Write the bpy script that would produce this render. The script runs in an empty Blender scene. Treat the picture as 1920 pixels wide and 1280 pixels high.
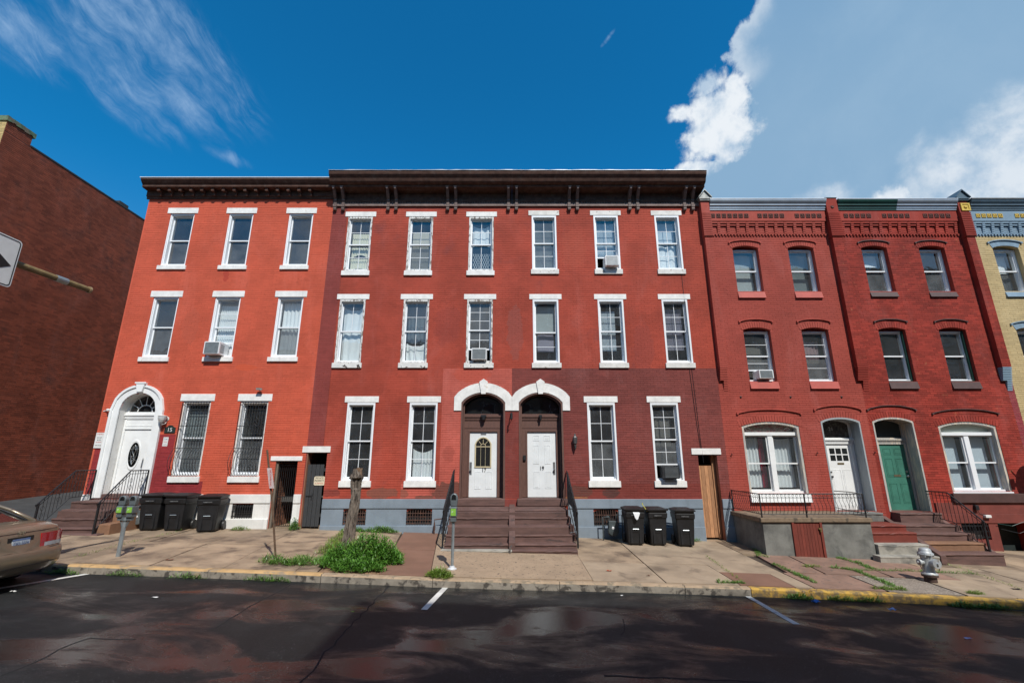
import bpy, math, random
from mathutils import Vector, Matrix
PI = math.pi
SC = bpy.context.scene
COL = SC.collection
# ---------------------------------------------------------------- camera, sun, sky, exposure
PITCH = math.radians(14.57); FPX = 853.0
CP, SP = math.cos(PITCH), math.sin(PITCH)
cd = bpy.data.cameras.new('camera'); cam = bpy.data.objects.new('camera', cd); COL.objects.link(cam)
cd.sensor_width = 36.0; cd.lens = FPX / 1920 * 36; cd.clip_start = 0.05; cd.clip_end = 3000
cam.location = (0, 0, 0); cam.rotation_euler = (PI / 2 + PITCH, 0, 0)
SC.camera = cam
SUN_EL, SUN_AZ = math.radians(50), math.radians(21)          # sun stands behind and to the right of the camera
tosun = Vector((math.sin(SUN_AZ) * math.cos(SUN_EL), -math.cos(SUN_AZ) * math.cos(SUN_EL), math.sin(SUN_EL)))
sd = bpy.data.lights.new('sun', 'SUN'); so = bpy.data.objects.new('sun', sd); COL.objects.link(so)
sd.energy = 4.8; sd.angle = math.radians(0.53); sd.color = (1.0, 0.955, 0.885)
so.rotation_euler = tosun.to_track_quat('Z', 'Y').to_euler(); so.location = (6, -10, 30)
SC.view_settings.view_transform = 'Standard'; SC.view_settings.look = 'None'
SC.view_settings.exposure = 0.0; SC.view_settings.gamma = 1.0
try: SC.view_settings.use_curve_mapping = False
except Exception: pass
SC.cycles.max_bounces = 8; SC.cycles.transparent_max_bounces = 12
SC.cycles.sample_clamp_indirect = 4.0
SC.cycles.caustics_reflective = False; SC.cycles.caustics_refractive = False

def P(u, v, Y):                       # photograph pixel seen at depth Y -> point of the place
    du, dv = u - 960.0, 640.0 - v
    f = FPX * CP - dv * SP
    return Vector((du / f * Y, Y, (FPX * SP + dv * CP) / f * Y))

def lin(c):                           # 0..255 sRGB -> linear
    return tuple((x / 255 / 12.92) if x / 255 <= 0.04045 else ((x / 255 + 0.055) / 1.055) ** 2.4 for x in c)

# ---- world: Nishita sky with clouds laid out by azimuth and elevation
W = bpy.data.worlds.new('World'); SC.world = W; W.use_nodes = True
nt = W.node_tree; nt.nodes.clear()
class NB:
    def __init__(s, tree): s.t = tree
    def n(s, kind, **kw):
        x = s.t.nodes.new(kind)
        for k, v in kw.items(): setattr(x, k, v)
        return x
    def put(s, sock, v):
        if isinstance(v, bpy.types.NodeSocket): s.t.links.new(v, sock)
        else: sock.default_value = v
    def m(s, op, a, b=0.0, c=None, clamp=False):
        x = s.n('ShaderNodeMath', operation=op, use_clamp=clamp)
        s.put(x.inputs[0], a); s.put(x.inputs[1], b)
        if c is not None: s.put(x.inputs[2], c)
        return x.outputs[0]
    def ss(s, v, a, b):
        x = s.n('ShaderNodeMapRange', interpolation_type='SMOOTHSTEP')
        s.put(x.inputs[0], v); x.inputs[1].default_value = a; x.inputs[2].default_value = b
        return x.outputs[0]
    def mix(s, f, a, b, mode='MIX'):
        x = s.n('ShaderNodeMix', data_type='RGBA', blend_type=mode)
        s.put(x.inputs[0], f)
        for k, v in ((6, a), (7, b)):
            s.put(x.inputs[k], v if isinstance(v, bpy.types.NodeSocket) else (tuple(v) + (1,) if len(v) == 3 else v))
        return x.outputs[2]
    def noise(s, vec, scale, detail=6, rough=0.55, dist=0.0):
        x = s.n('ShaderNodeTexNoise'); s.put(x.inputs['Vector'], vec)
        x.inputs['Scale'].default_value = scale; x.inputs['Detail'].default_value = detail
        x.inputs['Roughness'].default_value = rough; x.inputs['Distortion'].default_value = dist
        return x.outputs['Fac']
    def xyz(s, x_, y_, z_=0.0):
        x = s.n('ShaderNodeCombineXYZ')
        s.put(x.inputs[0], x_); s.put(x.inputs[1], y_); s.put(x.inputs[2], z_)
        return x.outputs[0]
b = NB(nt)
tc = b.n('ShaderNodeTexCoord'); sep = b.n('ShaderNodeSeparateXYZ'); nt.links.new(tc.outputs['Generated'], sep.inputs[0])
az = b.m('ARCTAN2', sep.outputs[0], sep.outputs[1]); el = b.m('ARCSINE', sep.outputs[2])
def AE(u, v):
    d = P(u, v, 1.0).normalized(); return math.atan2(d.x, d.y), math.asin(d.z)
def blob(u, v, ru, rv, rot=0.0):      # 1 at the centre of a patch of sky, falling through 0 at its rim
    a0, e0 = AE(u, v); a1, e1 = AE(u + ru, v); a2, e2 = AE(u, v - rv)
    ra, re = math.hypot(a1 - a0, (e1 - e0)), math.hypot(a2 - a0, e2 - e0)
    x, y = b.m('SUBTRACT', az, a0), b.m('SUBTRACT', el, e0)
    c, s_ = math.cos(rot), math.sin(rot)
    xr = b.m('ADD', b.m('MULTIPLY', x, c / ra), b.m('MULTIPLY', y, s_ / ra))
    yr = b.m('ADD', b.m('MULTIPLY', x, -s_ / re), b.m('MULTIPLY', y, c / re))
    return b.m('SUBTRACT', 1.0, b.m('SQRT', b.m('ADD', b.m('MULTIPLY', xr, xr), b.m('MULTIPLY', yr, yr))))
def many(lst):
    o = lst[0]
    for q in lst[1:]: o = b.m('MAXIMUM', o, q)
    return o
vec = b.xyz(az, el, 0.0)
n1 = b.noise(vec, 9.0, 9, 0.6, 0.25); n1c = b.m('SUBTRACT', n1, 0.5)
n2 = b.noise(b.xyz(az, el, 3.7), 4.0, 6, 0.55, 0.4)
# pale towering cloud on the right
fc = b.n('ShaderNodeFloatCurve'); nt.links.new(b.m('DIVIDE', el, 1.5), fc.inputs['Value']); cv_ = fc.mapping.curves[0]
pts_ = [(AE(u, v)[1] / 1.5, AE(u, v)[0] / 1.5) for u, v in ((1040, 420), (1180, 360), (1262, 322), (1300, 296), (1390, 285), (1392, 230), (1398, 172), (1392, 140), (1352, 112), (1362, 78), (1398, 45), (1412, 20), (1425, -10), (1470, -130), (1560, -300))]
while len(cv_.points) < len(pts_) + 2: cv_.points.new(0.5, 0.5)
for p_, (x_, y_) in zip(cv_.points, [(0.0, 0.02)] + pts_ + [(1.0, 0.9)]): p_.location = (x_, y_); p_.handle_type = 'VECTOR'
fc.mapping.update()
n3c = b.m('SUBTRACT', b.noise(b.xyz(az, el, 1.3), 22.0, 8, 0.62, 0.2), 0.5)
bdist = b.m('ADD', b.m('SUBTRACT', az, b.m('MULTIPLY', fc.outputs[0], 1.5)), b.m('ADD', b.m('MULTIPLY', n3c, 0.10), b.m('MULTIPLY', n1c, 0.06)))
big_d = b.m('MULTIPLY', b.ss(bdist, -0.008, 0.016), b.ss(sep.outputs[1], -0.5, 0.1))
rimm = many([blob(1385, 95, 85, 95), blob(1425, 30, 40, 60)])
big_in = b.m('SUBTRACT', 1.0, b.m('MULTIPLY', b.m('SUBTRACT', 1.0, b.m('POWER', b.ss(bdist, -0.01, 0.10), 0.55)), b.ss(rimm, 0.0, 0.5)))
# bright heaps
heap = many([blob(1345, 195, 70, 66), blob(1345, 250, 76, 62), blob(1276, 212, 26, 22), blob(1300, 322, 60, 22), blob(1330, 160, 50, 40), blob(1368, 288, 40, 22), blob(1372, 175, 38, 46), blob(1665, 376, 50, 40)])
heapr = many([blob(1950, 240, 230, 120, 0.45), blob(1800, 310, 220, 95, 0.5), blob(1860, 350, 330, 100), blob(1530, 380, 90, 34), blob(2300, 300, 420, 160)])
heap_d = b.m('MAXIMUM', b.ss(b.m('ADD', heap, b.m('MULTIPLY', b.m('ADD', n1c, b.m('MULTIPLY', n3c, 0.9)), 1.7)), -0.04, 0.55), b.m('MULTIPLY', b.ss(b.m('ADD', heapr, b.m('MULTIPLY', n1c, 2.0)), -0.05, 0.95), 0.80))
haze_d = b.m('MULTIPLY', b.ss(n2, 0.50, 0.78), 0.35)
# cirrus on the left: streaks that run down to the right
a0, e0 = AE(250, 110)
cx_, cy_ = b.m('SUBTRACT', az, a0), b.m('SUBTRACT', el, e0)
ang = -0.55
cu = b.m('ADD', b.m('MULTIPLY', cx_, math.cos(ang)), b.m('MULTIPLY', cy_, math.sin(ang)))
cv = b.m('ADD', b.m('MULTIPLY', cx_, -math.sin(ang)), b.m('MULTIPLY', cy_, math.cos(ang)))
nw = b.noise(b.xyz(cu, cv, 1.0), 5.0, 4, 0.5)
cvw = b.m('ADD', cv, b.m('MULTIPLY', nw, 0.10))
cn = b.noise(b.xyz(b.m('MULTIPLY', cu, 3.0), b.m('MULTIPLY', cvw, 12.0), 2.0), 2.6, 12, 0.70, 0.5)
cn2 = b.noise(b.xyz(b.m('MULTIPLY', cu, 8.0), b.m('MULTIPLY', cvw, 34.0), 5.0), 2.0, 6, 0.6, 0.2)
cmask = many([blob(270, 40, 290, 130, -0.35), blob(215, 140, 190, 80, -0.45), blob(350, 195, 125, 52, -0.5), blob(30, 60, 150, 80, -0.3), blob(425, 293, 60, 18, -0.1),
              blob(1140, 72, 20, 7, 0.5), blob(-300, 0, 300, 200)])
cir = b.m('MULTIPLY', b.ss(b.m('ADD', b.m('MULTIPLY', cmask, 0.62), b.m('ADD', b.m('MULTIPLY', b.m('SUBTRACT', cn, 0.5), 1.6), b.m('MULTIPLY', b.m('SUBTRACT', cn2, 0.5), 0.8))), -0.12, 1.08), b.ss(cmask, 0.0, 0.35))
# scattered clouds over the part of the sky behind the photographer
back = b.m('MULTIPLY', b.ss(b.m('MULTIPLY', sep.outputs[1], -1.0), 0.0, 0.4), b.ss(b.noise(b.xyz(b.m('MULTIPLY', sep.outputs[0], 1.0), sep.outputs[2], 9.0), 3.0, 7, 0.55, 0.3), 0.43, 0.62))
SKY = b.n('ShaderNodeTexSky', sky_type='NISHITA', sun_disc=False)
SKY.sun_elevation = SUN_EL; SKY.sun_rotation = PI - SUN_AZ; SKY.air_density = 1.0; SKY.dust_density = 0.3; SKY.ozone_density = 2.5
hs = b.n('ShaderNodeVectorMath', operation='MULTIPLY'); nt.links.new(SKY.outputs[0], hs.inputs[0])      # deeper blue high up, paler at the skyline
nt.links.new(b.mix(b.ss(el, 0.02, 0.52), (0.80, 0.95, 1.0), (0.07, 1.00, 1.42)), hs.inputs[1])
STR = 0.11
def cl(c, k=1.0): return tuple(x / STR * k for x in lin(c))
col = hs.outputs[0]
col = b.mix(b.m('MULTIPLY', b.m('MULTIPLY', cir, b.m('MULTIPLY_ADD', b.ss(n3c, -0.18, 0.16), 0.55, 0.45)), 0.66), col, cl((170, 200, 233)))
edge = b.mix(big_in, cl((214, 226, 238)), b.mix(b.ss(el, 0.55, 0.95), cl((140, 176, 207)), cl((120, 162, 200))))
edge = b.mix(b.m('MULTIPLY', b.ss(b.m('ADD', b.m('MULTIPLY', n2, 0.7), b.m('MULTIPLY', n1, 0.3)), 0.42, 0.68), 0.40), edge, cl((160, 190, 216)))
col = b.mix(b.m('MULTIPLY', big_d, 0.97), col, edge)
shade = b.ss(b.m('ADD', b.m('MULTIPLY', n1, 0.55), b.m('MULTIPLY', b.noise(b.xyz(b.m('ADD', az, 0.02), b.m('SUBTRACT', el, 0.015), 1.3), 22.0, 8, 0.62, 0.2), 0.45)), 0.38, 0.58)
col = b.mix(heap_d, col, b.mix(shade, cl((180, 202, 224)), cl((236, 242, 248))))
col = b.mix(back, col, cl((205, 215, 228)))
bg = b.n('ShaderNodeBackground'); bg.inputs['Strength'].default_value = STR
nt.links.new(col, bg.inputs['Color'])
wo = b.n('ShaderNodeOutputWorld'); nt.links.new(bg.outputs[0], wo.inputs[0])

# ---------------------------------------------------------------- mesh helpers
class MB:
    def __init__(s): s.v = []; s.f = []; s.mi = []; s.cur = 0
    def quad(s, *pts):
        i = len(s.v); s.v += [tuple(p) for p in pts]; s.f.append(tuple(range(i, i + len(pts)))); s.mi.append(s.cur); return s
    def hexa(s, p):                   # p: 8 corners, bottom ring then top ring
        i = len(s.v); s.v += [tuple(q) for q in p]
        for q in ((0, 3, 2, 1), (4, 5, 6, 7), (0, 1, 5, 4), (1, 2, 6, 5), (2, 3, 7, 6), (3, 0, 4, 7)):
            s.f.append(tuple(i + k for k in q)); s.mi.append(s.cur)
        return s
    def box(s, x0, x1, y0, y1, z0, z1):
        return s.hexa([(x0, y0, z0), (x1, y0, z0), (x1, y1, z0), (x0, y1, z0), (x0, y0, z1), (x1, y0, z1), (x1, y1, z1), (x0, y1, z1)])
    def cbox(s, x0, x1, y0, y1, z0, z1, c=0.01):   # box with chamfered front/top look: inset rings
        i = len(s.v)
        for (a, z) in ((c, z0), (0, z0 + c), (0, z1 - c), (c, z1)):
            s.v += [(x0 + a, y0 + a, z), (x1 - a, y0 + a, z), (x1 - a, y1 - a, z), (x0 + a, y1 - a, z)]
        s.f.append((i, i + 3, i + 2, i + 1)); s.mi.append(s.cur)
        for r in range(3):
            for k in range(4):
                k2 = (k + 1) % 4
                s.f.append((i + r * 4 + k, i + r * 4 + k2, i + r * 4 + 4 + k2, i + r * 4 + 4 + k)); s.mi.append(s.cur)
        s.f.append((i + 12, i + 13, i + 14, i + 15)); s.mi.append(s.cur)
        return s
    def prism(s, poly, y0, y1):       # poly of (x, z), front at y0
        n = len(poly); i = len(s.v)
        s.v += [(x, y0, z) for x, z in poly] + [(x, y1, z) for x, z in poly]
        s.f.append(tuple(range(i, i + n))); s.f.append(tuple(range(i + 2 * n - 1, i + n - 1, -1))); s.mi += [s.cur] * 2
        for k in range(n):
            k2 = (k + 1) % n; s.f.append((i + k2, i + k, i + n + k, i + n + k2)); s.mi.append(s.cur)
        return s
    def strip(s, outer, inner, y0, y1):   # band between two (x,z) polylines of equal length
        for k in range(len(outer) - 1):
            a, c = outer[k], outer[k + 1]; d, e = inner[k], inner[k + 1]
            s.quad((d[0], y0, d[1]), (e[0], y0, e[1]), (c[0], y0, c[1]), (a[0], y0, a[1]))
            s.quad((a[0], y0, a[1]), (c[0], y0, c[1]), (c[0], y1, c[1]), (a[0], y1, a[1]))
            s.quad((e[0], y0, e[1]), (d[0], y0, d[1]), (d[0], y1, d[1]), (e[0], y1, e[1]))
            s.quad((e[0], y1, e[1]), (d[0], y1, d[1]), (a[0], y1, a[1]), (c[0], y1, c[1]))
        for a, d in ((outer[0], inner[0]), (outer[-1], inner[-1])):
            s.quad((a[0], y0, a[1]), (d[0], y0, d[1]), (d[0], y1, d[1]), (a[0], y1, a[1]))
        return s
    def tube(s, pts, r, n=6, r2=None, cap=True):
        pts = [Vector(p) for p in pts]; rings = []
        m = len(pts)
        for k, p in enumerate(pts):
            t = (pts[min(k + 1, m - 1)] - pts[max(k - 1, 0)])
            if t.length < 1e-9: t = Vector((0, 0, 1))
            t.normalize()
            up = Vector((0, 0, 1)) if abs(t.z) < 0.9 else Vector((0, 1, 0))
            a = t.cross(up).normalized(); c = t.cross(a)
            rr = r if r2 is None else r + (r2 - r) * k / (m - 1)
            if isinstance(r, (list, tuple)): rr = r[k]
            i = len(s.v); rings.append(i)
            for q in range(n):
                g = 2 * PI * q / n
                s.v.append(tuple(p + a * (math.cos(g) * rr) + c * (math.sin(g) * rr)))
        for k in range(m - 1):
            i, j = rings[k], rings[k + 1]
            for q in range(n):
                q2 = (q + 1) % n; s.f.append((i + q, i + q2, j + q2, j + q)); s.mi.append(s.cur)
        if cap:
            s.f.append(tuple(rings[0] + q for q in range(n - 1, -1, -1))); s.f.append(tuple(rings[-1] + q for q in range(n))); s.mi += [s.cur] * 2
        return s
    def lathe(s, prof, c=(0, 0, 0), n=16, axis='z'):
        i0 = len(s.v)
        for r, h in prof:
            for q in range(n):
                g = 2 * PI * q / n; a, d = r * math.cos(g), r * math.sin(g)
                p = {'z': (a, d, h), 'y': (a, h, d), 'x': (h, a, d)}[axis]
                s.v.append((c[0] + p[0], c[1] + p[1], c[2] + p[2]))
        for k in range(len(prof) - 1):
            for q in range(n):
                q2 = (q + 1) % n
                s.f.append((i0 + k * n + q, i0 + k * n + q2, i0 + (k + 1) * n + q2, i0 + (k + 1) * n + q)); s.mi.append(s.cur)
        s.f.append(tuple(i0 + q for q in range(n - 1, -1, -1))); s.f.append(tuple(i0 + (len(prof) - 1) * n + q for q in range(n))); s.mi += [s.cur] * 2
        return s
ORG = {}
def mkmesh(name, mb, mats, origin, smooth=False):
    me = bpy.data.meshes.new(name)
    ox, oy, oz = origin
    me.from_pydata([(x - ox, y - oy, z - oz) for x, y, z in mb.v], [], mb.f)
    for m_ in (mats if isinstance(mats, (list, tuple)) else [mats]): me.materials.append(m_)
    if any(mb.mi): me.polygons.foreach_set('material_index', mb.mi)
    if smooth: me.polygons.foreach_set('use_smooth', [True] * len(mb.f))
    me.update()
    return me
def bbc(mb):
    xs = [p[0] for p in mb.v]; ys = [p[1] for p in mb.v]; zs = [p[2] for p in mb.v]
    return ((min(xs) + max(xs)) / 2, (min(ys) + max(ys)) / 2, min(zs))
def obj(name, mb, mats, parent=None, label=None, cat=None, group=None, kind=None, origin=None, smooth=False, bevel=0):
    if origin is None: origin = bbc(mb)
    me = mkmesh(name, mb, mats, origin, smooth)
    o = bpy.data.objects.new(name, me); COL.objects.link(o)
    if parent is not None:
        o.parent = parent; po = ORG[parent.name]
        o.location = (origin[0] - po[0], origin[1] - po[1], origin[2] - po[2])
    else: o.location = origin
    ORG[o.name] = tuple(origin)
    tag(o, label, cat, group, kind)
    if bevel:
        md = o.modifiers.new('bevel', 'BEVEL'); md.width = bevel; md.segments = 2; md.limit_method = 'ANGLE'
    return o
def tag(o, label=None, cat=None, group=None, kind=None):
    for k, v in (('label', label), ('category', cat), ('group', group), ('kind', kind)):
        if v: o[k] = v
def root(name, loc, label, cat, group=None, rz=0.0, local=False, rot=None):
    o = bpy.data.objects.new(name, None); COL.objects.link(o); o.location = loc; o.empty_display_size = 0.2
    o.rotation_euler = rot if rot else (0, 0, rz)
    ORG[o.name] = (0, 0, 0) if local else tuple(loc)
    tag(o, label, cat, group); return o
def inst(src, parent, delta=(0, 0, 0), label=None):      # another copy of a part, shifted, sharing its mesh
    c = src.copy(); COL.objects.link(c); c.parent = parent
    so_ = ORG[src.name]; n_ = (so_[0] + delta[0], so_[1] + delta[1], so_[2] + delta[2]); po = ORG[parent.name]
    c.location = (n_[0] - po[0], n_[1] - po[1], n_[2] - po[2]); ORG[c.name] = n_
    if label: c['label'] = label
    return c
def kids(o): return [c for c in KID if c.parent == o]
def copy_tree(o, loc=None, rz=None, label=None, parent=None):
    c = o.copy(); COL.objects.link(c); c.parent = parent
    ORG[c.name] = ORG[o.name]
    if loc is not None: c.location = loc
    if rz is not None: c.rotation_euler = (0, 0, rz)
    if label: c['label'] = label
    for ch in list(o.children): copy_tree(ch, parent=c)
    return c
def text(s, name, size, loc, parent, m_, rot=(PI / 2, 0, 0), ext=0.001, sx=1.0, align='CENTER'):
    cu_ = bpy.data.curves.new(name, 'FONT'); cu_.body = s; cu_.size = size; cu_.extrude = ext
    cu_.align_x = align; cu_.align_y = 'CENTER'; cu_.materials.append(m_)
    tmp = bpy.data.objects.new(name, cu_); COL.objects.link(tmp); bpy.context.view_layer.update()
    me = bpy.data.meshes.new_from_object(tmp.evaluated_get(bpy.context.evaluated_depsgraph_get())); bpy.data.objects.remove(tmp)
    o = bpy.data.objects.new(name, me); COL.objects.link(o); o.parent = parent
    po = ORG[parent.name] if parent else (0, 0, 0)
    o.location = (loc[0] - po[0], loc[1] - po[1], loc[2] - po[2]); o.rotation_euler = rot; o.scale = (sx, 1, 1)
    ORG[o.name] = tuple(loc)
    return o

# ---------------------------------------------------------------- materials
MATS = {}
def mat(name, col, rough=0.8, var=0.12, scale=2.0, bump=0.0, bscale=60.0, col2=None, thr=None, nscale=None, metal=0.0,
        island=0.0, spec=0.5, objvar=0.0, stretch=None, streak=0.0, coat=0.0, fade=0.0, stains=()):
    if name in MATS: return MATS[name]
    m_ = bpy.data.materials.new(name); m_.use_nodes = True; t = m_.node_tree
    bs = t.nodes['Principled BSDF']; q = NB(t)
    g = q.n('ShaderNodeNewGeometry'); pos = g.outputs['Position']
    if stretch:
        mp = q.n('ShaderNodeVectorMath', operation='MULTIPLY'); t.links.new(pos, mp.inputs[0]); mp.inputs[1].default_value = stretch; pos_s = mp.outputs[0]
    else: pos_s = pos
    c = col + (1,)
    f1 = q.noise(pos_s, scale, 5, 0.6)
    lo = tuple(x * (1 - var) for x in col); hi = tuple(min(1, x * (1 + var)) for x in col)
    cc = q.mix(q.ss(f1, 0.3, 0.7), lo, hi)
    if col2 is not None:
        f2 = q.noise(pos_s, nscale or scale, 8, 0.62, 0.4)
        cc = q.mix(q.ss(f2, thr[0], thr[1]), cc, col2)
    if island:
        r = g.outputs['Random Per Island']
        v = q.m('MULTIPLY_ADD', r, 2 * island, 1 - island)
        x = q.n('ShaderNodeVectorMath', operation='SCALE'); t.links.new(cc, x.inputs[0]); t.links.new(v, x.inputs['Scale']); cc = x.outputs[0]
    if objvar:
        oi = q.n('ShaderNodeObjectInfo'); v = q.m('MULTIPLY_ADD', oi.outputs['Random'], 2 * objvar, 1 - objvar)
        x = q.n('ShaderNodeVectorMath', operation='SCALE'); t.links.new(cc, x.inputs[0]); t.links.new(v, x.inputs['Scale']); cc = x.outputs[0]
    if streak:
        mp = q.n('ShaderNodeVectorMath', operation='MULTIPLY'); t.links.new(pos, mp.inputs[0]); mp.inputs[1].default_value = (6, 6, 0.5)
        f3 = q.noise(mp.outputs[0], 1.0, 4, 0.6)
        cc = q.mix(q.m('MULTIPLY', q.ss(f3, 0.52, 0.8), streak), cc, tuple(x * 0.45 for x in col))
    if fade:
        mp = q.n('ShaderNodeVectorMath', operation='MULTIPLY'); t.links.new(pos, mp.inputs[0]); mp.inputs[1].default_value = (1.3, 1.3, 0.45)
        f4 = q.noise(mp.outputs[0], 0.9, 9, 0.66, 0.6); cc = q.mix(q.m('MULTIPLY', q.ss(f4, 0.48, 0.78), fade), cc, tuple(min(1, x * 1.15 + 0.055) for x in col)); f5 = q.noise(pos, 3.2, 9, 0.7, 0.3); cc = q.mix(q.m('MULTIPLY', q.ss(f5, 0.56, 0.74), fade * 0.9), cc, tuple(x * 0.55 for x in col))
    if stains:                          # stains and bare patches with a place and shape of their own on the wall
        sx3 = q.n('ShaderNodeSeparateXYZ'); t.links.new(pos, sx3.inputs[0]); nz_ = q.m('SUBTRACT', q.noise(pos, 4.0, 9, 0.7, 0.5), 0.5)
        for (X_, Z_, rx_, rz_, sc, am) in stains:
            a_ = q.m('DIVIDE', q.m('SUBTRACT', sx3.outputs[0], X_), rx_); c_ = q.m('DIVIDE', q.m('SUBTRACT', sx3.outputs[2], Z_), rz_)
            d_ = q.m('ADD', q.m('SQRT', q.m('ADD', q.m('MULTIPLY', a_, a_), q.m('MULTIPLY', c_, c_))), q.m('MULTIPLY', nz_, 1.5))
            cc = q.mix(q.m('MULTIPLY', q.m('SUBTRACT', 1.0, q.ss(d_, 0.80, 0.92)), am), cc, sc)
    q.put(bs.inputs['Base Color'], cc)
    bs.inputs['Roughness'].default_value = rough; bs.inputs['Metallic'].default_value = metal
    bs.inputs['Specular IOR Level'].default_value = spec
    if coat: bs.inputs['Coat Weight'].default_value = coat; bs.inputs['Coat Roughness'].default_value = 0.06
    if bump:
        bn = q.n('ShaderNodeBump'); bn.inputs['Strength'].default_value = 0.6; bn.inputs['Distance'].default_value = bump
        q.put(bn.inputs['Height'], q.noise(pos, bscale, 4, 0.6)); t.links.new(bn.outputs[0], bs.inputs['Normal'])
    MATS[name] = m_; return m_
def glassmat(name, tint=(0.9, 0.95, 0.95), refl=1.0, dirt=0.06, ior=1.75):
    m_ = bpy.data.materials.new(name); m_.use_nodes = True; t = m_.node_tree; t.nodes.clear(); q = NB(t)
    tr = q.n('ShaderNodeBsdfTransparent'); tr.inputs[0].default_value = tuple(min(1, x * 1.04) for x in tint) + (1,)
    gl = q.n('ShaderNodeBsdfGlossy'); gl.inputs['Roughness'].default_value = 0.02; gl.inputs[0].default_value = (refl, refl, refl, 1)
    bn = q.n('ShaderNodeBump'); bn.inputs['Distance'].default_value = 0.004; bn.inputs['Strength'].default_value = 0.5
    g = q.n('ShaderNodeNewGeometry'); q.put(bn.inputs['Height'], q.noise(g.outputs['Position'], 3.0, 2, 0.5)); t.links.new(bn.outputs[0], gl.inputs['Normal'])
    dt = q.n('ShaderNodeVectorMath', operation='DOT_PRODUCT'); t.links.new(g.outputs['Incoming'], dt.inputs[0]); t.links.new(g.outputs['Normal'], dt.inputs[1])
    r0 = ((ior - 1) / (ior + 1)) ** 2 * 1.6
    sch = q.m('MULTIPLY_ADD', q.m('POWER', q.m('SUBTRACT', 1.0, q.m('ABSOLUTE', dt.outputs['Value'])), 5.0), 1 - r0, r0)
    mx = q.n('ShaderNodeMixShader'); t.links.new(sch, mx.inputs[0]); t.links.new(tr.outputs[0], mx.inputs[1]); t.links.new(gl.outputs[0], mx.inputs[2])
    df = q.n('ShaderNodeBsdfDiffuse'); df.inputs[0].default_value = (0.45, 0.48, 0.5, 1)
    m2 = q.n('ShaderNodeMixShader'); q.put(m2.inputs[0], q.m('MULTIPLY', q.noise(g.outputs['Position'], 2.2, 4, 0.6), dirt * 2))
    t.links.new(mx.outputs[0], m2.inputs[1]); t.links.new(df.outputs[0], m2.inputs[2])
    o = q.n('ShaderNodeOutputMaterial'); t.links.new(m2.outputs[0], o.inputs[0])
    return m_
def clothmat(name, col, trans=0.35, var=0.15):
    m_ = bpy.data.materials.new(name); m_.use_nodes = True; t = m_.node_tree; t.nodes.clear(); q = NB(t)
    g = q.n('ShaderNodeNewGeometry')
    cc = q.mix(q.noise(g.outputs['Position'], 6.0, 4, 0.6), tuple(x * (1 - var) for x in col), col)
    d = q.n('ShaderNodeBsdfDiffuse'); t.links.new(cc, d.inputs[0])
    r = q.n('ShaderNodeBsdfTranslucent'); t.links.new(cc, r.inputs[0])
    mx = q.n('ShaderNodeMixShader'); mx.inputs[0].default_value = trans
    t.links.new(d.outputs[0], mx.inputs[1]); t.links.new(r.outputs[0], mx.inputs[2])
    o = q.n('ShaderNodeOutputMaterial'); t.links.new(mx.outputs[0], o.inputs[0])
    return m_
GLASS = glassmat('window_glass'); SCREEN = glassmat('screened_glass', (0.5, 0.53, 0.53), 0.7, 0.16)
DARKGLASS = glassmat('dark_glass', (0.25, 0.28, 0.28), 0.9, 0.03, 1.6)
def brick(name, c, isl=0.10, var=0.10, **k):
    return mat(name, c, rough=0.82, var=var, scale=0.9, island=isl, bump=0.004, bscale=45, spec=0.3, fade=0.45, **k)
B15 = brick('paint_coral', (0.55, 0.100, 0.053), isl=0.05, var=0.10, streak=0.14, stains=[(-9.98, 6.2, 0.12, 0.28, (0.40, 0.045, 0.03), 0.6), (-8.8, 2.95, 0.5, 0.12, (0.62, 0.10, 0.04), 0.6), (-10.9, 4.4, 0.35, 0.7, (0.45, 0.10, 0.06), 0.4)]); B15d = brick('paint_crimson', (0.27, 0.030, 0.034), streak=0.1)
B17 = brick('paint_red', (0.37, 0.062, 0.037), isl=0.05, var=0.16, streak=0.1, col2=(0.25, 0.055, 0.045), thr=(0.58, 0.8), nscale=0.7, stains=[(-4.0, -1.0, 0.55, 0.17, (0.20, 0.085, 0.06), 0.75), (-5.6, -0.98, 0.35, 0.14, (0.14, 0.035, 0.03), 0.6), (-2.2, 4.4, 0.5, 0.8, (0.30, 0.055, 0.04), 0.5), (0.1, 4.2, 0.3, 1.1, (0.28, 0.085, 0.07), 0.5), (2.2, 7.2, 0.5, 0.9, (0.42, 0.085, 0.05), 0.4), (4.4, 3.6, 0.4, 1.0, (0.30, 0.06, 0.045), 0.5)]); B17e = brick('paint_dull_red', (0.25, 0.050, 0.042), isl=0.05)
B17p = brick('paint_pink_red', (0.49, 0.108, 0.078), isl=0.05, var=0.14, stains=[(-1.95, -0.98, 0.62, 0.34, (0.15, 0.06, 0.045), 0.9), (-2.7, -1.12, 0.35, 0.07, (0.15, 0.07, 0.05), 0.8), (-3.4, -1.0, 0.22, 0.16, (0.20, 0.09, 0.06), 0.6), (-1.3, 2.75, 0.7, 0.35, (0.50, 0.085, 0.05), 0.6), (-2.0, 0.2, 0.22, 0.3, (0.33, 0.07, 0.05), 0.5)]); B17b = brick('paint_brown', (0.20, 0.050, 0.042), isl=0.10, var=0.12)
B17c = brick('paint_oxblood', (0.20, 0.041, 0.032), isl=0.05, stains=[(2.0, -0.95, 0.55, 0.22, (0.12, 0.05, 0.038), 0.85), (3.05, -0.98, 0.30, 0.16, (0.075, 0.04, 0.034), 0.8), (1.95, -1.13, 0.4, 0.035, (0.36, 0.16, 0.06), 0.7)])
B21 = brick('paint_brick_red', (0.345, 0.064, 0.045), isl=0.05, var=0.10, streak=0.1)
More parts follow.
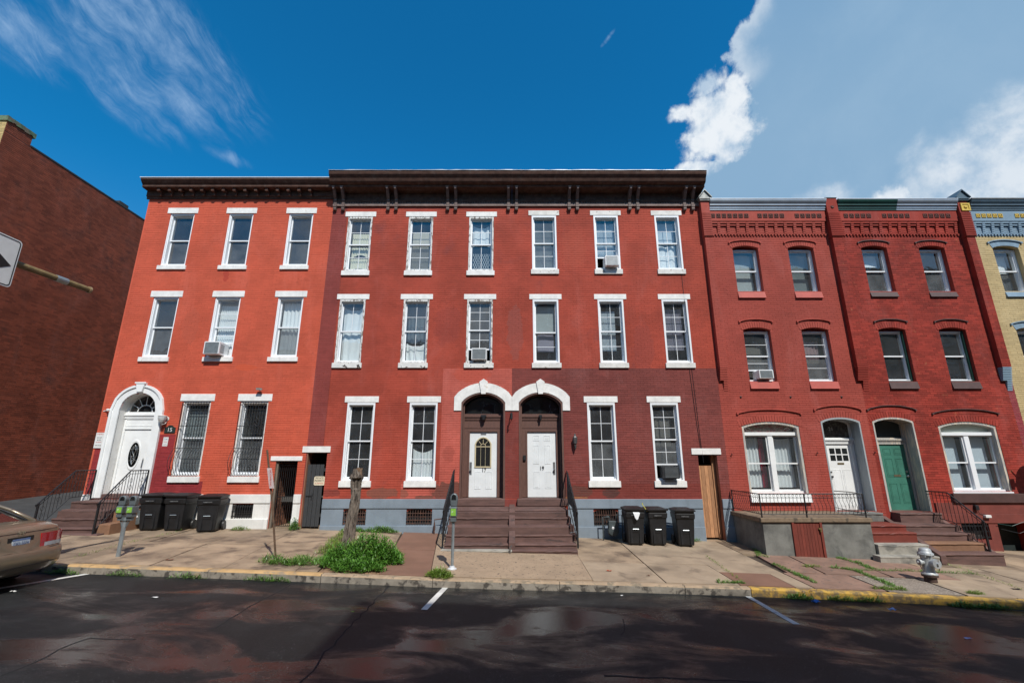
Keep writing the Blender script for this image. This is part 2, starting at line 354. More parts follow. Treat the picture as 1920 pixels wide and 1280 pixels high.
B23 = brick('old_red_brick', (0.27, 0.034, 0.022), isl=0.22, var=0.18, col2=(0.36, 0.10, 0.05), thr=(0.62, 0.74), nscale=6.0)
B25 = brick('cream_paint', (0.50, 0.385, 0.20), isl=0.10, var=0.06); B25b = brick('slate_blue_paint', (0.20, 0.29, 0.37), isl=0.08)
PURP = brick('purple_red_paint', (0.27, 0.045, 0.055), isl=0.1)
BIGB = brick('raw_brick', (0.215, 0.053, 0.027), isl=0.24, var=0.2, col2=(0.10, 0.036, 0.026), thr=(0.50, 0.78), nscale=0.9)
YELB = brick('yellow_brick', (0.55, 0.40, 0.18), isl=0.18)
INB = brick('passage_brick', (0.26, 0.12, 0.075), isl=0.45, var=0.3)
MORT = mat('mortar', (0.24, 0.17, 0.13), 0.95, 0.2, 4); MORTD = mat('dirty_mortar', (0.15, 0.08, 0.06), 0.95, 0.2, 4)
WHITE = mat('white_paint', (0.78, 0.79, 0.78), 0.5, 0.05, 3, bump=0.0015, bscale=30)
WHITED = mat('weathered_white_paint', (0.66, 0.645, 0.61), 0.65, 0.12, 4, bump=0.004, bscale=30, col2=(0.22, 0.18, 0.15), thr=(0.60, 0.66), nscale=7.0, streak=0.2)
PEEL = mat('peeling_paint', (0.66, 0.65, 0.62), 0.7, 0.1, 5, bump=0.004, bscale=40, col2=(0.20, 0.17, 0.15), thr=(0.52, 0.56), nscale=6.0, stretch=(3.0, 3.0, 0.8))
PEELS = mat('chipped_sill_paint', (0.68, 0.67, 0.64), 0.7, 0.1, 5, bump=0.004, bscale=40, col2=(0.05, 0.04, 0.035), thr=(0.60, 0.625), nscale=5.0)
STONEW = mat('painted_stone', (0.76, 0.75, 0.72), 0.7, 0.10, 4, bump=0.005, bscale=25, col2=(0.50, 0.42, 0.34), thr=(0.60, 0.78), nscale=4.0, streak=0.22)
VINYL = mat('white_vinyl', (0.80, 0.82, 0.84), 0.35, 0.02, 3)
GREYF = mat('grey_painted_wood', (0.33, 0.36, 0.37), 0.6, 0.10, 6, bump=0.002, bscale=30, stretch=(4, 4, 0.5))
GREYPEEL = mat('worn_grey_wood', (0.40, 0.39, 0.37), 0.75, 0.12, 6, bump=0.004, bscale=30, col2=(0.60, 0.52, 0.42), thr=(0.50, 0.56), nscale=3.0, stretch=(6, 6, 0.7))
BROWNW = mat('brown_painted_wood', (0.125, 0.062, 0.048), 0.55, 0.12, 5, bump=0.002, bscale=30, stretch=(4, 4, 1))
CORN = mat('dark_brown_cornice_paint', (0.085, 0.045, 0.033), 0.8, 0.25, 6, bump=0.003, bscale=30, col2=(0.11, 0.075, 0.062), thr=(0.5, 0.75), nscale=5, spec=0.15)
ALU = mat('aluminium_flashing', (0.72, 0.74, 0.76), 0.4, 0.08, 3, metal=0.3)
TAR = mat('roof_tar', (0.03, 0.03, 0.032), 0.85, 0.2, 4)
GREYB = mat('blue_grey_stone_paint', (0.20, 0.245, 0.29), 0.75, 0.10, 2, bump=0.004, bscale=20, streak=0.25, col2=(0.26, 0.20, 0.18), thr=(0.66, 0.80), nscale=1.7)
WHITEB = mat('white_base_paint', (0.72, 0.71, 0.68), 0.75, 0.08, 2, bump=0.005, bscale=20, streak=0.3, col2=(0.45, 0.42, 0.37), thr=(0.6, 0.8), nscale=2.5)
STEPB = mat('brownstone_paint', (0.115, 0.062, 0.052), 0.75, 0.22, 2.5, bump=0.007, bscale=14, objvar=0.15, col2=(0.05, 0.033, 0.03), thr=(0.58, 0.70), nscale=1.8, stretch=(1, 1, 5))
STEPR = mat('red_step_paint', (0.17, 0.032, 0.020), 0.6, 0.15, 3, bump=0.003, bscale=20)
STEPW = mat('tan_sandstone', (0.22, 0.115, 0.065), 0.8, 0.15, 3, bump=0.004, bscale=20)
CONC = mat('old_concrete', (0.165, 0.165, 0.15), 0.9, 0.22, 3, bump=0.006, bscale=25, streak=0.4, col2=(0.09, 0.09, 0.085), thr=(0.5, 0.68), nscale=1.6, fade=0.35)
PSLAB = mat('brown_stained_slab_edge', (0.20, 0.145, 0.095), 0.9, 0.2, 4, bump=0.006, bscale=30, col2=(0.09, 0.07, 0.05), thr=(0.5, 0.65), nscale=4)
CONCL = mat('worn_pale_concrete', (0.30, 0.28, 0.24), 0.9, 0.22, 3, bump=0.006, bscale=25, col2=(0.14, 0.135, 0.12), thr=(0.5, 0.7), nscale=2.6)
IRON = mat('black_iron', (0.013, 0.013, 0.015), 0.5, 0.2, 10, metal=0.0)
RUST = mat('rusty_iron', (0.09, 0.042, 0.028), 0.8, 0.4, 12, col2=(0.05, 0.03, 0.025), thr=(0.45, 0.6), nscale=8)
BLACKW = mat('charcoal_boards', (0.035, 0.037, 0.040), 0.7, 0.2, 8, bump=0.002, bscale=30, objvar=0.15, stretch=(6, 6, 0.6))
PINE = mat('raw_pine', (0.42, 0.21, 0.10), 0.7, 0.28, 7, bump=0.003, bscale=40, objvar=0.22, stretch=(9, 9, 0.7), col2=(0.20, 0.08, 0.035), thr=(0.6, 0.72), nscale=3)
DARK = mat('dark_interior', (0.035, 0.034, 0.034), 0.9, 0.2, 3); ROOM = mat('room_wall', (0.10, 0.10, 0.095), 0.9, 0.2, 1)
REDB = mat('red_stone_paint', (0.17, 0.036, 0.026), 0.75, 0.15, 3, bump=0.004, bscale=20, col2=(0.10, 0.05, 0.04), thr=(0.6, 0.75), nscale=3)
BRSILL = mat('dark_brown_sill', (0.075, 0.038, 0.034), 0.6, 0.15, 5)
SILL21 = mat('red_sill_paint', (0.42, 0.075, 0.055), 0.65, 0.1, 5)
GREEN = mat('green_door_paint', (0.045, 0.17, 0.125), 0.5, 0.15, 3, bump=0.001, col2=(0.06, 0.12, 0.10), thr=(0.6, 0.8), nscale=4)
DGREEN = mat('dark_green_paint', (0.012, 0.055, 0.042), 0.45, 0.15, 3); STEELP = mat('silver_blue_paint', (0.36, 0.40, 0.44), 0.35, 0.08, 3, metal=0.3)
SLATEB = mat('slate_cornice_paint', (0.085, 0.13, 0.165), 0.5, 0.15, 3); GOLD = mat('gold_yellow_paint', (0.62, 0.43, 0.07), 0.5, 0.1, 6)
BIN = mat('black_bin_plastic', (0.010, 0.0105, 0.012), 0.48, 0.3, 5, bump=0.001, bscale=60, col2=(0.05, 0.05, 0.05), thr=(0.62, 0.8), nscale=4)
METERG = mat('meter_grey_green', (0.15, 0.175, 0.185), 0.45, 0.12, 10, metal=0.4); GALV = mat('galvanised_steel', (0.33, 0.37, 0.39), 0.4, 0.15, 8, metal=0.55)
CHROME = mat('chrome', (0.75, 0.76, 0.78), 0.12, 0.02, 3, metal=1.0)
SILVER = mat('silver_hydrant_paint', (0.40, 0.42, 0.43), 0.55, 0.15, 9, metal=0.3, bump=0.002, bscale=50, col2=(0.20, 0.17, 0.14), thr=(0.58, 0.70), nscale=7)
BLK = mat('black_paint', (0.012, 0.012, 0.012), 0.5, 0.1, 5); SIGNW = mat('sign_white', (0.70, 0.70, 0.68), 0.45, 0.04, 6)
LIME = mat('lime_sticker', (0.22, 0.46, 0.06), 0.5, 0.08, 20); SIGNR = mat('sign_red', (0.50, 0.05, 0.04), 0.5, 0.05, 6); CREAMS = mat('cream_sign', (0.68, 0.60, 0.44), 0.5, 0.06, 6)
# ---------------------------------------------------------------- lie of the land
def pl(x, tab):
    if x <= tab[0][0]: a, c = tab[0], tab[1]
    elif x >= tab[-1][0]: a, c = tab[-2], tab[-1]
    else:
        for a, c in zip(tab, tab[1:]):
            if x <= c[0]: break
    return a[1] + (c[1] - a[1]) * (x - a[0]) / (c[0] - a[0])
CURBT = [(-60, -0.50), (-20, -1.72), (-9, -2.045), (-5.2, -2.165), (-1.65, -2.30), (0, -2.345), (2.55, -2.40), (5.04, -2.475), (7.46, -2.57), (10.1, -2.70), (20, -3.08), (60, -4.4)]
FACT = [(-60, -0.4), (-20, -1.55), (-13, -1.93), (-8.4, -2.01), (-6, -2.03), (2, -2.255), (5.8, -2.35), (10, -2.48), (14.75, -2.645), (20, -2.83), (60, -4.1)]
YF, YC = 14.8, 10.0
def G(x, y):                           # top of the pavement
    t = (y - YC) / (YF - YC); return pl(x, CURBT) * (1 - t) + pl(x, FACT) * t if y < YF else pl(x, FACT) + (y - YF) * (0.055 if x < -13.25 else 0)
def RD(x, y): return pl(x, CURBT) - 0.15 - 0.004 * (YC - y) if y > 4.5 else pl(x, CURBT) - 0.172 + 0.0
def GP(u, v, fn=G):                    # pixel -> point where its line of sight meets the ground
    lo, hi = 2.0, 40.0
    for _ in range(50):
        m_ = (lo + hi) / 2; p = P(u, v, m_)
        if p.z > fn(p.x, m_): lo = m_
        else: hi = m_
    return P(u, v, lo)
STR_ = dict(kind='structure')
def gridsheet(name, xs, ys, fn, m_, **k):
    mb = MB(); nx, ny = len(xs), len(ys)
    mb.v = [(x, y, fn(x, y)) for y in ys for x in xs]
    for j in range(ny - 1):
        for i in range(nx - 1):
            a = j * nx + i; mb.f.append((a, a + 1, a + nx + 1, a + nx)); mb.mi.append(0)
    return obj(name, mb, m_, origin=(0, 0, 0), **k)
# wet asphalt
ASPH = bpy.data.materials.new('wet_asphalt'); ASPH.use_nodes = True
t = ASPH.node_tree; q = NB(t); bs = t.nodes['Principled BSDF']; g = q.n('ShaderNodeNewGeometry'); pos = g.outputs['Position']
big_ = q.noise(pos, 0.35, 4, 0.55, 0.5); fine = q.noise(pos, 62, 2, 0.6); mid = q.noise(pos, 1.1, 6, 0.6, 0.4)
cc = q.mix(q.ss(mid, 0.35, 0.7), (0.0085, 0.0095, 0.0095), (0.020, 0.0215, 0.0215)); cc = q.mix(q.ss(fine, 0.665, 0.73), cc, (0.22, 0.22, 0.23))
cc = q.mix(q.m('MULTIPLY', q.ss(q.noise(pos, 0.8, 5, 0.6), 0.6, 0.75), 0.35), cc, (0.034, 0.034, 0.033))
q.put(bs.inputs['Base Color'], cc)
sepp = q.n('ShaderNodeSeparateXYZ'); t.links.new(pos, sepp.inputs[0])
wet = q.ss(q.m('ADD', q.noise(q.xyz(q.m('MULTIPLY', sepp.outputs[0], 0.55), q.m('MULTIPLY', sepp.outputs[1], 1.2), 0), 0.8, 5, 0.6, 0.6), q.m('MULTIPLY', mid, 0.30)), 0.59, 0.75)
q.put(bs.inputs['Roughness'], q.m('SUBTRACT', 0.60, q.m('MULTIPLY', wet, 0.41)))
q.put(bs.inputs['Specular IOR Level'], q.m('MULTIPLY_ADD', wet, 0.28, 0.30))
bn = q.n('ShaderNodeBump'); q.put(bn.inputs['Strength'], q.m('SUBTRACT', 0.8, q.m('MULTIPLY', wet, 0.66))); bn.inputs['Distance'].default_value = 0.012
q.put(bn.inputs['Height'], q.noise(pos, 95, 3, 0.6)); t.links.new(bn.outputs[0], bs.inputs['Normal'])
MATS['wet_asphalt'] = ASPH
DRYA = mat('alley_asphalt', (0.045, 0.047, 0.048), 0.85, 0.2, 2, bump=0.006, bscale=70)
xsr = [-60, -45, -30, -20, -15, -12, -9, -7, -5.2, -3.4, -1.65, 0, 1.3, 2.55, 3.8, 5.04, 6.2, 7.46, 8.8, 10.1, 15, 20, 30, 45, 60]
gridsheet('road', xsr, [-0.5, 2, 4.5, 6, 8, 10.02], RD, ASPH, kind='structure')
gridsheet('ground', [-400, -60, 60, 400], [-300, -40, -4, 60, 400], lambda x, y: pl(x, CURBT) - 0.6, DRYA, kind='structure')
gridsheet('alley', [-18.75, -16, -13.1], [14.8, 18, 24, 32, 60], G, DRYA, kind='structure')
# pavement slabs
TANC = mat('tan_concrete', (0.285, 0.208, 0.138), 0.72, 0.24, 1.6, bump=0.005, bscale=60, objvar=0.13, col2=(0.125, 0.088, 0.060), thr=(0.47, 0.66), nscale=1.5, fade=0.25)
BEIGE = mat('beige_concrete', (0.30, 0.228, 0.158), 0.75, 0.18, 1.2, bump=0.004, bscale=60, objvar=0.09, col2=(0.15, 0.112, 0.078), thr=(0.50, 0.70), nscale=1.3, fade=0.25)
PITC = mat('pitted_concrete', (0.31, 0.225, 0.15), 0.92, 0.12, 2, bump=0.010, bscale=45, objvar=0.05, col2=(0.10, 0.075, 0.055), thr=(0.585, 0.63), nscale=15.0)
BROWNC = mat('brown_slab', (0.185, 0.098, 0.065), 0.8, 0.12, 1.5, bump=0.002, bscale=60, objvar=0.05)
FLAGR = mat('reddish_flagstone', (0.24, 0.145, 0.105), 0.9, 0.18, 2, bump=0.008, bscale=50, objvar=0.15, col2=(0.14, 0.10, 0.08), thr=(0.56, 0.66), nscale=9)
AGGR = mat('exposed_aggregate', (0.19, 0.155, 0.125), 0.9, 0.2, 2, bump=0.012, bscale=55, col2=(0.36, 0.31, 0.25), thr=(0.54, 0.58), nscale=30)
SOIL = mat('soil', (0.05, 0.035, 0.024), 0.95, 0.3, 5, bump=0.01, bscale=30)
side = gridsheet('pavement', xsr, [10.06, 12.4, 15.1], lambda x, y: G(x, y) - 0.045, SOIL, kind='structure')
ORG[side.name] = (0, 0, 0)
rs = random.Random(5)
def slab(xf0, xf1, y0, y1, m_, lean=-0.07, gap=0.008, dz=None, lean1=None):      # a concrete flag, seams leaning a little
    dz = rs.uniform(-0.006, 0.006) if dz is None else dz
    def xx(x, y): k = (x - xf0) / (xf1 - xf0); return x + (lean * (1 - k) + (lean if lean1 is None else lean1) * k) * (y - YC)
    nx, ny = max(1, int((xf1 - xf0) / 1.2)), max(1, int((y1 - y0) / 1.2)); mb = MB()
    tl = rs.uniform(-0.004, 0.004)
    X = [xf0 + gap + (xf1 - xf0 - 2 * gap) * i / nx for i in range(nx + 1)]; Yy = [y0 + gap + (y1 - y0 - 2 * gap) * j / ny for j in range(ny + 1)]
    top = [[(xx(x, y), y, G(xx(x, y), y) + dz + tl * (x - xf0)) for x in X] for y in Yy]
    for j in range(ny):
        for i in range(nx): mb.quad(top[j][i], top[j][i + 1], top[j + 1][i + 1], top[j + 1][i])
    ring = top[0] + [r[-1] for r in top[1:]] + top[-1][-2::-1] + [r[0] for r in top[-2:0:-1]]
    for a, c in zip(ring, ring[1:] + ring[:1]):
        mb.quad((a[0], a[1], a[2] - 0.06), (c[0], c[1], c[2] - 0.06), c, a)
    return obj('slab', mb, m_, side)
seams = [-23.4, -21.9, -20.4, -18.9, -17.4, -15.9, -14.4, -12.9, -11.4, -9.95, -8.9, -7.4, -5.9, -4.4]
for a, c in zip(seams, seams[1:]):
    for y0, y1 in ((10.17, 12.45), (12.45, 14.95)): slab(a, c, y0, y1, TANC, lean=-0.13)
slab(-4.4, -2.7, 12.5, 14.95, TANC, lean=-0.13); slab(-4.4, -3.95, 10.17, 12.5, TANC, lean=-0.13)
slab(-2.7, -1.65, 10.17, 12.45, BROWNC, -0.12); slab(-2.7, -1.65, 12.45, 14.95, BROWNC, -0.12)
slab(-1.65, 1.65, 10.17, 12.6, PITC, -0.12, lean1=0.0); slab(-1.65, 1.65, 12.6, 14.95, PITC, -0.12, lean1=0.0)
slab(-3.95, -2.7, 10.17, 12.5, mat('sandy_dirt', (0.22, 0.13, 0.075), 0.95, 0.3, 6, bump=0.012, bscale=30), -0.12, dz=-0.02)
for a, c in ((1.65, 3.13), (3.13, 4.63)):
    slab(a, c, 10.17, 11.75, BEIGE, 0.0); slab(a, c, 11.75, 14.95, BEIGE if a > 2 else TANC, 0.0)
slab(4.63, 5.75, 10.17, 11.15, BROWNC, 0); slab(4.63, 6.12, 11.15, 14.95, BEIGE, 0, gap=0.012); slab(5.75, 6.12, 10.17, 11.15, BEIGE, 0)
slab(6.12, 7.62, 10.17, 11.35, FLAGR, 0, 0.03, 0.0); slab(6.12, 7.0, 11.35, 13.1, FLAGR, 0.1, 0.025, 0.0); slab(7.0, 8.5, 11.35, 13.1, FLAGR, 0.1, 0.025, 0.0)
slab(7.62, 9.2, 10.17, 11.35, AGGR, 0, 0.03, 0.0); slab(9.2, 10.2, 10.17, 11.35, BEIGE, 0, 0.015, 0.0); slab(8.67, 10.4, 11.35, 13.1, FLAGR, 0, 0.03, 0.0)
for a, c in zip([10.2, 11.7, 13.2, 14.7, 16.2, 17.7, 19.2, 20.7], [11.7, 13.2, 14.7, 16.2, 17.7, 19.2, 20.7, 22.2]):
    slab(a, c, 10.17, 12.5, BEIGE, 0); slab(a, c, 12.5, 14.95, TANC, 0)
slab(6.12, 10.2, 13.1, 14.95, TANC, 0)
# kerb stones
KG = mat('grey_kerb_stone', (0.25, 0.22, 0.18), 0.9, 0.2, 4, bump=0.012, bscale=28, col2=(0.07, 0.06, 0.05), thr=(0.50, 0.60), nscale=5.0, objvar=0.08)
KY = bpy.data.materials.new('yellow_kerb'); KY.use_nodes = True
t = KY.node_tree; q = NB(t); bs = t.nodes['Principled BSDF']; g = q.n('ShaderNodeNewGeometry')
f = q.ss(q.noise(g.outputs['Position'], 5.5, 10, 0.72), 0.42, 0.58)
q.put(bs.inputs['Base Color'], q.mix(f, (0.50, 0.30, 0.055), (0.17, 0.12, 0.06))); bs.inputs['Roughness'].default_value = 0.85
MATS['yellow_kerb'] = KY
KO = mat('faded_orange_kerb', (0.46, 0.29, 0.13), 0.88, 0.15, 4, bump=0.010, bscale=28, col2=(0.28, 0.21, 0.14), thr=(0.5, 0.62), nscale=3.5)
KT = mat('tan_kerb', (0.36, 0.26, 0.17), 0.9, 0.15, 4, bump=0.01, bscale=28, col2=(0.20, 0.16, 0.11), thr=(0.5, 0.62), nscale=4)
curb = root('kerb', (0, 10, -2.4), None, None); curb['kind'] = 'structure'
x = -30.0; kk = 0
while x < 30:
    L = rs.uniform(2.1, 2.6)
    if x < 4.75 < x + L: L = 4.75 - x
    mb = MB(); n = 4; d = 0.006; pr = [(9.985, -0.16, 0), (9.985, -0.03, 0), (10.0, -0.008, 1), (10.03, 0.0, 1), (10.15, 0.0, 1), (10.155, -0.06, 0)]
    e = rs.uniform(-0.008, 0.008)
    for i in range(n):
        xa, xb = x + d + (L - 2 * d) * i / n, x + d + (L - 2 * d) * (i + 1) / n
        for (ya, za, ma), (yb, zb, mb_) in zip(pr, pr[1:]):
            mb.cur = 1 if mb_ and za > -0.05 else 0
            mb.quad((xa, ya + e, G(xa, YC) + za), (xb, ya + e, G(xb, YC) + za), (xb, yb + e, G(xb, YC) + zb), (xa, yb + e, G(xa, YC) + zb))
    mb.cur = 0
    for xa in (x + d, x + L - d): mb.quad(*[(xa, y_ + e, G(xa, YC) + z_) for y_, z_, _ in pr])
    yel = x >= 4.74
    obj('kerb_stone', mb, [KY, KY] if yel else ([KG, KO] if x < -4.5 else [KG, KT]), curb)
    x += L
# painted bay lines, cracks in the road
LINE = mat('worn_road_paint', (0.60, 0.585, 0.55), 0.7, 0.15, 4, bump=0.002, col2=(0.20, 0.20, 0.20), thr=(0.58, 0.72), nscale=7)
def ribbon(name, pts, w, m_, dz=0.004, fn=RD, **k):
    mb = MB(); pts = [Vector((p[0], p[1], 0)) for p in pts]
    for a, c in zip(pts, pts[1:]):
        d_ = (c - a).normalized(); s_ = Vector((-d_.y, d_.x, 0)) * w / 2
        n = max(1, int((c - a).length / 0.6))
        for i in range(n):
            p, r = a.lerp(c, i / n), a.lerp(c, (i + 1) / n)
            mb.quad(*[(w_.x, w_.y, fn(w_.x, w_.y) + dz) for w_ in (p - s_, r - s_, r + s_, p + s_)])
    return obj(name, mb, m_, **k)
for pa, pb in (((-40, 1109), (182, 1072.5)), ((795, 1142.5), (839, 1097)), ((1398, 1115), (1494, 1170))):
    a, c = GP(*pa, RD), GP(*pb, RD)
    ribbon('bay_line', [a, c], 0.11, LINE, kind='structure')
CRK = mat('road_crack', (0.008, 0.008, 0.009), 0.9, 0.2, 5)
def crack(pix, w):
    rr = random.Random(len(pix) + int(pix[0][0])); pts = []
    ps = [GP(u, v, RD) for u, v in pix]
    for a, c in zip(ps, ps[1:]):
        n = max(2, int((c - a).length / 0.18))
        for i in range(n): p = a.lerp(c, i / n); pts.append((p.x + rr.gauss(0, 0.012), p.y + rr.gauss(0, 0.012)))
    pts.append((ps[-1].x, ps[-1].y)); ribbon('road_crack', pts, w, CRK, dz=0.003, kind='structure')
crack([(-30, 1279), (50, 1247), (110, 1217), (165, 1196), (255, 1198)], 0.018)
crack([(405, 1176), (480, 1130), (580, 1079)], 0.022); crack([(560, 1285), (640, 1190), (730, 1098)], 0.022); crack([(1165, 1190), (1172, 1178), (1168, 1160)], 0.014)
crack([(1130, 1266), (1245, 1270), (1400, 1277), (1500, 1290)], 0.03)

# ---------------------------------------------------------------- brick walls with openings
def arch_top(o, x):
    x0, x1, z0, z1, rise = o[:5]
    if rise == 0: return z1
    u = (x - (x0 + x1) / 2) / ((x1 - x0) / 2); u = max(-1, min(1, u))
    if rise > (x1 - x0) / 2 * 0.9: return z1 + rise * math.sqrt(max(0, 1 - u * u))
    return z1 + rise * (1 - u * u) ** (0.8)
def wallmesh(X0, X1, Z0, Z1, Y, ops, depth=0.32, mortar_i=0):
    mb = MB(); xs = {X0, X1}
    for o in ops:
        n = 14 if o[4] else 1
        for i in range(n + 1): xs.add(round(o[0] + (o[1] - o[0]) * i / n, 5))
    xs = sorted(x for x in xs if X0 <= x <= X1)
    for a, c in zip(xs, xs[1:]):
        if c - a < 1e-6: continue
        m_ = (a + c) / 2; lo = (Z0, Z0)
        for o in sorted([o for o in ops if o[0] < m_ < o[1]], key=lambda o: o[2]):
            if o[2] > lo[0]: mb.quad((a, Y, lo[0]), (c, Y, lo[1]), (c, Y, o[2]), (a, Y, o[2]))
            lo = (arch_top(o, a), arch_top(o, c))
        mb.quad((a, Y, lo[0]), (c, Y, lo[1]), (c, Y, Z1), (a, Y, Z1))
    for o in ops:
        d = o[5] if len(o) > 5 else depth; x0, x1, z0, z1 = o[:4]; n = 14 if o[4] else 1
        mb.cur = o[6] if len(o) > 6 else 0
        mb.quad((x0, Y, z0), (x0, Y + d, z0), (x0, Y + d, z1), (x0, Y, z1)); mb.quad((x1, Y + d, z0), (x1, Y, z0), (x1, Y, z1), (x1, Y + d, z1))
        mb.quad((x0, Y, z0), (x1, Y, z0), (x1, Y + d, z0), (x0, Y + d, z0))
        for i in range(n):
            a, c = x0 + (x1 - x0) * i / n, x0 + (x1 - x0) * (i + 1) / n
            mb.quad((a, Y, arch_top(o, a)), (a, Y + d, arch_top(o, a)), (c, Y + d, arch_top(o, c)), (c, Y, arch_top(o, c)))
        mb.cur = 0
    return mb
CRS, BL, JT = 0.0715, 0.212, 0.010
def bricks(X0, X1, Z0, Z1, Y, ops, region=None, proud=0.007, extra=(), swap=False, rnd=None, JV=0.004, splits=()):
    """running-bond bricks with recessed joints; swap: wall runs along y at x=Y"""
    mb = MB(); rr = rnd or random.Random(3); k0 = math.floor(Z0 / CRS); k = k0
    VJ = JV or JT; bw = BL + JT
    while k * CRS < Z1:
        za, zb = max(k * CRS, Z0), min(k * CRS + CRS - JT, Z1)
        if zb - za < 0.02: k += 1; continue
        zm = (za + zb) / 2; cuts = []
        for o in list(ops) + list(extra):
            x0, x1, z0, z1, rise = o[:5]
            if z0 - 0.001 < zm < z1: cuts.append((x0, x1))
            elif rise and z1 <= zm < z1 + rise:
                t_ = (zm - z1) / rise; hw = (x1 - x0) / 2
                u = math.sqrt(max(0, 1 - t_ * t_)) if rise > hw * 0.9 else math.sqrt(max(0, 1 - t_ ** 1.25)); xc = (x0 + x1) / 2
                cuts.append((xc - hw * u, xc + hw * u))
        cuts.sort(); segs = []; s_ = X0
        for a, c in cuts:
            if a > s_: segs.append((s_, a))
            s_ = max(s_, c)
        if s_ < X1: segs.append((s_, X1))
        for sx_ in splits: segs = [p for a, c in segs for p in (((a, sx_), (sx_, c)) if a < sx_ < c else ((a, c),))]
        off = (k % 2) * bw / 2
        for a, c in segs:
            j = math.floor((a - off) / bw)
            while True:
                xa = j * bw + off; xb = xa + bw - VJ; j += 1
                if xa >= c: break
                xa, xb = max(xa, a), min(xb, c)
                if xb - xa < 0.004: continue
                p = Y - proud + rr.uniform(-0.002, 0.002); i = len(mb.v); i_ = 0.0025
                if swap: mb.v += [(Y - (p - Y), a2, z2) if kk2 else (Y, a2, z2) for kk2, a2, z2 in ((1, xa, za), (1, xb, za), (1, xb, zb), (1, xa, zb), (0, xa, za), (0, xb, za), (0, xb, zb), (0, xa, zb))]
                else: mb.v += [(xa, p, za), (xb, p, za), (xb, p, zb), (xa, p, zb), (xa, Y, za), (xb, Y, za), (xb, Y, zb), (xa, Y, zb)]
                mb.f += [(i, i + 1, i + 2, i + 3), (i + 1, i, i + 4, i + 5), (i + 3, i + 2, i + 6, i + 7), (i, i + 3, i + 7, i + 4), (i + 2, i + 1, i + 5, i + 6)]
                mb.mi += [region((xa + xb) / 2, zm) if region else 0] * 5
        k += 1
    return mb
def rowlock(mb, o, h, Y, proud=0.012, mi=0):       # bricks on end round an arched head
    x0, x1, z0, z1, rise = o[:5]; n = int((x1 - x0 + 0.2) / 0.082); mb.cur = mi
    for i in range(n):
        u0, u1 = -1.08 + 2.16 * (i + 0.07) / n, -1.08 + 2.16 * (i + 0.93) / n
        xc, hw = (x0 + x1) / 2, (x1 - x0) / 2
        def pt(u, dd):
            bx = xc + u * hw; bz = z1 + rise * (1 - u * u); sl = -2 * rise * u / hw
            ln = math.hypot(1, sl); return (bx - sl / ln * dd, bz + dd / ln)
        a, c, d, e = pt(u0, 0.002), pt(u1, 0.002), pt(u1, h), pt(u0, h)
        mb.prism([a, c, d, e], Y - proud, Y)
def arc(x0, x1, z1, rise, n=14, grow=0.0):
    o = (x0 - grow, x1 + grow, 0, z1, rise)
    return [(o[0] + (o[1] - o[0]) * i / n, arch_top(o, o[0] + (o[1] - o[0]) * i / n)) for i in range(n + 1)]

# ---------------------------------------------------------------- windows, doors, curtains
def ring(mb, x0, x1, z0, z1, w, y0, y1, wt=None, wb=None):
    wt = w if wt is None else wt; wb = w if wb is None else wb
    mb.box(x0, x0 + w, y0, y1, z0, z1); mb.box(x1 - w, x1, y0, y1, z0, z1)
    mb.box(x0 + w, x1 - w, y0, y1, z1 - wt, z1); mb.box(x0 + w, x1 - w, y0, y1, z0, z0 + wb)
PANES = {}
def pane(par, x0, x1, z0, z1, y, m_):
    key = (round(x1 - x0, 3), round(z1 - z0, 3), m_.name)
    if key in PANES:
        src = PANES[key]; c = src.copy(); COL.objects.link(c); c.parent = par; po = ORG[par.name]
        n_ = ((x0 + x1) / 2, y, z0); c.location = tuple(n_[i] - po[i] for i in range(3)); ORG[c.name] = n_; return c
    mb = MB(); mb.quad((x0, y, z0), (x1, y, z0), (x1, y, z1), (x0, y, z1))
    PANES[key] = obj('pane', mb, m_, par, origin=((x0 + x1) / 2, y, z0)); return PANES[key]
def sash(par, x0, x1, z0, z1, y, gx, gz, w=0.042, m_=None, gm=None, mw=0.016):
    m_ = m_ or VINYL; gm = gm or GLASS; mb = MB(); ring(mb, x0, x1, z0, z1, w, y, y + 0.035)
    xi0, xi1, zi0, zi1 = x0 + w, x1 - w, z0 + w, z1 - w
    X = [xi0 + (xi1 - xi0) * i / gx for i in range(gx + 1)]; Z = [zi0 + (zi1 - zi0) * i / gz for i in range(gz + 1)]
    for x_ in X[1:-1]: mb.box(x_ - mw / 2, x_ + mw / 2, y + 0.008, y + 0.024, zi0, zi1)
    for z_ in Z[1:-1]:
        for i in range(gx):
            mb.box(X[i] + (mw / 2 if i else 0), X[i + 1] - (mw / 2 if i < gx - 1 else 0), y + 0.009, y + 0.023, z_ - mw / 2, z_ + mw / 2)
    obj('sash', mb, m_, par)
    for i in range(gx):
        for j in range(gz): pane(par, X[i] + (mw / 2 if i else 0), X[i + 1] - (mw / 2 if i < gx - 1 else 0), Z[j] + (mw / 2 if j else 0), Z[j + 1] - (mw / 2 if j < gz - 1 else 0), y + 0.016, gm)
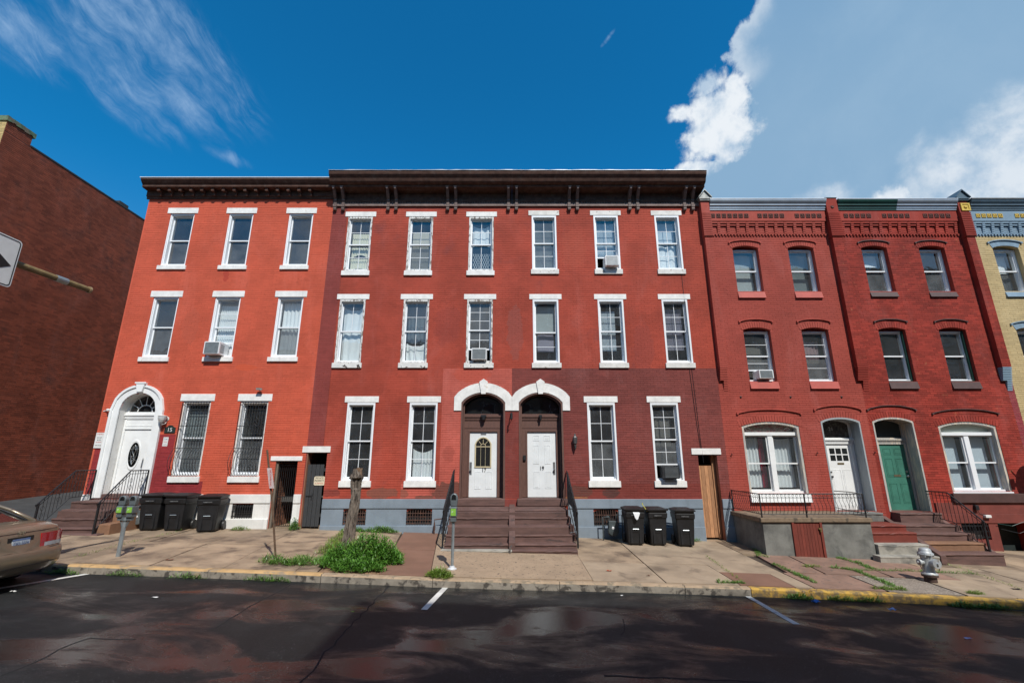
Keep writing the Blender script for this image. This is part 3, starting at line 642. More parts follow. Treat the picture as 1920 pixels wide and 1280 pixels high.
def window(house, xc, w, z0, z1, Y, cas=0.055, caswt=0.075, fm=None, cm=None, up=(1, 1), lo=(1, 1), split=0.5, gu=None, gl=None, rec=0.11, casf=-0.012, raised=0.0):
    """double-hung window; returns the frame part.  opening is xc +- w/2, z0..z1"""
    fm = fm or VINYL; cm = cm or fm; x0, x1 = xc - w / 2, xc + w / 2
    mb = MB()
    if cas: ring(mb, x0 + 0.001, x1 - 0.001, z0 + 0.001, z1 - 0.001, cas, Y + casf, Y + 0.045, wt=caswt, wb=0.03)
    f = obj('window', mb, cm, house) if cas else None
    mb = MB(); i0 = 0.003; ci = cas * 0.55
    ring(mb, x0 + ci + i0, x1 - ci - i0, z0 + 0.03, z1 - (caswt * 0.5 if cas else 0.006), 0.045, Y + (0.046 if cas else rec - 0.05), Y + rec + 0.13)
    if f is None: f = obj('window', mb, fm, house)
    else: obj('jamb_liner', mb, fm, f)
    a, c = x0 + ci + 0.04, x1 - ci - 0.04; zb, zt = z0 + 0.07, z1 - (caswt * 0.5 if cas else 0.006) - 0.042
    zm = zb + (zt - zb) * split
    sash(f, a, c, zm - 0.02, zt, Y + rec, *up, m_=fm, gm=gu or GLASS)
    sash(f, a, c, zb + raised, zm + 0.02, Y + rec + 0.045, *lo, m_=fm, gm=gl or GLASS)
    return f
def sill(house, xc, w, z0, z1, Y, m_, proud=0.06, name='window_sill', slope=0.0):
    mb = MB(); mb.hexa([(xc - w / 2, Y - proud, z0), (xc + w / 2, Y - proud, z0), (xc + w / 2, Y + 0.05, z0), (xc - w / 2, Y + 0.05, z0),
                        (xc - w / 2, Y - proud + slope, z1 - 0.012), (xc + w / 2, Y - proud + slope, z1 - 0.012), (xc + w / 2, Y + 0.10, z1 + 0.002), (xc - w / 2, Y + 0.10, z1 + 0.002)])
    return obj(name, mb, m_, house, bevel=0.008)
def lintel(house, xc, w, z0, z1, Y, m_, proud=0.025):
    mb = MB(); mb.box(xc - w / 2, xc + w / 2, Y - proud, Y + 0.02, z0 + 0.001, z1); return obj('lintel', mb, m_, house, bevel=0.008)
def curtain(x0, x1, z0, z1, y, m_, name='curtain', cat='curtain', label='', amp=0.025, folds=7, seed=1, group='curtains and blinds behind the windows', sag=0.0, taper=0.0, topsag=0.0):
    rr = random.Random(seed); nx, nz = 40, 10; mb = MB(); ph = rr.uniform(0, 6)
    for j in range(nz + 1):
        for i in range(nx + 1):
            u, v = i / nx, j / nz; x_ = x0 + (x1 - x0) * u; z_ = z0 + (z1 - z0) * v
            if taper: xc = (x0 + x1) / 2; x_ = xc + (x_ - xc) * (1 - taper * (1 - abs(v - 0.35) * 1.5))
            z_ += sag * (1 - v) * (4 * u * (1 - u)) - topsag * v * (4 * u * (1 - u))
            mb.v.append((x_, y + amp * math.sin(folds * 2 * PI * u + ph + 0.8 * math.sin(3 * v + ph)) * (0.6 + 0.4 * math.sin(5 * u + 2 * v + ph)), z_))
    for j in range(nz):
        for i in range(nx):
            a = j * (nx + 1) + i; mb.f.append((a, a + 1, a + nx + 2, a + nx + 1)); mb.mi.append(0)
    return obj(name, mb, m_, label=label, cat=cat, group=group, smooth=True)
def blind(x0, x1, z0, z1, y, m_, label, slats=False, group='curtains and blinds behind the windows'):
    mb = MB()
    if slats:
        r_ = root('window_blind', ((x0 + x1) / 2, y, z0), label, 'blind', group); z = z1 - 0.03; first = None
        mb.box(x0, x1, y - 0.015, y + 0.02, z1 - 0.025, z1); obj('head_rail', mb, m_, r_)
        while z > z0 + 0.02:
            if first is None:
                s_ = MB(); s_.hexa([(x0, y, z - 0.03), (x1, y, z - 0.03), (x1, y + 0.012, z - 0.03), (x0, y + 0.012, z - 0.03), (x0, y - 0.004, z), (x1, y - 0.004, z), (x1, y, z), (x0, y, z)])
                first = obj('slat', s_, m_, r_); zf = z
            else: inst(first, r_, (0, 0, z - zf))
            z -= 0.042
        return r_
    mb.box(x0, x1, y, y + 0.004, z0, z1); mb.box(x0, x1, y - 0.012, y + 0.012, z0 - 0.015, z0)
    return obj('window_blind', mb, m_, label=label, cat='blind', group=group)
SHEER = clothmat('sheer_white', (0.80, 0.82, 0.84), 0.15, 0.1); CREAMC = clothmat('cream_lace', (0.82, 0.78, 0.62), 0.15, 0.12); LILAC = clothmat('lilac_cloth', (0.42, 0.40, 0.50)); REDC = clothmat('red_cloth', (0.45, 0.04, 0.08))
SHEET = clothmat('white_sheet', (0.88, 0.90, 0.92), 0.12, 0.08); GREYSH = clothmat('grey_shade', (0.42, 0.46, 0.47), 0.15); PALEB = clothmat('pale_blue_shade', (0.62, 0.70, 0.78), 0.15); BEIGEC = clothmat('beige_shade', (0.62, 0.58, 0.50), 0.15)
def shell(house, X0, X1, Z0, Z1, Y, wm, side_m=None, Zl=None, Zr=None, depth=10.0):
    """side walls, back, roof and rooms, so that no sky shows through the windows"""
    mb = MB(); Yb = Y + depth
    for x_, s_ in ((X0, 1), (X1, -1)):
        mb.quad((x_, Y + 0.001, Z0), (x_, Yb, Z0), (x_, Yb, Z1), (x_, Y + 0.001, Z1))
    mb.quad((X0, Yb, Z0), (X1, Yb, Z0), (X1, Yb, Z1 - 0.3), (X0, Yb, Z1 - 0.3))
    obj('side_and_back_walls', mb, wm, house)
    mb = MB(); mb.box(X0 + 0.01, X1 - 0.01, Y + 0.02, Yb, Z1 - 0.36, Z1 - 0.25); obj('roof', mb, TAR, house)
    mb = MB(); yr = Y + 3.2
    mb.quad((X0 + 0.02, yr, Z0), (X1 - 0.02, yr, Z0), (X1 - 0.02, yr, Z1 - 0.4), (X0 + 0.02, yr, Z1 - 0.4))
    for z_ in ((-1.3, -1.15), (2.2, 2.42), (5.45, 5.65)): mb.box(X0 + 0.02, X1 - 0.02, Y + 0.62, yr, *z_)
    n = 3 if X1 - X0 > 5.5 else 2
    for i in range(n + 1):
        x_ = X0 + 0.03 + (X1 - X0 - 0.06) * i / n if i in (0, n) else X0 + (X1 - X0) * i / n
        mb.quad((x_, Y + 0.34, Z0), (x_, yr, Z0), (x_, yr, Z1 - 0.4), (x_, Y + 0.34, Z1 - 0.4))
    obj('inner_rooms', mb, ROOM, house)
def leafdoor(par, x0, x1, z0, z1, y, m_, panels=(), name='door', hinge=None):
    mb = MB(); mb.box(x0, x1, y, y + 0.045, z0, z1); d = obj(name, mb, m_, par)
    for (a, c, e, f_) in panels:       # raised mouldings, given as fractions
        xa, xb, za, zb = x0 + (x1 - x0) * a, x0 + (x1 - x0) * c, z0 + (z1 - z0) * e, z0 + (z1 - z0) * f_
        pm = MB(); ring(pm, xa, xb, za, zb, 0.016, y - 0.008, y + 0.001); pm.box(xa + 0.04, xb - 0.04, y - 0.006, y + 0.001, za + 0.04, zb - 0.04)
        obj('door_panel', pm, m_, d)
    return d
# ---------------------------------------------------------------- house 15 (coral)
ZB = -3.0
CX15 = (-11.93, -9.80, -7.63); W88 = 0.44
ops15 = [(c - W88, c + W88, 6.60, 8.63, 0) for c in CX15] + [(c - W88, c + W88, 3.315, 5.424, 0) for c in (-11.91, -9.78, -7.62)]
ops15 += [(c - 0.45, c + 0.45, -0.488, 1.846, 0) for c in (-10.22, -8.355)]
D15 = (-12.68, -11.50, -1.06, 1.55, 0.56, 0.30, 1)
G15 = (-7.42, -6.73, ZB, -0.03, 0, 0.30, 2); BW15 = (-8.58, -7.93, -1.73, -1.31, 0, 0.25, 1)
ops15 += [D15, G15, BW15]
H15 = root('row_house', (-9.88, YF, -2.0), 'three-storey row house painted bright coral red with white arched doorway, number 15', 'row house', 'red row houses along the street')
obj('facade_wall', wallmesh(-13.25, -6.5, ZB, 9.3, YF, ops15), [B15, WHITEB, INB], H15)
def reg15(x, z):
    return 1 if (z < 0.77 and x < -10.72) or (z < -0.69 + 0.05 * math.sin(x * 9) and x < -9.62) else 0
obj('painted_bricks', bricks(-13.25, -6.5, -1.03, 9.25, YF, ops15, reg15, splits=(-10.72, -9.62)), [B15, B15d], H15, kind='stuff')
shell(H15, -13.25, -6.5, ZB, 9.55, YF, MORT)
mb = MB(); mb.box(-13.255, -13.2, YF - 0.01, YF + 9.9, ZB, 9.2); obj('corner_edge', mb, B15, H15)
for c, z0, z1 in [(c, 6.60, 8.63) for c in CX15] + [(c, 3.315, 5.424) for c in (-11.91, -9.78, -7.62)]:
    lintel(H15, c, 1.10, z1, z1 + 0.222, YF, STONEW); sill(H15, c, 1.00, z0 - 0.162, z0, YF, STONEW)
for c in (-10.22, -8.355):
    lintel(H15, c, 1.11, 1.846, 2.076, YF, STONEW); sill(H15, c, 0.98, -0.68, -0.488, YF, STONEW)
for c, z0, z1, k in [(CX15[0], 6.60, 8.63, 0), (CX15[1], 6.60, 8.63, 0), (CX15[2], 6.60, 8.63, 0), (-11.91, 3.315, 5.424, 0), (-9.78, 3.315, 5.424, 1), (-7.62, 3.315, 5.424, 0)]:
    window(H15, c, 0.88, z0, z1, YF, cas=0.04, caswt=0.05, rec=0.14, casf=0.02, up=(1, 2) if k else (1, 1), lo=(1, 2) if k else (1, 1), gu=GLASS, gl=GLASS if k else SCREEN, raised=0.42 if k else 0)
for c in (-10.22, -8.355): window(H15, c, 0.90, -0.488, 1.846, YF, cas=0.05, caswt=0.06, rec=0.14, casf=0.02, cm=WHITED, gl=SCREEN)
G_ = 'curtains and blinds behind the windows'
curtain(-10.15, -9.45, 3.4, 5.2, YF + 0.30, SHEER, label='pleated sheer curtain behind the barred window with the white air conditioner, coral house', folds=9, seed=2)
curtain(-7.95, -7.28, 3.36, 5.30, YF + 0.30, SHEET, label='long white curtain in the right second-floor window of the coral house', folds=5, seed=5)
blind(-10.60, -9.85, -0.42, 1.55, YF + 0.30, GREYSH, 'grey slatted blind behind the barred ground-floor window beside the number 15 plaque', slats=True)
# grilles that belly out at the foot
def grille(house, c, w, z0, z1, Y):
    first = None; g_ = None; n = 10; y0 = Y - 0.03
    mb = MB(); x0, x1 = c - w / 2, c + w / 2
    def prof(t): # t 0 bottom .. 1 top
        return y0 - 0.20 * max(0.0, math.sin(min(1, t / 0.36) * PI)) ** 0.8 * (1 if t < 0.36 else 0) - 0.03
    pts = [(x0, prof(t_), z0 + (z1 - z0) * t_) for t_ in [i / 24 for i in range(25)]]
    gf_ = MB(); cl_ = MB(); gf_.tube([(x0, prof(1.0), z1), (x1, prof(1.0), z1)], 0.010, 5); cbs = []
    for z_ in (0.0, 0.36, 0.66): m_ = MB(); m_.tube([(x0, prof(z_), z0 + (z1 - z0) * z_), (x1, prof(z_), z0 + (z1 - z0) * z_)], 0.010, 5); cbs.append(m_)
    for q_ in (0.3, 0.7):
        for zz in (0.30, 0.72):
            cx, cz = x0 + w * q_, z0 + (z1 - z0) * zz
            for s_ in (-1, 1):
                for t_ in (-1, 1):
                    cl_.tube([(cx + s_ * 0.075 * math.sin(a * 0.9) * (1 - a / 9), prof(zz) - 0.005, cz + t_ * (0.02 + 0.028 * a)) for a in range(0, 6)], 0.006, 4)
    g_ = obj('window_grille', gf_, IRON, house)
    for m_ in cbs: obj('crossbar', m_, IRON, g_)
    obj('scrollwork', cl_, IRON, g_, kind='stuff')
    for i in range(n + 1):
        if first is None:
            m2 = MB(); m2.tube(pts, 0.008, 5); first = obj('bar', m2, IRON, g_)
        else: inst(first, g_, (w * i / n, 0, 0))
for c in (-10.22, -8.355): grille(H15, c, 0.86, -0.475, 1.83, YF)
# cornice 15
def cornice_profile(mb, X0, X1, Y, prof):
    for (ya, za), (yb, zb) in zip(prof, prof[1:]): mb.quad((X0, Y - ya, za), (X1, Y - ya, za), (X1, Y - yb, zb), (X0, Y - yb, zb))
    for x_ in (X0, X1): mb.quad(*[(x_, Y - a, z_) for a, z_ in prof])
mb = MB(); cornice_profile(mb, -13.33, -6.52, YF, [(0, 9.20), (0.05, 9.20), (0.05, 9.27), (0.09, 9.30), (0.09, 9.50), (0.30, 9.50), (0.34, 9.52), (0.34, 9.60), (0.40, 9.66), (0.46, 9.74), (0.46, 9.80), (0, 9.80)])
c15 = obj('cornice', mb, CORN, H15)
br0 = None
for i in range(15):
    x_ = -12.62 + i * (5.46 / 14) - 0.15
    if br0 is None:
        m2 = MB(); m2.box(x_ - 0.05, x_ + 0.05, YF - 0.28, YF - 0.092, 9.39, 9.498); m2.box(x_ - 0.04, x_ + 0.04, YF - 0.16, YF - 0.092, 9.27, 9.388); br0 = obj('bracket', m2, CORN, c15); xb0 = x_
    else: inst(br0, c15, (x_ - xb0, 0, 0))
mb = MB(); mb.box(-13.36, -6.53, YF - 0.48, YF + 0.3, 9.802, 9.83); obj('flashing', mb, ALU, H15)
# base
def base(house, segs, zt, zc, zp, m_, Y=YF, holes=()):
    for (a, c) in segs:
        mb = MB(); mb.box(a, c, Y - 0.055, Y + 0.02, zc + 0.002, zt); obj('base_course', mb, m_, house, bevel=0.008)
        cuts = sorted([h for h in holes if a < (h[0] + h[1]) / 2 < c]); s_ = a
        mb = MB()
        for h in cuts + [None]:
            e = h[0] if h else c
            mb.box(s_, e, Y - 0.03, Y + 0.02, zp, zc)
            if h:
                mb.box(h[0], h[1], Y - 0.03, Y + 0.02, zp, h[2])
                if h[3] < zc - 0.01: mb.box(h[0], h[1], Y - 0.03, Y + 0.02, h[3], zc)
                s_ = h[1]
        obj('base_wall', mb, m_, house)
        mb = MB(); mb.box(a, c, Y - 0.075, Y + 0.02, ZB, zp - 0.001); obj('plinth', mb, m_, house, bevel=0.01)
base(H15, [(-13.25, -12.97), (-11.26, -7.43), (-6.725, -6.505)], -1.03, -1.29, -1.74, WHITEB, holes=[(-8.58, -7.93, -1.73, -1.30)])
def cellar_grate(house, x0, x1, z0, z1, rise, Y, m_, bars=8, cross=3, glass=True):
    mb = MB(); o = (x0, x1, z0, z1, rise)
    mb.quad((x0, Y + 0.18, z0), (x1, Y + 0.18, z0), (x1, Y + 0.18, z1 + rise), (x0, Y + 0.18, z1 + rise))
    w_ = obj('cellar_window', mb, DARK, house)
    b0 = None
    for i in range(bars):
        x_ = x0 + (x1 - x0) * (i + 0.5) / bars; m2 = MB()
        m2.tube([(x_, Y + 0.0 - 0.03 * math.sin(t_ * PI), z0 + (arch_top(o, x_) - z0) * t_) for t_ in (0, .25, .5, .75, 1)], 0.011, 5); obj('bar', m2, m_, w_)
    m2 = MB()
    for j in range(cross):
        z_ = z0 + (z1 - z0) * (j + 0.5) / cross; m2.box(x0, x1, Y - 0.022, Y - 0.012, z_ - 0.012, z_ + 0.012)
    obj('crossbar', m2, m_, w_); return w_
cellar_grate(H15, -8.58, -7.93, -1.73, -1.31, 0, YF, IRON, 9, 3)
# doorway 15
def archband(house, x0, x1, zfoot, zs, rise, wd, Y, m_, proud=0.05, feet=True, name='arch_surround'):
    inn = arc(x0, x1, zs, rise, 18); out = arc(x0, x1, zs, rise + wd, 18, grow=wd)
    if feet: inn = [(x0, zfoot)] + inn + [(x1, zfoot)]; out = [(x0 - wd, zfoot)] + out + [(x1 + wd, zfoot)]
    mb = MB(); mb.strip(out, inn, Y - proud, Y + 0.01); return obj(name, mb, m_, house), inn, out
def arch_glass(par, x0, x1, z0, zs, rise, y, m_, name='pane'):
    a_ = arc(x0, x1, zs, rise, 16); mb = MB(); mb.quad(*([(x0, y, z0)] + [(x1, y, z0)] + [(x, y, z) for x, z in a_[::-1]])); return obj(name, mb, m_, par)
ab, _, _ = archband(H15, -12.68, -11.50, -1.13, 1.55, 0.56, 0.265, YF, WHITE, 0.05)
mb = MB()
o2 = [(x, z) for x, z in arc(-12.68, -11.50, 1.55, 0.56 + 0.265, 18, grow=0.265)]; i2 = [(x, z) for x, z in arc(-12.68, -11.50, 1.55, 0.56 + 0.19, 18, grow=0.19)]
mb.strip([(o2[0][0], -1.13)] + o2 + [(o2[-1][0], -1.13)], [(i2[0][0], -1.13)] + i2 + [(i2[-1][0], -1.13)], YF - 0.085, YF - 0.051)
obj('outer_moulding', mb, WHITE, ab)
mb = MB(); mb.prism([(-12.17, 2.13), (-12.01, 2.13), (-11.94, 2.44), (-12.24, 2.44)], YF - 0.13, YF); mb.prism([(-12.27, 2.40), (-11.91, 2.40), (-11.91, 2.45), (-12.27, 2.45)], YF - 0.145, YF - 0.13); obj('keystone', mb, WHITE, H15, bevel=0.008)
def doorframe(house, o, leaf, zpan, zbar, y, m_, bar_m=None, glass=DARKGLASS, thick=0.10, jm=None):
    """timber infill of an arched doorway; zpan: top of door head, zbar: (bottom, top) of transom bar"""
    x0, x1, z0, zs, rise = o[:5]; lx0, lx1, lz0, lz1 = leaf; mb = MB()
    mb.box(x0 + 0.002, lx0 - 0.002, y, y + thick, lz0, lz1); mb.box(lx1 + 0.002, x1 - 0.002, y, y + thick, lz0, lz1)
    mb.box(x0 + 0.002, x1 - 0.002, y + 0.001, y + thick, lz1 + 0.002, zbar[0])
    f = obj('door_frame', mb, m_, house)
    mb = MB()
    for xa, xb in ((lx0 - 0.05, lx0 - 0.004), (lx1 + 0.004, lx1 + 0.05)): mb.box(xa, xb, y - 0.02, y - 0.001, lz0, lz1 + 0.05)
    mb.box(lx0 - 0.004, lx1 + 0.004, y - 0.02, y - 0.001, lz1 + 0.004, lz1 + 0.05)
    obj('architrave', mb, m_, f)
    mb = MB(); ring(mb, x0 + 0.06, x1 - 0.06, zpan, zbar[0] - 0.02, 0.02, y - 0.012, y); obj('head_panel', mb, m_, f)
    h = (zbar[1] - zbar[0]); mb = MB(); mb.box(x0 + 0.002, x1 - 0.002, y - 0.03, y + thick, zbar[0] + 0.002, zbar[0] + h * 0.4); mb.box(x0 + 0.002, x1 - 0.002, y - 0.06, y + thick, zbar[0] + h * 0.4 + 0.002, zbar[0] + h * 0.7); mb.box(x0 + 0.002, x1 - 0.002, y - 0.02, y + thick, zbar[0] + h * 0.7 + 0.002, zbar[1])
    obj('transom_bar', mb, bar_m or m_, f)
    mb = MB(); oa = arc(x0, x1, zs, rise, 16); ia = arc(x0, x1, zs, rise, 16, grow=-0.06)
    ia = [(x, z - 0.055) for x, z in ia]
    mb.strip([(x0, zbar[1] + 0.002)] + oa + [(x1, zbar[1] + 0.002)], [(x0 + 0.06, zbar[1] + 0.002)] + ia + [(x1 - 0.06, zbar[1] + 0.002)], y + 0.0, y + thick)
    obj('transom_frame', mb, m_, f)
    g_ = MB(); g_.quad(*([(x0 + 0.06, y + 0.05, zbar[1])] + [(x1 - 0.06, y + 0.05, zbar[1])] + [(x, y + 0.05, z) for x, z in ia[::-1]])); obj('transom_pane', g_, glass, f)
    # closed vestibule behind
    mb = MB(); mb.box(x0 - 0.15, x1 + 0.15, y + 0.9, y + 0.92, lz0 - 0.1, zs + rise + 0.2); obj('vestibule_back', mb, DARK, f)
    return f
f = doorframe(H15, D15, (-12.60, -11.76 + 0.02, -1.02, 0.96), 1.06, (1.31, 1.52), YF + 0.27, WHITE, glass=DARKGLASS)
mb = MB(); cxx, czz, yy = -12.09, 1.53, YF + 0.285
for k_ in range(1, 6): a_ = PI * k_ / 6; mb.tube([(cxx + 0.24 * math.cos(a_), yy, czz + 0.22 * math.sin(a_)), (cxx + 0.54 * math.cos(a_), yy, czz + 0.5 * math.sin(a_))], 0.012, 5)
mb.tube([(cxx + 0.24 * math.cos(PI * i / 12), yy, czz + 0.22 * math.sin(PI * i / 12)) for i in range(13)], 0.014, 5); obj('fanlight_bars', mb, WHITE, f)
d = leafdoor(f, -12.60, -11.74, -1.02, 0.96, YF + 0.285, WHITE)
mb = MB(); mb.lathe([(0.001, 0), (0.19, 0.0), (0.205, -0.012), (0.19, -0.02), (0.165, -0.012), (0.165, 0)], n=28, axis='y')
mb.v = [(x - 12.17, y + YF + 0.284, z * 2.35 + 0.16) for x, y, z in mb.v]; obj('oval_moulding', mb, WHITE, d)
mb = MB(); mb.lathe([(0.0, 0), (0.165, 0)], n=28, axis='y'); mb.v = [(x - 12.17, YF + 0.272, z * 2.35 + 0.16) for x, y, z in mb.v]; obj('oval_pane', mb, DARKGLASS, d)
LEAD = mat('leaded_came', (0.45, 0.46, 0.45), 0.3, 0.2, 20, metal=0.7); mb = MB(); rr = random.Random(4)
for s_ in (-1, 1):
    mb.tube([(-12.17 + s_ * 0.10 * math.sin(t_ * 2.6), YF + 0.268, -0.12 + 0.56 * t_ / 1.0) for t_ in [i / 14 for i in range(15)]], 0.005, 4)
    mb.tube([(-12.17 + s_ * 0.05 * math.sin(t_ * 6.3), YF + 0.268, -0.15 + 0.62 * t_) for t_ in [i / 20 for i in range(21)]], 0.006, 4)
for z_ in (-0.02, 0.34): mb.tube([(-12.31, YF + 0.268, z_), (-12.03, YF + 0.268, z_)], 0.004, 4)
for _ in range(9): mb.lathe([(0, 0), (0.014, 0.0), (0, -0.01)], (-12.17 + rr.uniform(-0.06, 0.06), YF + 0.268, rr.uniform(-0.1, 0.42)), 7, 'y')
obj('leading', mb, LEAD, d)
mb = MB(); mb.tube([(-11.83, YF + 0.24, -0.25), (-11.81, YF + 0.22, -0.1), (-11.81, YF + 0.24, 0.05)], 0.011, 5); mb.lathe([(0.02, 0), (0.02, -0.03)], (-11.83, YF + 0.284, -0.32), 8, 'y'); obj('handle', mb, IRON, d)
mb = MB(); mb.box(-12.68, -11.50, YF - 0.02, YF + 0.35, -1.14, -1.022); obj('threshold', mb, STEPB, H15)
# passage openings and their tunnels
def passage(house, x0, x1, ztop, zfl, Y, depth=4.0, lm=INB):
    mb = MB(); mb.quad((x0, Y + 0.01, ZB), (x0, Y + depth, ZB), (x0, Y + depth, ztop), (x0, Y + 0.01, ztop)); mb.quad((x1, Y + 0.3, ZB), (x1, Y + depth, ZB), (x1, Y + depth, ztop), (x1, Y + 0.3, ztop))
    mb.quad((x0, Y + depth, ZB), (x1, Y + depth, ZB), (x1, Y + depth, ztop), (x0, Y + depth, ztop)); mb.quad((x0, Y + 0.3, ztop + 0.001), (x1, Y + 0.3, ztop + 0.001), (x1, Y + depth, ztop + 0.001), (x0, Y + depth, ztop + 0.001))
    o = obj('passage_walls', mb, MORT, house)
    mb = MB(); mb.box(x0, x1, Y - 0.05, Y + depth, ZB, zfl); obj('passage_floor', mb, TANC, house)
    b_ = bricks(Y + 0.02, Y + 3.0, zfl, ztop - 0.02, x0, [], swap=True); obj('passage_bricks', b_, lm, house, kind='stuff')
passage(H15, -7.42, -6.73, -0.03, -2.02, YF)
lintel(H15, -7.095, 0.99, -0.03, 0.11, YF, STONEW, 0.03)
mb = MB(); mb.box(-7.42, -7.36, YF + 0.05, YF + 0.12, -2.02, -0.04); obj('gate_post', mb, mat('grey_timber', (0.16, 0.13, 0.10), 0.9, 0.3, 8, stretch=(8, 8, .6)), H15)
ig = root('iron_gate', (-7.05, YF + 0.14, -2.0), 'narrow black iron bar gate closing the passage under the coral house', 'gate', None)
mb = MB(); ring(mb, -7.34, -6.76, -1.97, -0.16, 0.018, YF + 0.13, YF + 0.15); mb.box(-7.322, -6.778, YF + 0.132, YF + 0.148, -1.12, -1.10); obj('gate_frame', mb, IRON, ig)
b0 = None
for i in range(8):
    x_ = -7.27 + i * 0.063
    if b0 is None: m2 = MB(); m2.tube([(x_, YF + 0.14, -1.955), (x_, YF + 0.14, -0.175)], 0.007, 5); b0 = obj('bar', m2, IRON, ig); xb0 = x_
    else: inst(b0, ig, (x_ - xb0, 0, 0))

# ---------------------------------------------------------------- houses 17 and 19
CX = (-5.47, -3.28, -1.10, 1.15, 3.38, 5.58)
STAIN = brick('bare_brown_stain', (0.15, 0.055, 0.042), isl=0.12, var=0.25)
def h17(side):
    L = side < 0; X0, X1 = (-6.5, 0.0) if L else (0.0, 6.76)
    dz = 0.0 if L else 0.05
    cs = CX[:3] if L else CX[3:]; r1 = (-4.88, -2.86) if L else (2.88, 4.925)
    ops = [(c - W88, c + W88, 6.405 + dz, 8.50 + dz, 0) for c in cs] + [(c - W88, c + W88, 3.115, 5.34, 0) for c in cs] + [(c - 0.45, c + 0.45, -0.63, 1.80, 0) for c in r1]
    door = (-1.64, -0.22, -1.36, 1.80, 0.33, 0.42, 2) if L else (0.22, 1.64, -1.36, 1.80, 0.33, 0.42, 2)
    gate = (-6.47, -5.83, ZB, 0.224, 0, 0.42, 3) if L else (5.86, 6.46, ZB, 0.16, 0, 0.42, 3)
    cw = [(-5.16, -4.46, -1.92, -1.53, 0.075, 0.3, 1), (-3.23, -2.44, -1.92, -1.53, 0.075, 0.3, 1)] if L else [(2.49, 3.26, -1.95, -1.55, 0.09, 0.3, 1)]
    ops += [door, gate] + cw
    H = root('row_house', ((X0 + X1) / 2, YF, -2.2), 'three-storey red row house with pink-red patch and brown arched doorway, door number 17' if L else 'three-storey row house, red above and dull brown below, with white door numbered 19', 'row house', 'red row houses along the street')
    obj('facade_wall', wallmesh(X0, X1, ZB, 9.0, YF, ops), [B17, GREYB, BROWNW, INB], H)
    if L:
        def reg(x, z):
            if abs(x) < 0.24 and z < 1.6: return 2
            if x > -2.27 and z < 2.90: return 1
            if x > -3.45 and z < -0.70: return 1
            if x < -5.98 : return 3
            return 0
        ms = [B17, B17p, B17c, B17e, STAIN]
    else:
        def reg(x, z):
            if abs(x) < 0.24 and z < 1.6: return 2
            if z < -0.70: return 2
            return 1 if z < 2.93 else 0
        ms = [B17, B17b, B17c, STAIN]
    obj('painted_bricks', bricks(X0, X1, -1.17, 8.93, YF, ops, reg, splits=(-5.98, -3.45, -2.27, -0.24) if L else (0.24,)), ms, H, kind='stuff')
    shell(H, X0, X1, ZB, 9.85, YF, MORT)
    first = True
    for c in cs:
        pl_ = STONEW; a = 8.50 + dz; lintel(H, c, 1.11, a, a + 0.195, YF, WHITED if not L else STONEW); sill(H, c, 0.98, 6.215 + dz, 6.405 + dz, YF, STONEW if L else WHITED)
        lintel(H, c, 1.11, 5.34, 5.53, YF, STONEW); sill(H, c, 0.98, 2.935, 3.115, YF, PEELS if L else WHITED)
    for c in r1: lintel(H, c, 1.10, 1.80, 2.0, YF, STONEW); sill(H, c, 1.0, -0.822, -0.63, YF, STONEW)
    return H, ops, door, gate
H17, ops17, D17, G17 = h17(-1); H19, ops19, D19, G19 = h17(1)
# (centre, z0, z1, house, casing material, upper grid, lower grid, split, raised, glass)
for c, z0, z1, H, cm, up, lo, sp, ra, gu, gl in [
    (-5.47, 6.405, 8.50, H17, PEEL, (2, 2), (2, 2), .5, 0, GLASS, GLASS), (-3.28, 6.405, 8.50, H17, PEEL, (2, 2), (2, 2), .5, 0, GLASS, SCREEN), (-1.10, 6.405, 8.50, H17, PEEL, (2, 2), (2, 1), .5, 0, GLASS, GLASS),
    (1.15, 6.455, 8.55, H19, VINYL, (2, 2), (2, 2), .5, 0, SCREEN, SCREEN), (3.38, 6.455, 8.55, H19, VINYL, (2, 2), (2, 2), .5, 0.42, GLASS, GLASS), (5.58, 6.455, 8.55, H19, VINYL, (2, 2), (2, 2), .5, 0, GLASS, GLASS),
    (-5.47, 3.115, 5.34, H17, PEEL, (2, 1), (1, 1), .5, 0, GLASS, GLASS), (-3.28, 3.115, 5.34, H17, PEEL, (2, 2), (2, 2), .5, 0, GLASS, GLASS), (-1.10, 3.115, 5.34, H17, PEEL, (2, 3), (2, 2), .52, 0.40, SCREEN, SCREEN),
    (1.15, 3.115, 5.34, H19, VINYL, (1, 1), (1, 2), .48, 0, GLASS, GLASS), (3.38, 3.115, 5.34, H19, VINYL, (2, 2), (2, 2), .5, 0, GLASS, GLASS), (5.58, 3.115, 5.34, H19, VINYL, (2, 2), (2, 2), .5, 0, GLASS, GLASS),
    (-4.88, -0.63, 1.80, H17, VINYL, (2, 2), (2, 2), .5, 0, GLASS, GLASS), (-2.86, -0.63, 1.80, H17, VINYL, (2, 2), (2, 2), .5, 0, GLASS, GLASS), (2.88, -0.63, 1.80, H19, VINYL, (2, 2), (2, 2), .5, 0, GLASS, SCREEN), (4.925, -0.63, 1.80, H19, VINYL, (2, 3), (2, 2), .52, 0.40, GLASS, SCREEN)]:
    window(H, c, 0.88 if z0 > 0 else 0.90, z0, z1, YF, cas=0.055, caswt=0.075, cm=cm, up=up, lo=lo, split=sp, raised=ra, gu=gu, gl=gl)
Yc_ = YF + 0.27
curtain(-5.80, -5.14, 6.50, 6.98, Yc_, CREAMC, label='lowest tier of cream lace curtain in the top-left window of house 17', folds=8, seed=1, sag=0.10)
curtain(-5.80, -5.14, 6.95, 7.42, Yc_ + 0.02, CREAMC, label='middle tier of scalloped cream curtain in the top-left window of house 17', folds=7, seed=3, sag=0.18)
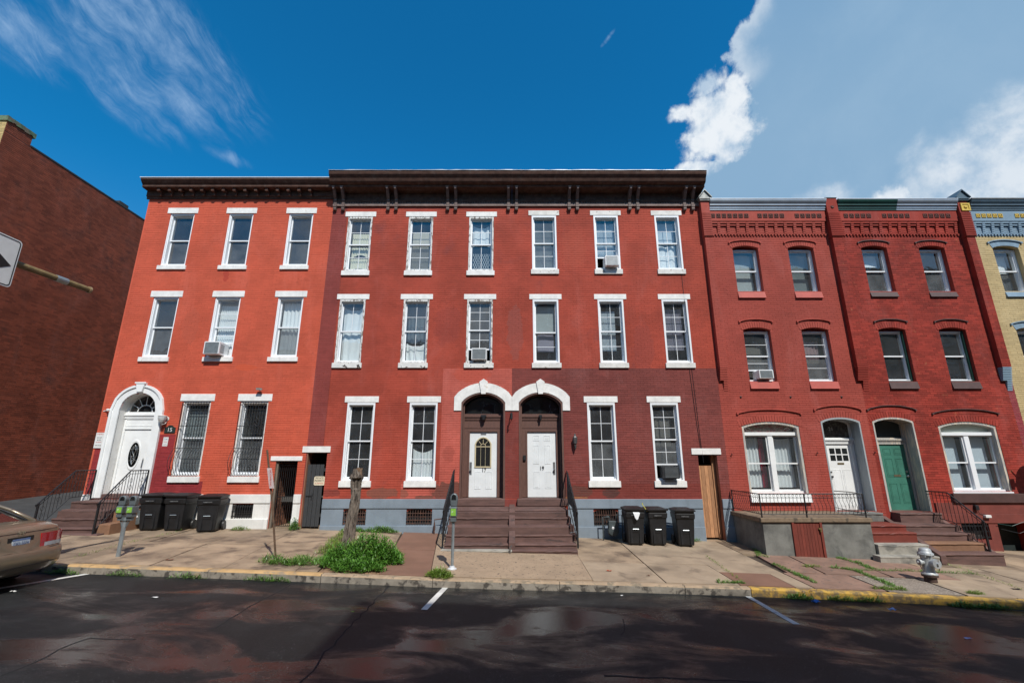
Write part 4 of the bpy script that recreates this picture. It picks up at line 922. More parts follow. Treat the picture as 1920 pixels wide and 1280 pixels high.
curtain(-5.80, -5.14, 7.50, 7.95, Yc_, CREAMC, label='upper tier of cream curtain in the top-left window of house 17', folds=8, seed=4, sag=0.04)
blind(-3.60, -2.95, 6.50, 8.02, Yc_, BEIGEC, 'beige roller shade in the second top window from the left of house 17')
curtain(-1.42, -0.78, 7.43, 8.28, Yc_, SHEET, name='window_cloth', cat='cloth', label='patterned white sheet pinned in the upper half of the window above door 17', folds=3, seed=7, amp=0.03, sag=0.05, topsag=0.10)
mb = MB()
for i in range(-4, 8):
    for s_ in (-1, 1):
        pa, pb = [], []
        x_, z_ = -1.40 + 0.08 * i if s_ > 0 else -0.80 - 0.08 * i, 6.50
        for k_ in range(8):
            xx_, zz_ = x_ + s_ * 0.04 * k_, z_ + 0.093 * k_
            if -1.41 <= xx_ <= -0.79: pa.append((xx_, YF + 0.245 + 0.004 * s_, zz_))
        if len(pa) > 1: mb.tube(pa, 0.006, 4)
obj('safety_gate', mb, WHITE, label='white criss-cross lattice gate in the lower half of the top window above door 17', cat='safety gate')
blind(0.83, 1.47, 6.55, 8.40, Yc_, GREYSH, 'grey-blue shade filling the top-floor window of house 19 nearest its left edge')
blind(3.06, 3.70, 7.05, 8.34, Yc_, PALEB, 'pale blue shade above the white air conditioner, top floor of house 19', slats=True)
blind(5.26, 5.90, 7.55, 8.38, Yc_ + 0.05, PALEB, 'pale blue shade in the upper sash of the top-right window of house 19')
curtain(5.27, 5.89, 6.52, 7.50, Yc_, SHEET, name='window_cloth', cat='cloth', label='white cloth pinned in the lower half of the top-right window of house 19', folds=2, seed=11, amp=0.03, topsag=0.06)
curtain(-5.82, -5.14, 3.2, 5.12, Yc_, SHEET, label='full bright white curtain in the left second-floor window of house 17', folds=3, seed=21, amp=0.03, topsag=0.10)
curtain(-3.60, -2.96, 3.22, 3.85, Yc_, SHEET, name='window_cloth', cat='cloth', label='bunched white cloth at the bottom of the middle second-floor window of house 17', folds=3, seed=22, amp=0.03, topsag=0.12)
curtain(-3.60, -2.96, 3.85, 5.15, Yc_ + 0.1, clothmat('blue_grey_cloth', (0.16, 0.20, 0.23)), label='dark blue-grey curtain above the bunched white cloth, second floor of house 17', folds=4, seed=23)
blind(0.83, 1.47, 4.22, 5.18, Yc_, GREYSH, 'grey shade half down in the left second-floor window of house 19')
curtain(0.87, 1.43, 3.55, 4.15, Yc_, LILAC, name='window_cloth', cat='cloth', label='lilac striped cloth low in the left second-floor window of house 19', folds=1, seed=30, amp=0.01)
blind(3.08, 3.56, 3.55, 4.98, Yc_, PALEB, 'pale blue slatted blind, left part, in the middle second-floor window of house 19', slats=True)
blind(5.28, 5.88, 3.58, 5.05, Yc_, LILAC, 'lilac-grey slatted blind in the right second-floor window of house 19', slats=True)
curtain(-3.18, -2.54, -0.55, 0.35, Yc_, SHEER, label='gathered white sheer curtain low in the ground-floor window left of door 17', folds=6, seed=41, topsag=0.12)
blind(2.56, 3.20, -0.55, 0.60, Yc_, clothmat('charcoal_blind', (0.10, 0.105, 0.11)), 'dark slatted blind in the ground-floor window right of door 19', slats=True)
curtain(4.63, 5.22, -0.2, 1.5, Yc_ + 0.1, clothmat('taupe', (0.22, 0.21, 0.20)), label='dim taupe curtain behind the window with the black air conditioner', folds=4, seed=43)
# doorways
dfr = []
for H, o, lf, sgn in ((H17, D17, (-1.37, -0.48, -1.136, 0.887), -1), (H19, D19, (0.50, 1.42, -1.136, 0.887), 1)):
    f = doorframe(H, o, lf, 1.0, (1.28, 1.46), YF + 0.30, BROWNW); dfr.append(f)
    mb = MB(); x0, x1, z0, zs, rise = o[:5]
    oa = arc(x0, x1, zs, rise, 16); ia = [(x, z - 0.05) for x, z in arc(x0, x1, zs, rise, 16, grow=-0.055)]
    mb.strip([(x0 + 0.001, -1.15)] + oa + [(x1 - 0.001, -1.15)], [(x0 + 0.055, -1.15)] + ia + [(x1 - 0.055, -1.15)], YF - 0.02, YF + 0.04)
    oa2 = [(x, z - 0.055) for x, z in arc(x0, x1, zs, rise, 16, grow=-0.06)]; ia2 = [(x, z - 0.095) for x, z in arc(x0, x1, zs, rise, 16, grow=-0.10)]
    mb.strip([(x0 + 0.06, -1.15)] + oa2 + [(x1 - 0.06, -1.15)], [(x0 + 0.10, -1.15)] + ia2 + [(x1 - 0.10, -1.15)], YF + 0.10, YF + 0.16)
    mb.strip([(x0 + 0.001, -1.15)] + oa + [(x1 - 0.001, -1.15)], [(x0 + 0.02, -1.15)] + [(x, z - 0.02) for x, z in arc(x0, x1, zs, rise, 16, grow=-0.02)] + [(x1 - 0.02, -1.15)], YF + 0.041, YF + 0.30)
    obj('door_surround', mb, BROWNW, H)
    # white stone arch
    foot = 1.54; wd = 0.235
    inn = [(x0, foot)] + arc(x0, x1, zs, rise, 16) + [(x1, foot)]
    ou = arc(x0 - wd, x1 + wd, 1.98, 0.46, 16)
    ou = [(x0 - (wd if sgn < 0 else 0.218), foot)] + [(max(ou[0][0], min(x, x1 + (0.218 if sgn < 0 else wd))), z) if True else (x, z) for x, z in ou] + [(x1 + (0.218 if sgn < 0 else wd), foot)]
    ou = [(max(x, x0 - (wd if sgn < 0 else 0.218)), z) for x, z in ou]
    mb = MB(); mb.strip(ou, inn, YF - 0.035, YF + 0.01); ab = obj('arch_stone', mb, STONEW, H)
    c = (x0 + x1) / 2; mb = MB(); mb.prism([(c - 0.075, 2.07), (c + 0.075, 2.07), (c + 0.14, 2.47), (c, 2.57), (c - 0.14, 2.47)], YF - 0.07, YF); obj('keystone', mb, STONEW, H, bevel=0.006)
    mb = MB(); mb.box(x0 - 0.06, x1 + (0.0 if sgn < 0 else 0.06), YF - 0.12, YF + 0.42, -1.36, -1.152); obj('door_step', mb, STEPB, H, bevel=0.015)
DW = mat('white_steel_door', (0.74, 0.77, 0.78), 0.4, 0.05, 3, col2=(0.5, 0.5, 0.48), thr=(0.70, 0.80), nscale=6)
d17 = leafdoor(dfr[0], -1.37, -0.48, -1.136, 0.887, YF + 0.33, DW, [(0.20, 0.42, 0.12, 0.38), (0.60, 0.82, 0.12, 0.38)])
d19 = leafdoor(dfr[1], 0.50, 1.42, -1.136, 0.887, YF + 0.33, DW, [(0.20, 0.42, 0.86, 0.94), (0.58, 0.80, 0.86, 0.94), (0.20, 0.40, 0.50, 0.79), (0.60, 0.80, 0.50, 0.79), (0.20, 0.42, 0.13, 0.38), (0.60, 0.82, 0.13, 0.38)])
TANF = mat('tan_glazing_frame', (0.55, 0.47, 0.30), 0.5, 0.08, 10); yD = YF + 0.33
mb = MB(); mb.strip([(-1.205, -0.22)] + arc(-1.205, -0.665, 0.50, 0.22, 14) + [(-0.665, -0.22)], [(-1.165, -0.18)] + [(x, z) for x, z in arc(-1.165, -0.705, 0.50, 0.185, 14)] + [(-0.705, -0.18)], yD - 0.02, yD); mb.box(-1.205, -0.665, yD - 0.021, yD - 0.001, -0.24, -0.20)
mb.box(-1.165, -0.705, yD - 0.014, yD - 0.002, 0.40, 0.425)
for k_ in range(1, 4): a_ = PI * k_ / 4; mb.tube([(-0.935 + 0.08 * math.cos(a_), yD - 0.01, 0.43 + 0.07 * math.sin(a_)), (-0.935 + 0.21 * math.cos(a_), yD - 0.01, 0.43 + 0.22 * math.sin(a_))], 0.009, 4)
mb.tube([(-0.935 + 0.08 * math.cos(PI * i / 8), yD - 0.01, 0.43 + 0.07 * math.sin(PI * i / 8)) for i in range(9)], 0.010, 4)
for x_ in (-1.01, -0.86): mb.box(x_ - 0.004, x_ + 0.004, yD - 0.010, yD - 0.003, -0.2, 0.40)
obj('glazing_frame', mb, TANF, d17)
mb = MB(); mb.quad(*([(-1.17, yD - 0.004, -0.21), (-0.70, yD - 0.004, -0.21)] + [(x, yD - 0.004, z) for x, z in arc(-1.17, -0.70, 0.50, 0.19, 14)[::-1]])); obj('door_pane', mb, mat('smoked_door_glass', (0.02, 0.02, 0.02), 0.08, 0.1, 5, spec=0.8), d17)
text('17', 'door_number', 0.17, (-0.90, yD - 0.012, -0.32), d17, BLK, ext=0.006, sx=0.9); text('19', 'door_number', 0.17, (0.955, yD - 0.012, -0.26), d19, BLK, ext=0.006, sx=0.9)
STL = mat('brushed_steel_plate', (0.42, 0.43, 0.44), 0.35, 0.1, 8, metal=0.8)
for d_, x_ in ((d17, -1.325), (d19, 1.35)):
    mb = MB(); mb.box(x_ - 0.035, x_ + 0.035, yD - 0.006, yD, -0.46, -0.07); obj('lock_plate', mb, STL, d_)
    mb = MB(); mb.lathe([(0.012, 0), (0.012, -0.04), (0.03, -0.045), (0.033, -0.065), (0.0, -0.075)], (x_, yD - 0.005, -0.30), 12, 'y'); obj('knob', mb, CHROME, d_, smooth=True)
mb = MB(); mb.box(-1.02, -0.84, yD - 0.012, yD, 0.795, 0.825); obj('door_viewer_plate', mb, STL, d17)
for i, (x_, w_) in enumerate(((-0.93, 0.09), (0.93, 0.05))):
    mb = MB(); mb.box(x_ - w_, x_ + w_, YF + 0.16, YF + 0.24, 1.36, 1.42); mb.lathe([(w_ * 0.8, 0), (w_ * 0.7, -0.10), (w_ * 0.3, -0.12)], (x_, YF + 0.18, 1.36), 10, 'z')
    obj('porch_light', mb, IRON, label=('black box-shaped light fixed over door 17' if i == 0 else 'small round black light fixed over door 19'), cat='wall light', group='small lights over the twin doors')
mb = MB(); mb.box(0.36, 0.44, YF + 0.25, YF + 0.30, -0.02, 0.14); mb.lathe([(0.022, 0), (0.022, -0.015)], (0.40, YF + 0.25, 0.02), 10, 'y'); obj('doorbell', mb, IRON, label='grey doorbell box on the brown frame left of door 19', cat='doorbell')
mb = MB(); mb.lathe([(0.02, 0), (0.045, -0.01), (0.045, -0.03)], (1.99, YF - 0.012, 0.50), 8, 'y'); mb.box(1.96, 2.02, YF - 0.14, YF - 0.03, 0.44, 0.47); mb.lathe([(0.03, 0.47), (0.065, 0.50), (0.075, 0.68), (0.03, 0.74), (0.02, 0.80), (0.0, 0.81)], (1.99, YF - 0.12, 0), 6); mb.lathe([(0.005, 0.30), (0.03, 0.36), (0.05, 0.44)], (1.99, YF - 0.12, 0), 6)
obj('wall_lantern', mb, mat('weathered_lantern', (0.10, 0.10, 0.10), 0.5, 0.3, 20, metal=0.5), label='dark lantern on the brown brick right of door 19', cat='wall lantern')
mb = MB(); mb.tube([(-0.02, YF - 0.01, 1.45), (-0.02, YF - 0.12, 1.47), (-0.02, YF - 0.30, 1.33), (-0.02, YF - 0.32, 1.30)], 0.014, 6); mb.box(-0.06, 0.02, YF - 0.02, YF - 0.002, 1.28, 1.46); mb.tube([(-0.02, YF - 0.01, 1.25), (-0.02, YF - 0.28, 1.36)], 0.009, 5); mb.tube([(-0.02, YF - 0.32, 1.46), (-0.02, YF - 0.34, 1.26), (-0.02, YF - 0.22, 1.20)], 0.012, 6)
obj('iron_bracket', mb, IRON, label='small black iron bracket on the wall between doors 17 and 19', cat='bracket')
# base, cellar windows, gates
for H, a, c in ((H17, -0.215, -0.001), (H19, 0.001, 0.155)): mb = MB(); mb.box(a, c, YF - 0.008, YF + 0.02, -1.42, -1.171); obj('base_wall', mb, B17c, H)
base(H17, [(-5.83, -1.75)], -1.167, -1.44, -1.93, GREYB, holes=[(-5.16, -4.46, -1.92, -1.46), (-3.23, -2.44, -1.92, -1.46)])
base(H19, [(1.72, 5.855), (6.465, 6.755)], -1.167, -1.44, -1.96, GREYB, holes=[(2.49, 3.26, -1.95, -1.46)])
for H, a, c in ((H17, -5.16, -4.46), (H17, -3.23, -2.44), (H19, 2.49, 3.26)): cellar_grate(H, a, c, -1.92, -1.53, 0.07, YF, RUST, 10 if a < 0 else 11, 4 if a < 0 else 2)
for H, o, lx in ((H17, G17, (-6.18, 0.88)), (H19, G19, (6.13, 0.93))):
    passage(H, o[0], o[1], o[3], -2.06 if H is H17 else -2.36, YF, 2.6, INB); lintel(H, lx[0], lx[1], o[3], o[3] + 0.19, YF, STONEW, 0.035)
mb = MB(); mb.box(-6.47, -6.44, YF + 0.002, YF + 0.3, -2.03, 0.2); obj('rough_jamb', mb, INB, H17)
wg = root('board_gate', (-6.12, YF + 0.12, -2.0), 'charcoal black board gate with a private property sign', 'gate', 'board gates in the passages')
bw_ = 0.125; b0 = None
for i in range(5):
    x_ = -6.44 + i * (bw_ + 0.004)
    if x_ + bw_ > -5.832: break
    if b0 is None: m2 = MB(); m2.box(x_, x_ + bw_ - 0.006, YF + 0.10, YF + 0.125, -1.98, -0.14); b0 = obj('board', m2, BLACKW, wg, bevel=0.004); xb0 = x_
    else: inst(b0, wg, (x_ - xb0, 0, 0))
mb = MB(); mb.box(-6.44, -5.835, YF + 0.126, YF + 0.15, -0.35, -0.25); mb.box(-6.44, -5.835, YF + 0.126, YF + 0.15, -1.7, -1.6); obj('cross_rail', mb, BLACKW, wg)
mb = MB(); mb.tube([(-6.40, YF + 0.08, -1.08), (-6.22, YF + 0.07, -1.07)], 0.009, 5); mb.tube([(-6.22, YF + 0.06, -1.16), (-6.215, YF + 0.04, -1.08), (-6.20, YF + 0.06, -1.0)], 0.012, 5); obj('latch', mb, IRON, wg)
sg = root('warning_sign', (-6.02, YF + 0.08, -0.75), 'cream PRIVATE PROPERTY sign screwed to the black board gate', 'sign')
mb = MB(); c_ = 0.03; x0, x1, z0, z1 = -6.20, -5.87, -0.77, -0.50
mb.prism([(x0 + c_, z0), (x1 - c_ / 2, z0), (x1, z0 + c_ / 2), (x1, z1 - c_), (x1 - c_, z1), (x0 + c_, z1), (x0, z1 - c_), (x0, z0 + c_)], YF + 0.082, YF + 0.098); sp_ = obj('sign_plate', mb, CREAMS, sg)
text('PRIVATE', 'lettering', 0.082, (-6.035, YF + 0.081, -0.555), sp_, BLK, sx=0.82); text('PROPERTY', 'lettering', 0.082, (-6.035, YF + 0.081, -0.635), sp_, BLK, sx=0.76); text('NO TRESPASSING', 'lettering', 0.04, (-6.035, YF + 0.081, -0.712), sp_, SIGNR, sx=0.85)
pg = root('board_gate', (6.16, YF + 0.25, -2.35), 'raw pine board door standing in the passage beside house 19', 'gate', 'board gates in the passages')
b0 = None
for i in range(4):
    x_ = 5.88 + i * 0.115
    if b0 is None: m2 = MB(); m2.box(x_, x_ + 0.11, YF + 0.20, YF + 0.225, -2.30, -0.18); b0 = obj('board', m2, PINE, pg, bevel=0.003); xb0 = x_
    else: inst(b0, pg, (x_ - xb0, 0, 0))
mb = MB(); mb.box(6.35, 6.44, YF + 0.18, YF + 0.26, -2.33, 0.14); obj('gate_post', mb, PINE, pg)
# cornice with paired brackets
FRZ = mat('sunlit_frieze_tone', (0.20, 0.135, 0.115), 0.7, 0.2, 5, bump=0.003, col2=(0.11, 0.07, 0.06), thr=(0.5, 0.7), nscale=6)  # paler tone: sunlight on the lower frieze put into its colour; bracket tips share it
prof = [(0, 8.92), (0.06, 8.92), (0.06, 9.06), (0.10, 9.08), (0.10, 9.13), (0.06, 9.14), (0.06, 9.40), (0.42, 9.46), (0.42, 9.53), (0.52, 9.56), (0.56, 9.60), (0.60, 9.70), (0.68, 9.80), (0.70, 9.86), (0.70, 9.93), (0, 9.93)]
bx = (-6.26, -4.34, -2.18, 0.02, 2.22, 4.41, 6.40)
bk0 = None
for H, X0, X1 in ((H17, -6.50, 0.0), (H19, 0.0, 6.90)):
    mb = MB(); cornice_profile(mb, X0 if X0 else 0.001, X1, YF, prof)
    c_ = obj('cornice', mb, CORN, H)
    mb = MB(); z0 = 9.06
    n_ = int((X1 - X0) / 0.09)
    for i in range(n_):
        xa = X0 + (X1 - X0) * i / n_; xm = xa + (X1 - X0) / n_
        mb.prism([(xa, 9.075), (xm, 9.075), ((xa + xm) / 2, 9.005)], YF - 0.095, YF - 0.072)
    obj('sawtooth_shadow', mb, CORN, c_); mb = MB(); mb.box(X0 + 0.001, X1 - 0.001, YF - 0.072, YF, 8.905, 9.07); obj('lower_frieze', mb, FRZ, c_)  # dark teeth shaped after the zigzag shadow line above the sunlit band
    mb = MB()
    for i in range(int((X1 - X0) / 0.3)): mb.lathe([(0.03, 0), (0.02, -0.012)], (X0 + 0.15 + i * 0.3, YF - 0.06, 9.27), 4, 'y')
    obj('frieze_bosses', mb, CORN, c_)
    rr = random.Random(8 if X0 < 0 else 9); mb = MB(); n_ = 26; last = None
    for i in range(n_ + 1):
        x_ = X0 + (X1 + 0.02 - X0) * i / n_; z_ = 9.945 + rr.uniform(-0.008, 0.010); y_ = YF - 0.72 - rr.uniform(0, 0.012)
        if last: mb.hexa([(last[0], last[1], 9.932), (x_, y_, 9.932), (x_, YF + 0.2, 9.932), (last[0], YF + 0.2, 9.932), (last[0], last[1], last[2]), (x_, y_, z_), (x_, YF + 0.2, z_), (last[0], YF + 0.2, last[2])])
        last = (x_, y_, z_)
    obj('flashing', mb, ALU, H)
BKP = mat('bracket_paint', (0.125, 0.080, 0.066), 0.6, 0.2, 6, bump=0.002)
def mkbracket(x_, par):
    m2 = MB(); w_ = 0.05
    side = [(0.0, 8.72), (0.10, 8.72), (0.12, 8.76), (0.12, 8.83), (0.10, 8.84), (0.11, 9.05), (0.14, 9.08), (0.14, 9.13), (0.20, 9.20), (0.28, 9.30), (0.34, 9.38), (0.38, 9.44), (0.38, 9.455), (0.0, 9.455)]
    n = len(side); i = len(m2.v); m2.v += [(x_ - w_, YF - a, z_) for a, z_ in side] + [(x_ + w_, YF - a, z_) for a, z_ in side]
    m2.f += [tuple(range(i, i + n)), tuple(range(i + 2 * n - 1, i + n - 1, -1))] + [(i + (k + 1) % n, i + k, i + n + k, i + n + (k + 1) % n) for k in range(n)]; m2.mi += [0] * (n + 2)
    m2.box(x_ - 0.06, x_ + 0.06, YF - 0.135, YF - 0.0, 8.845, 8.875); m2.box(x_ - 0.06, x_ + 0.06, YF - 0.405, YF - 0.06, 9.50, 9.53)
    m3 = MB(); m3.hexa([(x_ - 0.02, YF - 0.42, 9.40), (x_ + 0.02, YF - 0.42, 9.40), (x_ + 0.02, YF - 0.3, 9.40), (x_ - 0.02, YF - 0.3, 9.40), (x_ - 0.065, YF - 0.43, 9.50), (x_ + 0.065, YF - 0.43, 9.50), (x_ + 0.065, YF - 0.3, 9.50), (x_ - 0.065, YF - 0.3, 9.50)])
    o_ = obj('bracket', m2, BKP, par); obj('bracket_tip', m3, FRZ, o_); return o_
for c in bx:
    for s_ in (-0.145, 0.145):
        H = H17 if c + s_ < 0.0 else H19
        if c == 0.02: H = H17 if s_ < 0 else H19
        mkbracket(c + s_, H)
mb = MB(); mb.tube([(5.86, YF - 0.02, 2.93), (5.93, YF - 0.02, 1.0), (5.97, YF - 0.035, 0.35)], 0.007, 5); mb.tube([(5.92, YF - 0.02, 6.25), (5.94, YF - 0.02, 2.9), (5.98, YF - 0.02, 1.0), (6.01, YF - 0.035, -0.1)], 0.006, 5)
obj('cable', mb, IRON, H19)
mb = MB(); mb.tube([(-5.97, YF - 0.015, 8.7), (-5.96, YF - 0.015, 5.7), (-5.98, YF - 0.015, 0.45)], 0.006, 5); obj('cable', mb, B17c, H17)
# window air conditioners
def aircon(x0, x1, y0, y1, z0, z1, m_, gm_, label):
    r_ = root('air_conditioner', ((x0 + x1) / 2, (y0 + y1) / 2, z0), label, 'air conditioner', 'air conditioners in the windows')
    mb = MB(); mb.cbox(x0, x1, y0, y1, z0, z1, 0.015); bd = obj('casing', mb, m_, r_)
    mb = MB(); mb.box(x0 + 0.03, x1 - 0.03, y0 - 0.004, y0 + 0.001, z0 + 0.03, z1 - 0.03); gr = obj('rear_grille', mb, gm_, r_)
    mb = MB(); n = 9
    for i in range(n): z_ = z0 + 0.045 + (z1 - z0 - 0.09) * i / (n - 1); mb.box(x0 + 0.035, x1 - 0.035, y0 - 0.008, y0 - 0.004, z_ - 0.004, z_ + 0.004)
    obj('fins', mb, mat('fin_metal', (0.30, 0.33, 0.34), 0.5, 0.1, 9, metal=0.5), gr)
    mb = MB()
    for i in range(6): y_ = y0 + 0.06 + i * 0.035; mb.box(x1 - 0.0005, x1 + 0.003, y_, y_ + 0.018, z0 + 0.06, z1 - 0.08)
    obj('side_louvres', mb, gm_, r_); return r_
ACW = mat('white_ac_casing', (0.72, 0.73, 0.73), 0.45, 0.05, 4); ACG = mat('ac_grille_grey', (0.16, 0.18, 0.19), 0.6, 0.15, 8); ACB = mat('black_ac_casing', (0.025, 0.027, 0.03), 0.4, 0.2, 5)
aircon(-10.13, -9.62, YF - 0.28, YF + 0.2, 3.35, 3.78, ACW, ACG, 'white air conditioner jutting from the middle second-floor window of the coral house')
aircon(-1.34, -0.84, YF - 0.16, YF + 0.2, 3.19, 3.58, ACW, ACG, 'square grey-fronted air conditioner in the second-floor window above door 17')
aircon(3.24, 3.70, YF - 0.24, YF + 0.2, 6.50, 6.88, ACW, mat('ac_grille_pale', (0.45, 0.46, 0.46), 0.5, 0.1, 8), 'white air conditioner in the middle top-floor window of house 19')
aircon(4.68, 5.16, YF - 0.22, YF + 0.2, -0.56, -0.19, ACB, ACB, 'black air conditioner in the ground-floor window right of door 19')
# ---------------------------------------------------------------- houses 21, 23 and 25
def seg_ops(cs): return [(c - 0.455, c + 0.455, 5.62, 7.27, 0.09, 0.30) for c in cs] + [(c - 0.455, c + 0.455, 2.49, 4.25, 0.085, 0.30) for c in cs]
def corbel_table(house, X0, X1, n, m_, tile_m, tiles, Y=YF):
    z0 = 7.73; dent = None
    k = int((X1 - X0) / 0.11); mb = MB()
    for i in range(k):
        a = X0 + (X1 - X0) * i / k; mb.box(a, a + 0.055, Y - 0.045, Y, z0, z0 + 0.055)
    obj('dentil_course', mb, m_, house, kind='stuff')
    mb = MB(); mb.box(X0, X1, Y - 0.05, Y, z0 + 0.057, z0 + 0.075); obj('string_course', mb, m_, house)
    cb = None
    for i in range(n):
        a = X0 + 0.12 + (X1 - X0 - 0.24) * i / (n - 1)
        if cb is None:
            m2 = MB()
            for j in range(6): m2.box(a - 0.05, a + 0.05, Y - 0.03 - j * 0.012, Y, z0 + 0.10 + j * 0.0715, z0 + 0.10 + j * 0.0715 + 0.058)
            m2.box(a - 0.045, a + 0.045, Y - 0.02, Y, z0 + 0.10, z0 + 0.10 + 6 * 0.0715); cb = obj('corbel', m2, m_, house); x0c = a
        else: inst(cb, house, (a - x0c, 0, 0))
    for i in range(n - 1):
        a = X0 + 0.12 + (X1 - X0 - 0.24) * i / (n - 1) + 0.052; c = a + (X1 - X0 - 0.24) / (n - 1) - 0.104
        m2 = MB(); m2.box(a, c, Y - 0.055, Y, z0 + 0.39, z0 + 0.45); m2.box(a, c, Y - 0.085, Y, z0 + 0.47, z0 + 0.525); obj('corbel_link', m2, m_, house)
    mb = MB(); mb.box(X0, X1, Y - 0.105, Y, z0 + 0.55, 8.70); obj('upper_band', mb, m_, house)
    tb = None; yb = Y - 0.105
    for a in tiles:
        if tb is None:
            m2 = MB(); s_ = 0.075
            ring(m2, a - s_, a + s_, 8.41, 8.41 + 2 * s_, 0.018, yb - 0.02, yb - 0.002)
            m2.lathe([(0.045, -0.004), (0.03, -0.022), (0.0, -0.028)], (a, yb, 8.41 + s_), 4, 'y')
            for q_ in range(4):
                g_ = PI / 4 + q_ * PI / 2; m2.lathe([(0.022, 0), (0.010, -0.02), (0, -0.022)], (a + 0.048 * math.cos(g_), yb, 8.41 + s_ + 0.048 * math.sin(g_)), 5, 'y')
            tb = obj('star_tile', m2, tile_m, house); x0t = a
        else: inst(tb, house, (a - x0t, 0, 0))
TILE = mat('dark_terracotta', (0.10, 0.030, 0.022), 0.7, 0.3, 12)
def metalcornice(house, X0, X1, m_, Y=YF, name='cornice', flash=True):
    mb = MB(); cornice_profile(mb, X0, X1, Y, [(0.10, 8.70), (0.13, 8.70), (0.13, 8.75), (0.155, 8.77), (0.155, 8.82), (0.20, 8.86), (0.20, 8.90), (0.25, 8.97), (0.27, 9.02), (0.27, 9.06), (-0.3, 9.06)])
    o = obj(name, mb, m_, house)
    if flash: mb = MB(); mb.box(X0, X1, Y - 0.285, Y + 0.3, 9.062, 9.085); obj('flashing', mb, ALU, house)
def segwin(house, c, z0, z1, rise, m_, sm, sz, up=(1, 1), lo=(1, 1), raised=0, gl=GLASS, inner=None):
    window(house, c, 0.905, z0, z1 - 0.01, YF + 0.02, cas=0, rec=0.17, up=up, lo=lo, raised=raised, gl=gl)
    mb = MB(); x0, x1 = c - 0.454, c + 0.454; mb.quad(*([(x0, YF + 0.21, z1 - 0.06), (x1, YF + 0.21, z1 - 0.06)] + [(x, YF + 0.21, z) for x, z in arc(x0, x1, z1, rise, 10)[::-1]])); obj('arch_filler', mb, m_, house)
    sill(house, c, 0.94, z0 - sz, z0, YF, sm, 0.07, slope=0.05)
def hood(house, x0, x1, z, rise, m_, th=0.035, proud=0.05):
    a_ = arc(x0, x1, z, rise, 14); mb = MB(); mb.strip([(x, zz + th) for x, zz in a_], a_, YF - proud, YF + 0.01); mb.box(x0 - 0.02, x0 + 0.03, YF - proud - 0.004, YF, z - 0.02, z + th + 0.006); mb.box(x1 - 0.03, x1 + 0.02, YF - proud - 0.004, YF, z - 0.02, z + th + 0.006); return obj('hood_mould', mb, m_, house)
def rowhouse(X0, X1, cs, gw, gd, bm, label, m_side, extra=()):
    ops = seg_ops(cs) + ([gw, gd] if gw else []) + list(extra)
    H = root('row_house', ((X0 + X1) / 2, YF, pl((X0 + X1) / 2, FACT)), label, 'row house', 'red row houses along the street')
    obj('facade_wall', wallmesh(X0, X1, -3.2, 8.9, YF, ops), [bm, STEPB], H)
    heads = [(o[0] - 0.09, o[1] + 0.09, o[3] - 0.02, o[3] + 0.02, o[4] + 0.19) for o in ops if o[4] > 0]
    return H, ops, heads
W21 = (7.36, 9.19, -1.0, 1.05, 0.14, 0.42); DD21 = (9.91, 11.17, -1.52, 1.19, 0.13, 0.45, 1)
H21, o21, h21 = rowhouse(7.0 - 0.24, 11.45, (8.27, 10.235), W21, DD21, B21, 'two-bay painted brick row house with white door, walled porch and red cellar hatch', MORT)
b_ = bricks(6.76, 11.45, -3.1, 8.65, YF, o21, None, extra=h21); k_ = len(b_.f)
for o in o21: rowlock(b_, o, 0.19, YF)
obj('painted_bricks', b_, B21, H21, kind='stuff'); shell(H21, 6.76, 11.45, -3.1, 9.15, YF, MORT)
W23 = (13.65, 15.50, -0.95, 1.05, 0.14, 0.42); DD23 = (11.57, 12.88, -1.53, 1.19, 0.13, 0.45, 1); C23 = (14.75, 15.85, -3.1, -1.86, 0, 0.8); BW23 = (13.66, 14.47, -2.33, -1.86, 0, 0.25)
H23, o23, h23 = rowhouse(11.45, 16.2, (12.84, 14.885), W23, DD23, B23, 'weathered dark red brick row house with green door and brown steps', MORT, [C23, BW23])
b_ = bricks(11.45, 16.2, -1.28, 8.65, YF, o23, None, extra=h23)
for o in o23:
    if o[4]: rowlock(b_, o, 0.19, YF)
obj('old_bricks', b_, B23, H23, kind='stuff'); shell(H23, 11.45, 16.2, -3.1, 9.15, YF, MORT)
H25 = root('row_house', (18.6, YF, -2.8), 'cream brick row house with slate-blue parapet and gold star tiles at the right edge', 'row house', 'red row houses along the street')
o25 = [(17.05, 17.97, 5.62, 7.27, 0.09, 0.30), (19.0, 19.92, 5.62, 7.27, 0.09, 0.30), (17.05, 17.97, 2.49, 4.25, 0.085, 0.30), (19.0, 19.92, 2.49, 4.25, 0.085, 0.30), (17.0, 18.4, -0.95, 1.05, 0.14, 0.3)]
obj('facade_wall', wallmesh(16.2, 21.0, -3.3, 8.9, YF, o25), B25, H25)
h25 = [(o[0] - 0.09, o[1] + 0.09, o[3] - 0.02, o[3] + 0.02, o[4] + 0.19) for o in o25]
obj('painted_bricks', bricks(16.2, 21.0, -3.2, 8.65, YF, o25, lambda x, z: 1 if z > 7.72 or (x < 16.42 and z > 7.6) else (2 if x < 16.42 else 0), extra=h25, splits=(16.42,)), [B25, B25b, PURP], H25, kind='stuff')
shell(H25, 16.2, 21.0, -3.2, 9.15, YF, MORT)
for o in o25:
    mb = MB(); mb.strip([(x, z + 0.19) for x, z in arc(o[0], o[1], o[3], o[4], 12, grow=0.09)], arc(o[0], o[1], o[3], o[4], 12), YF - 0.012, YF); obj('painted_arch', mb, B25b, H25)
    hood(H25, o[0] - 0.14, o[1] + 0.14, o[3] + 0.18, 0.10, B25b)
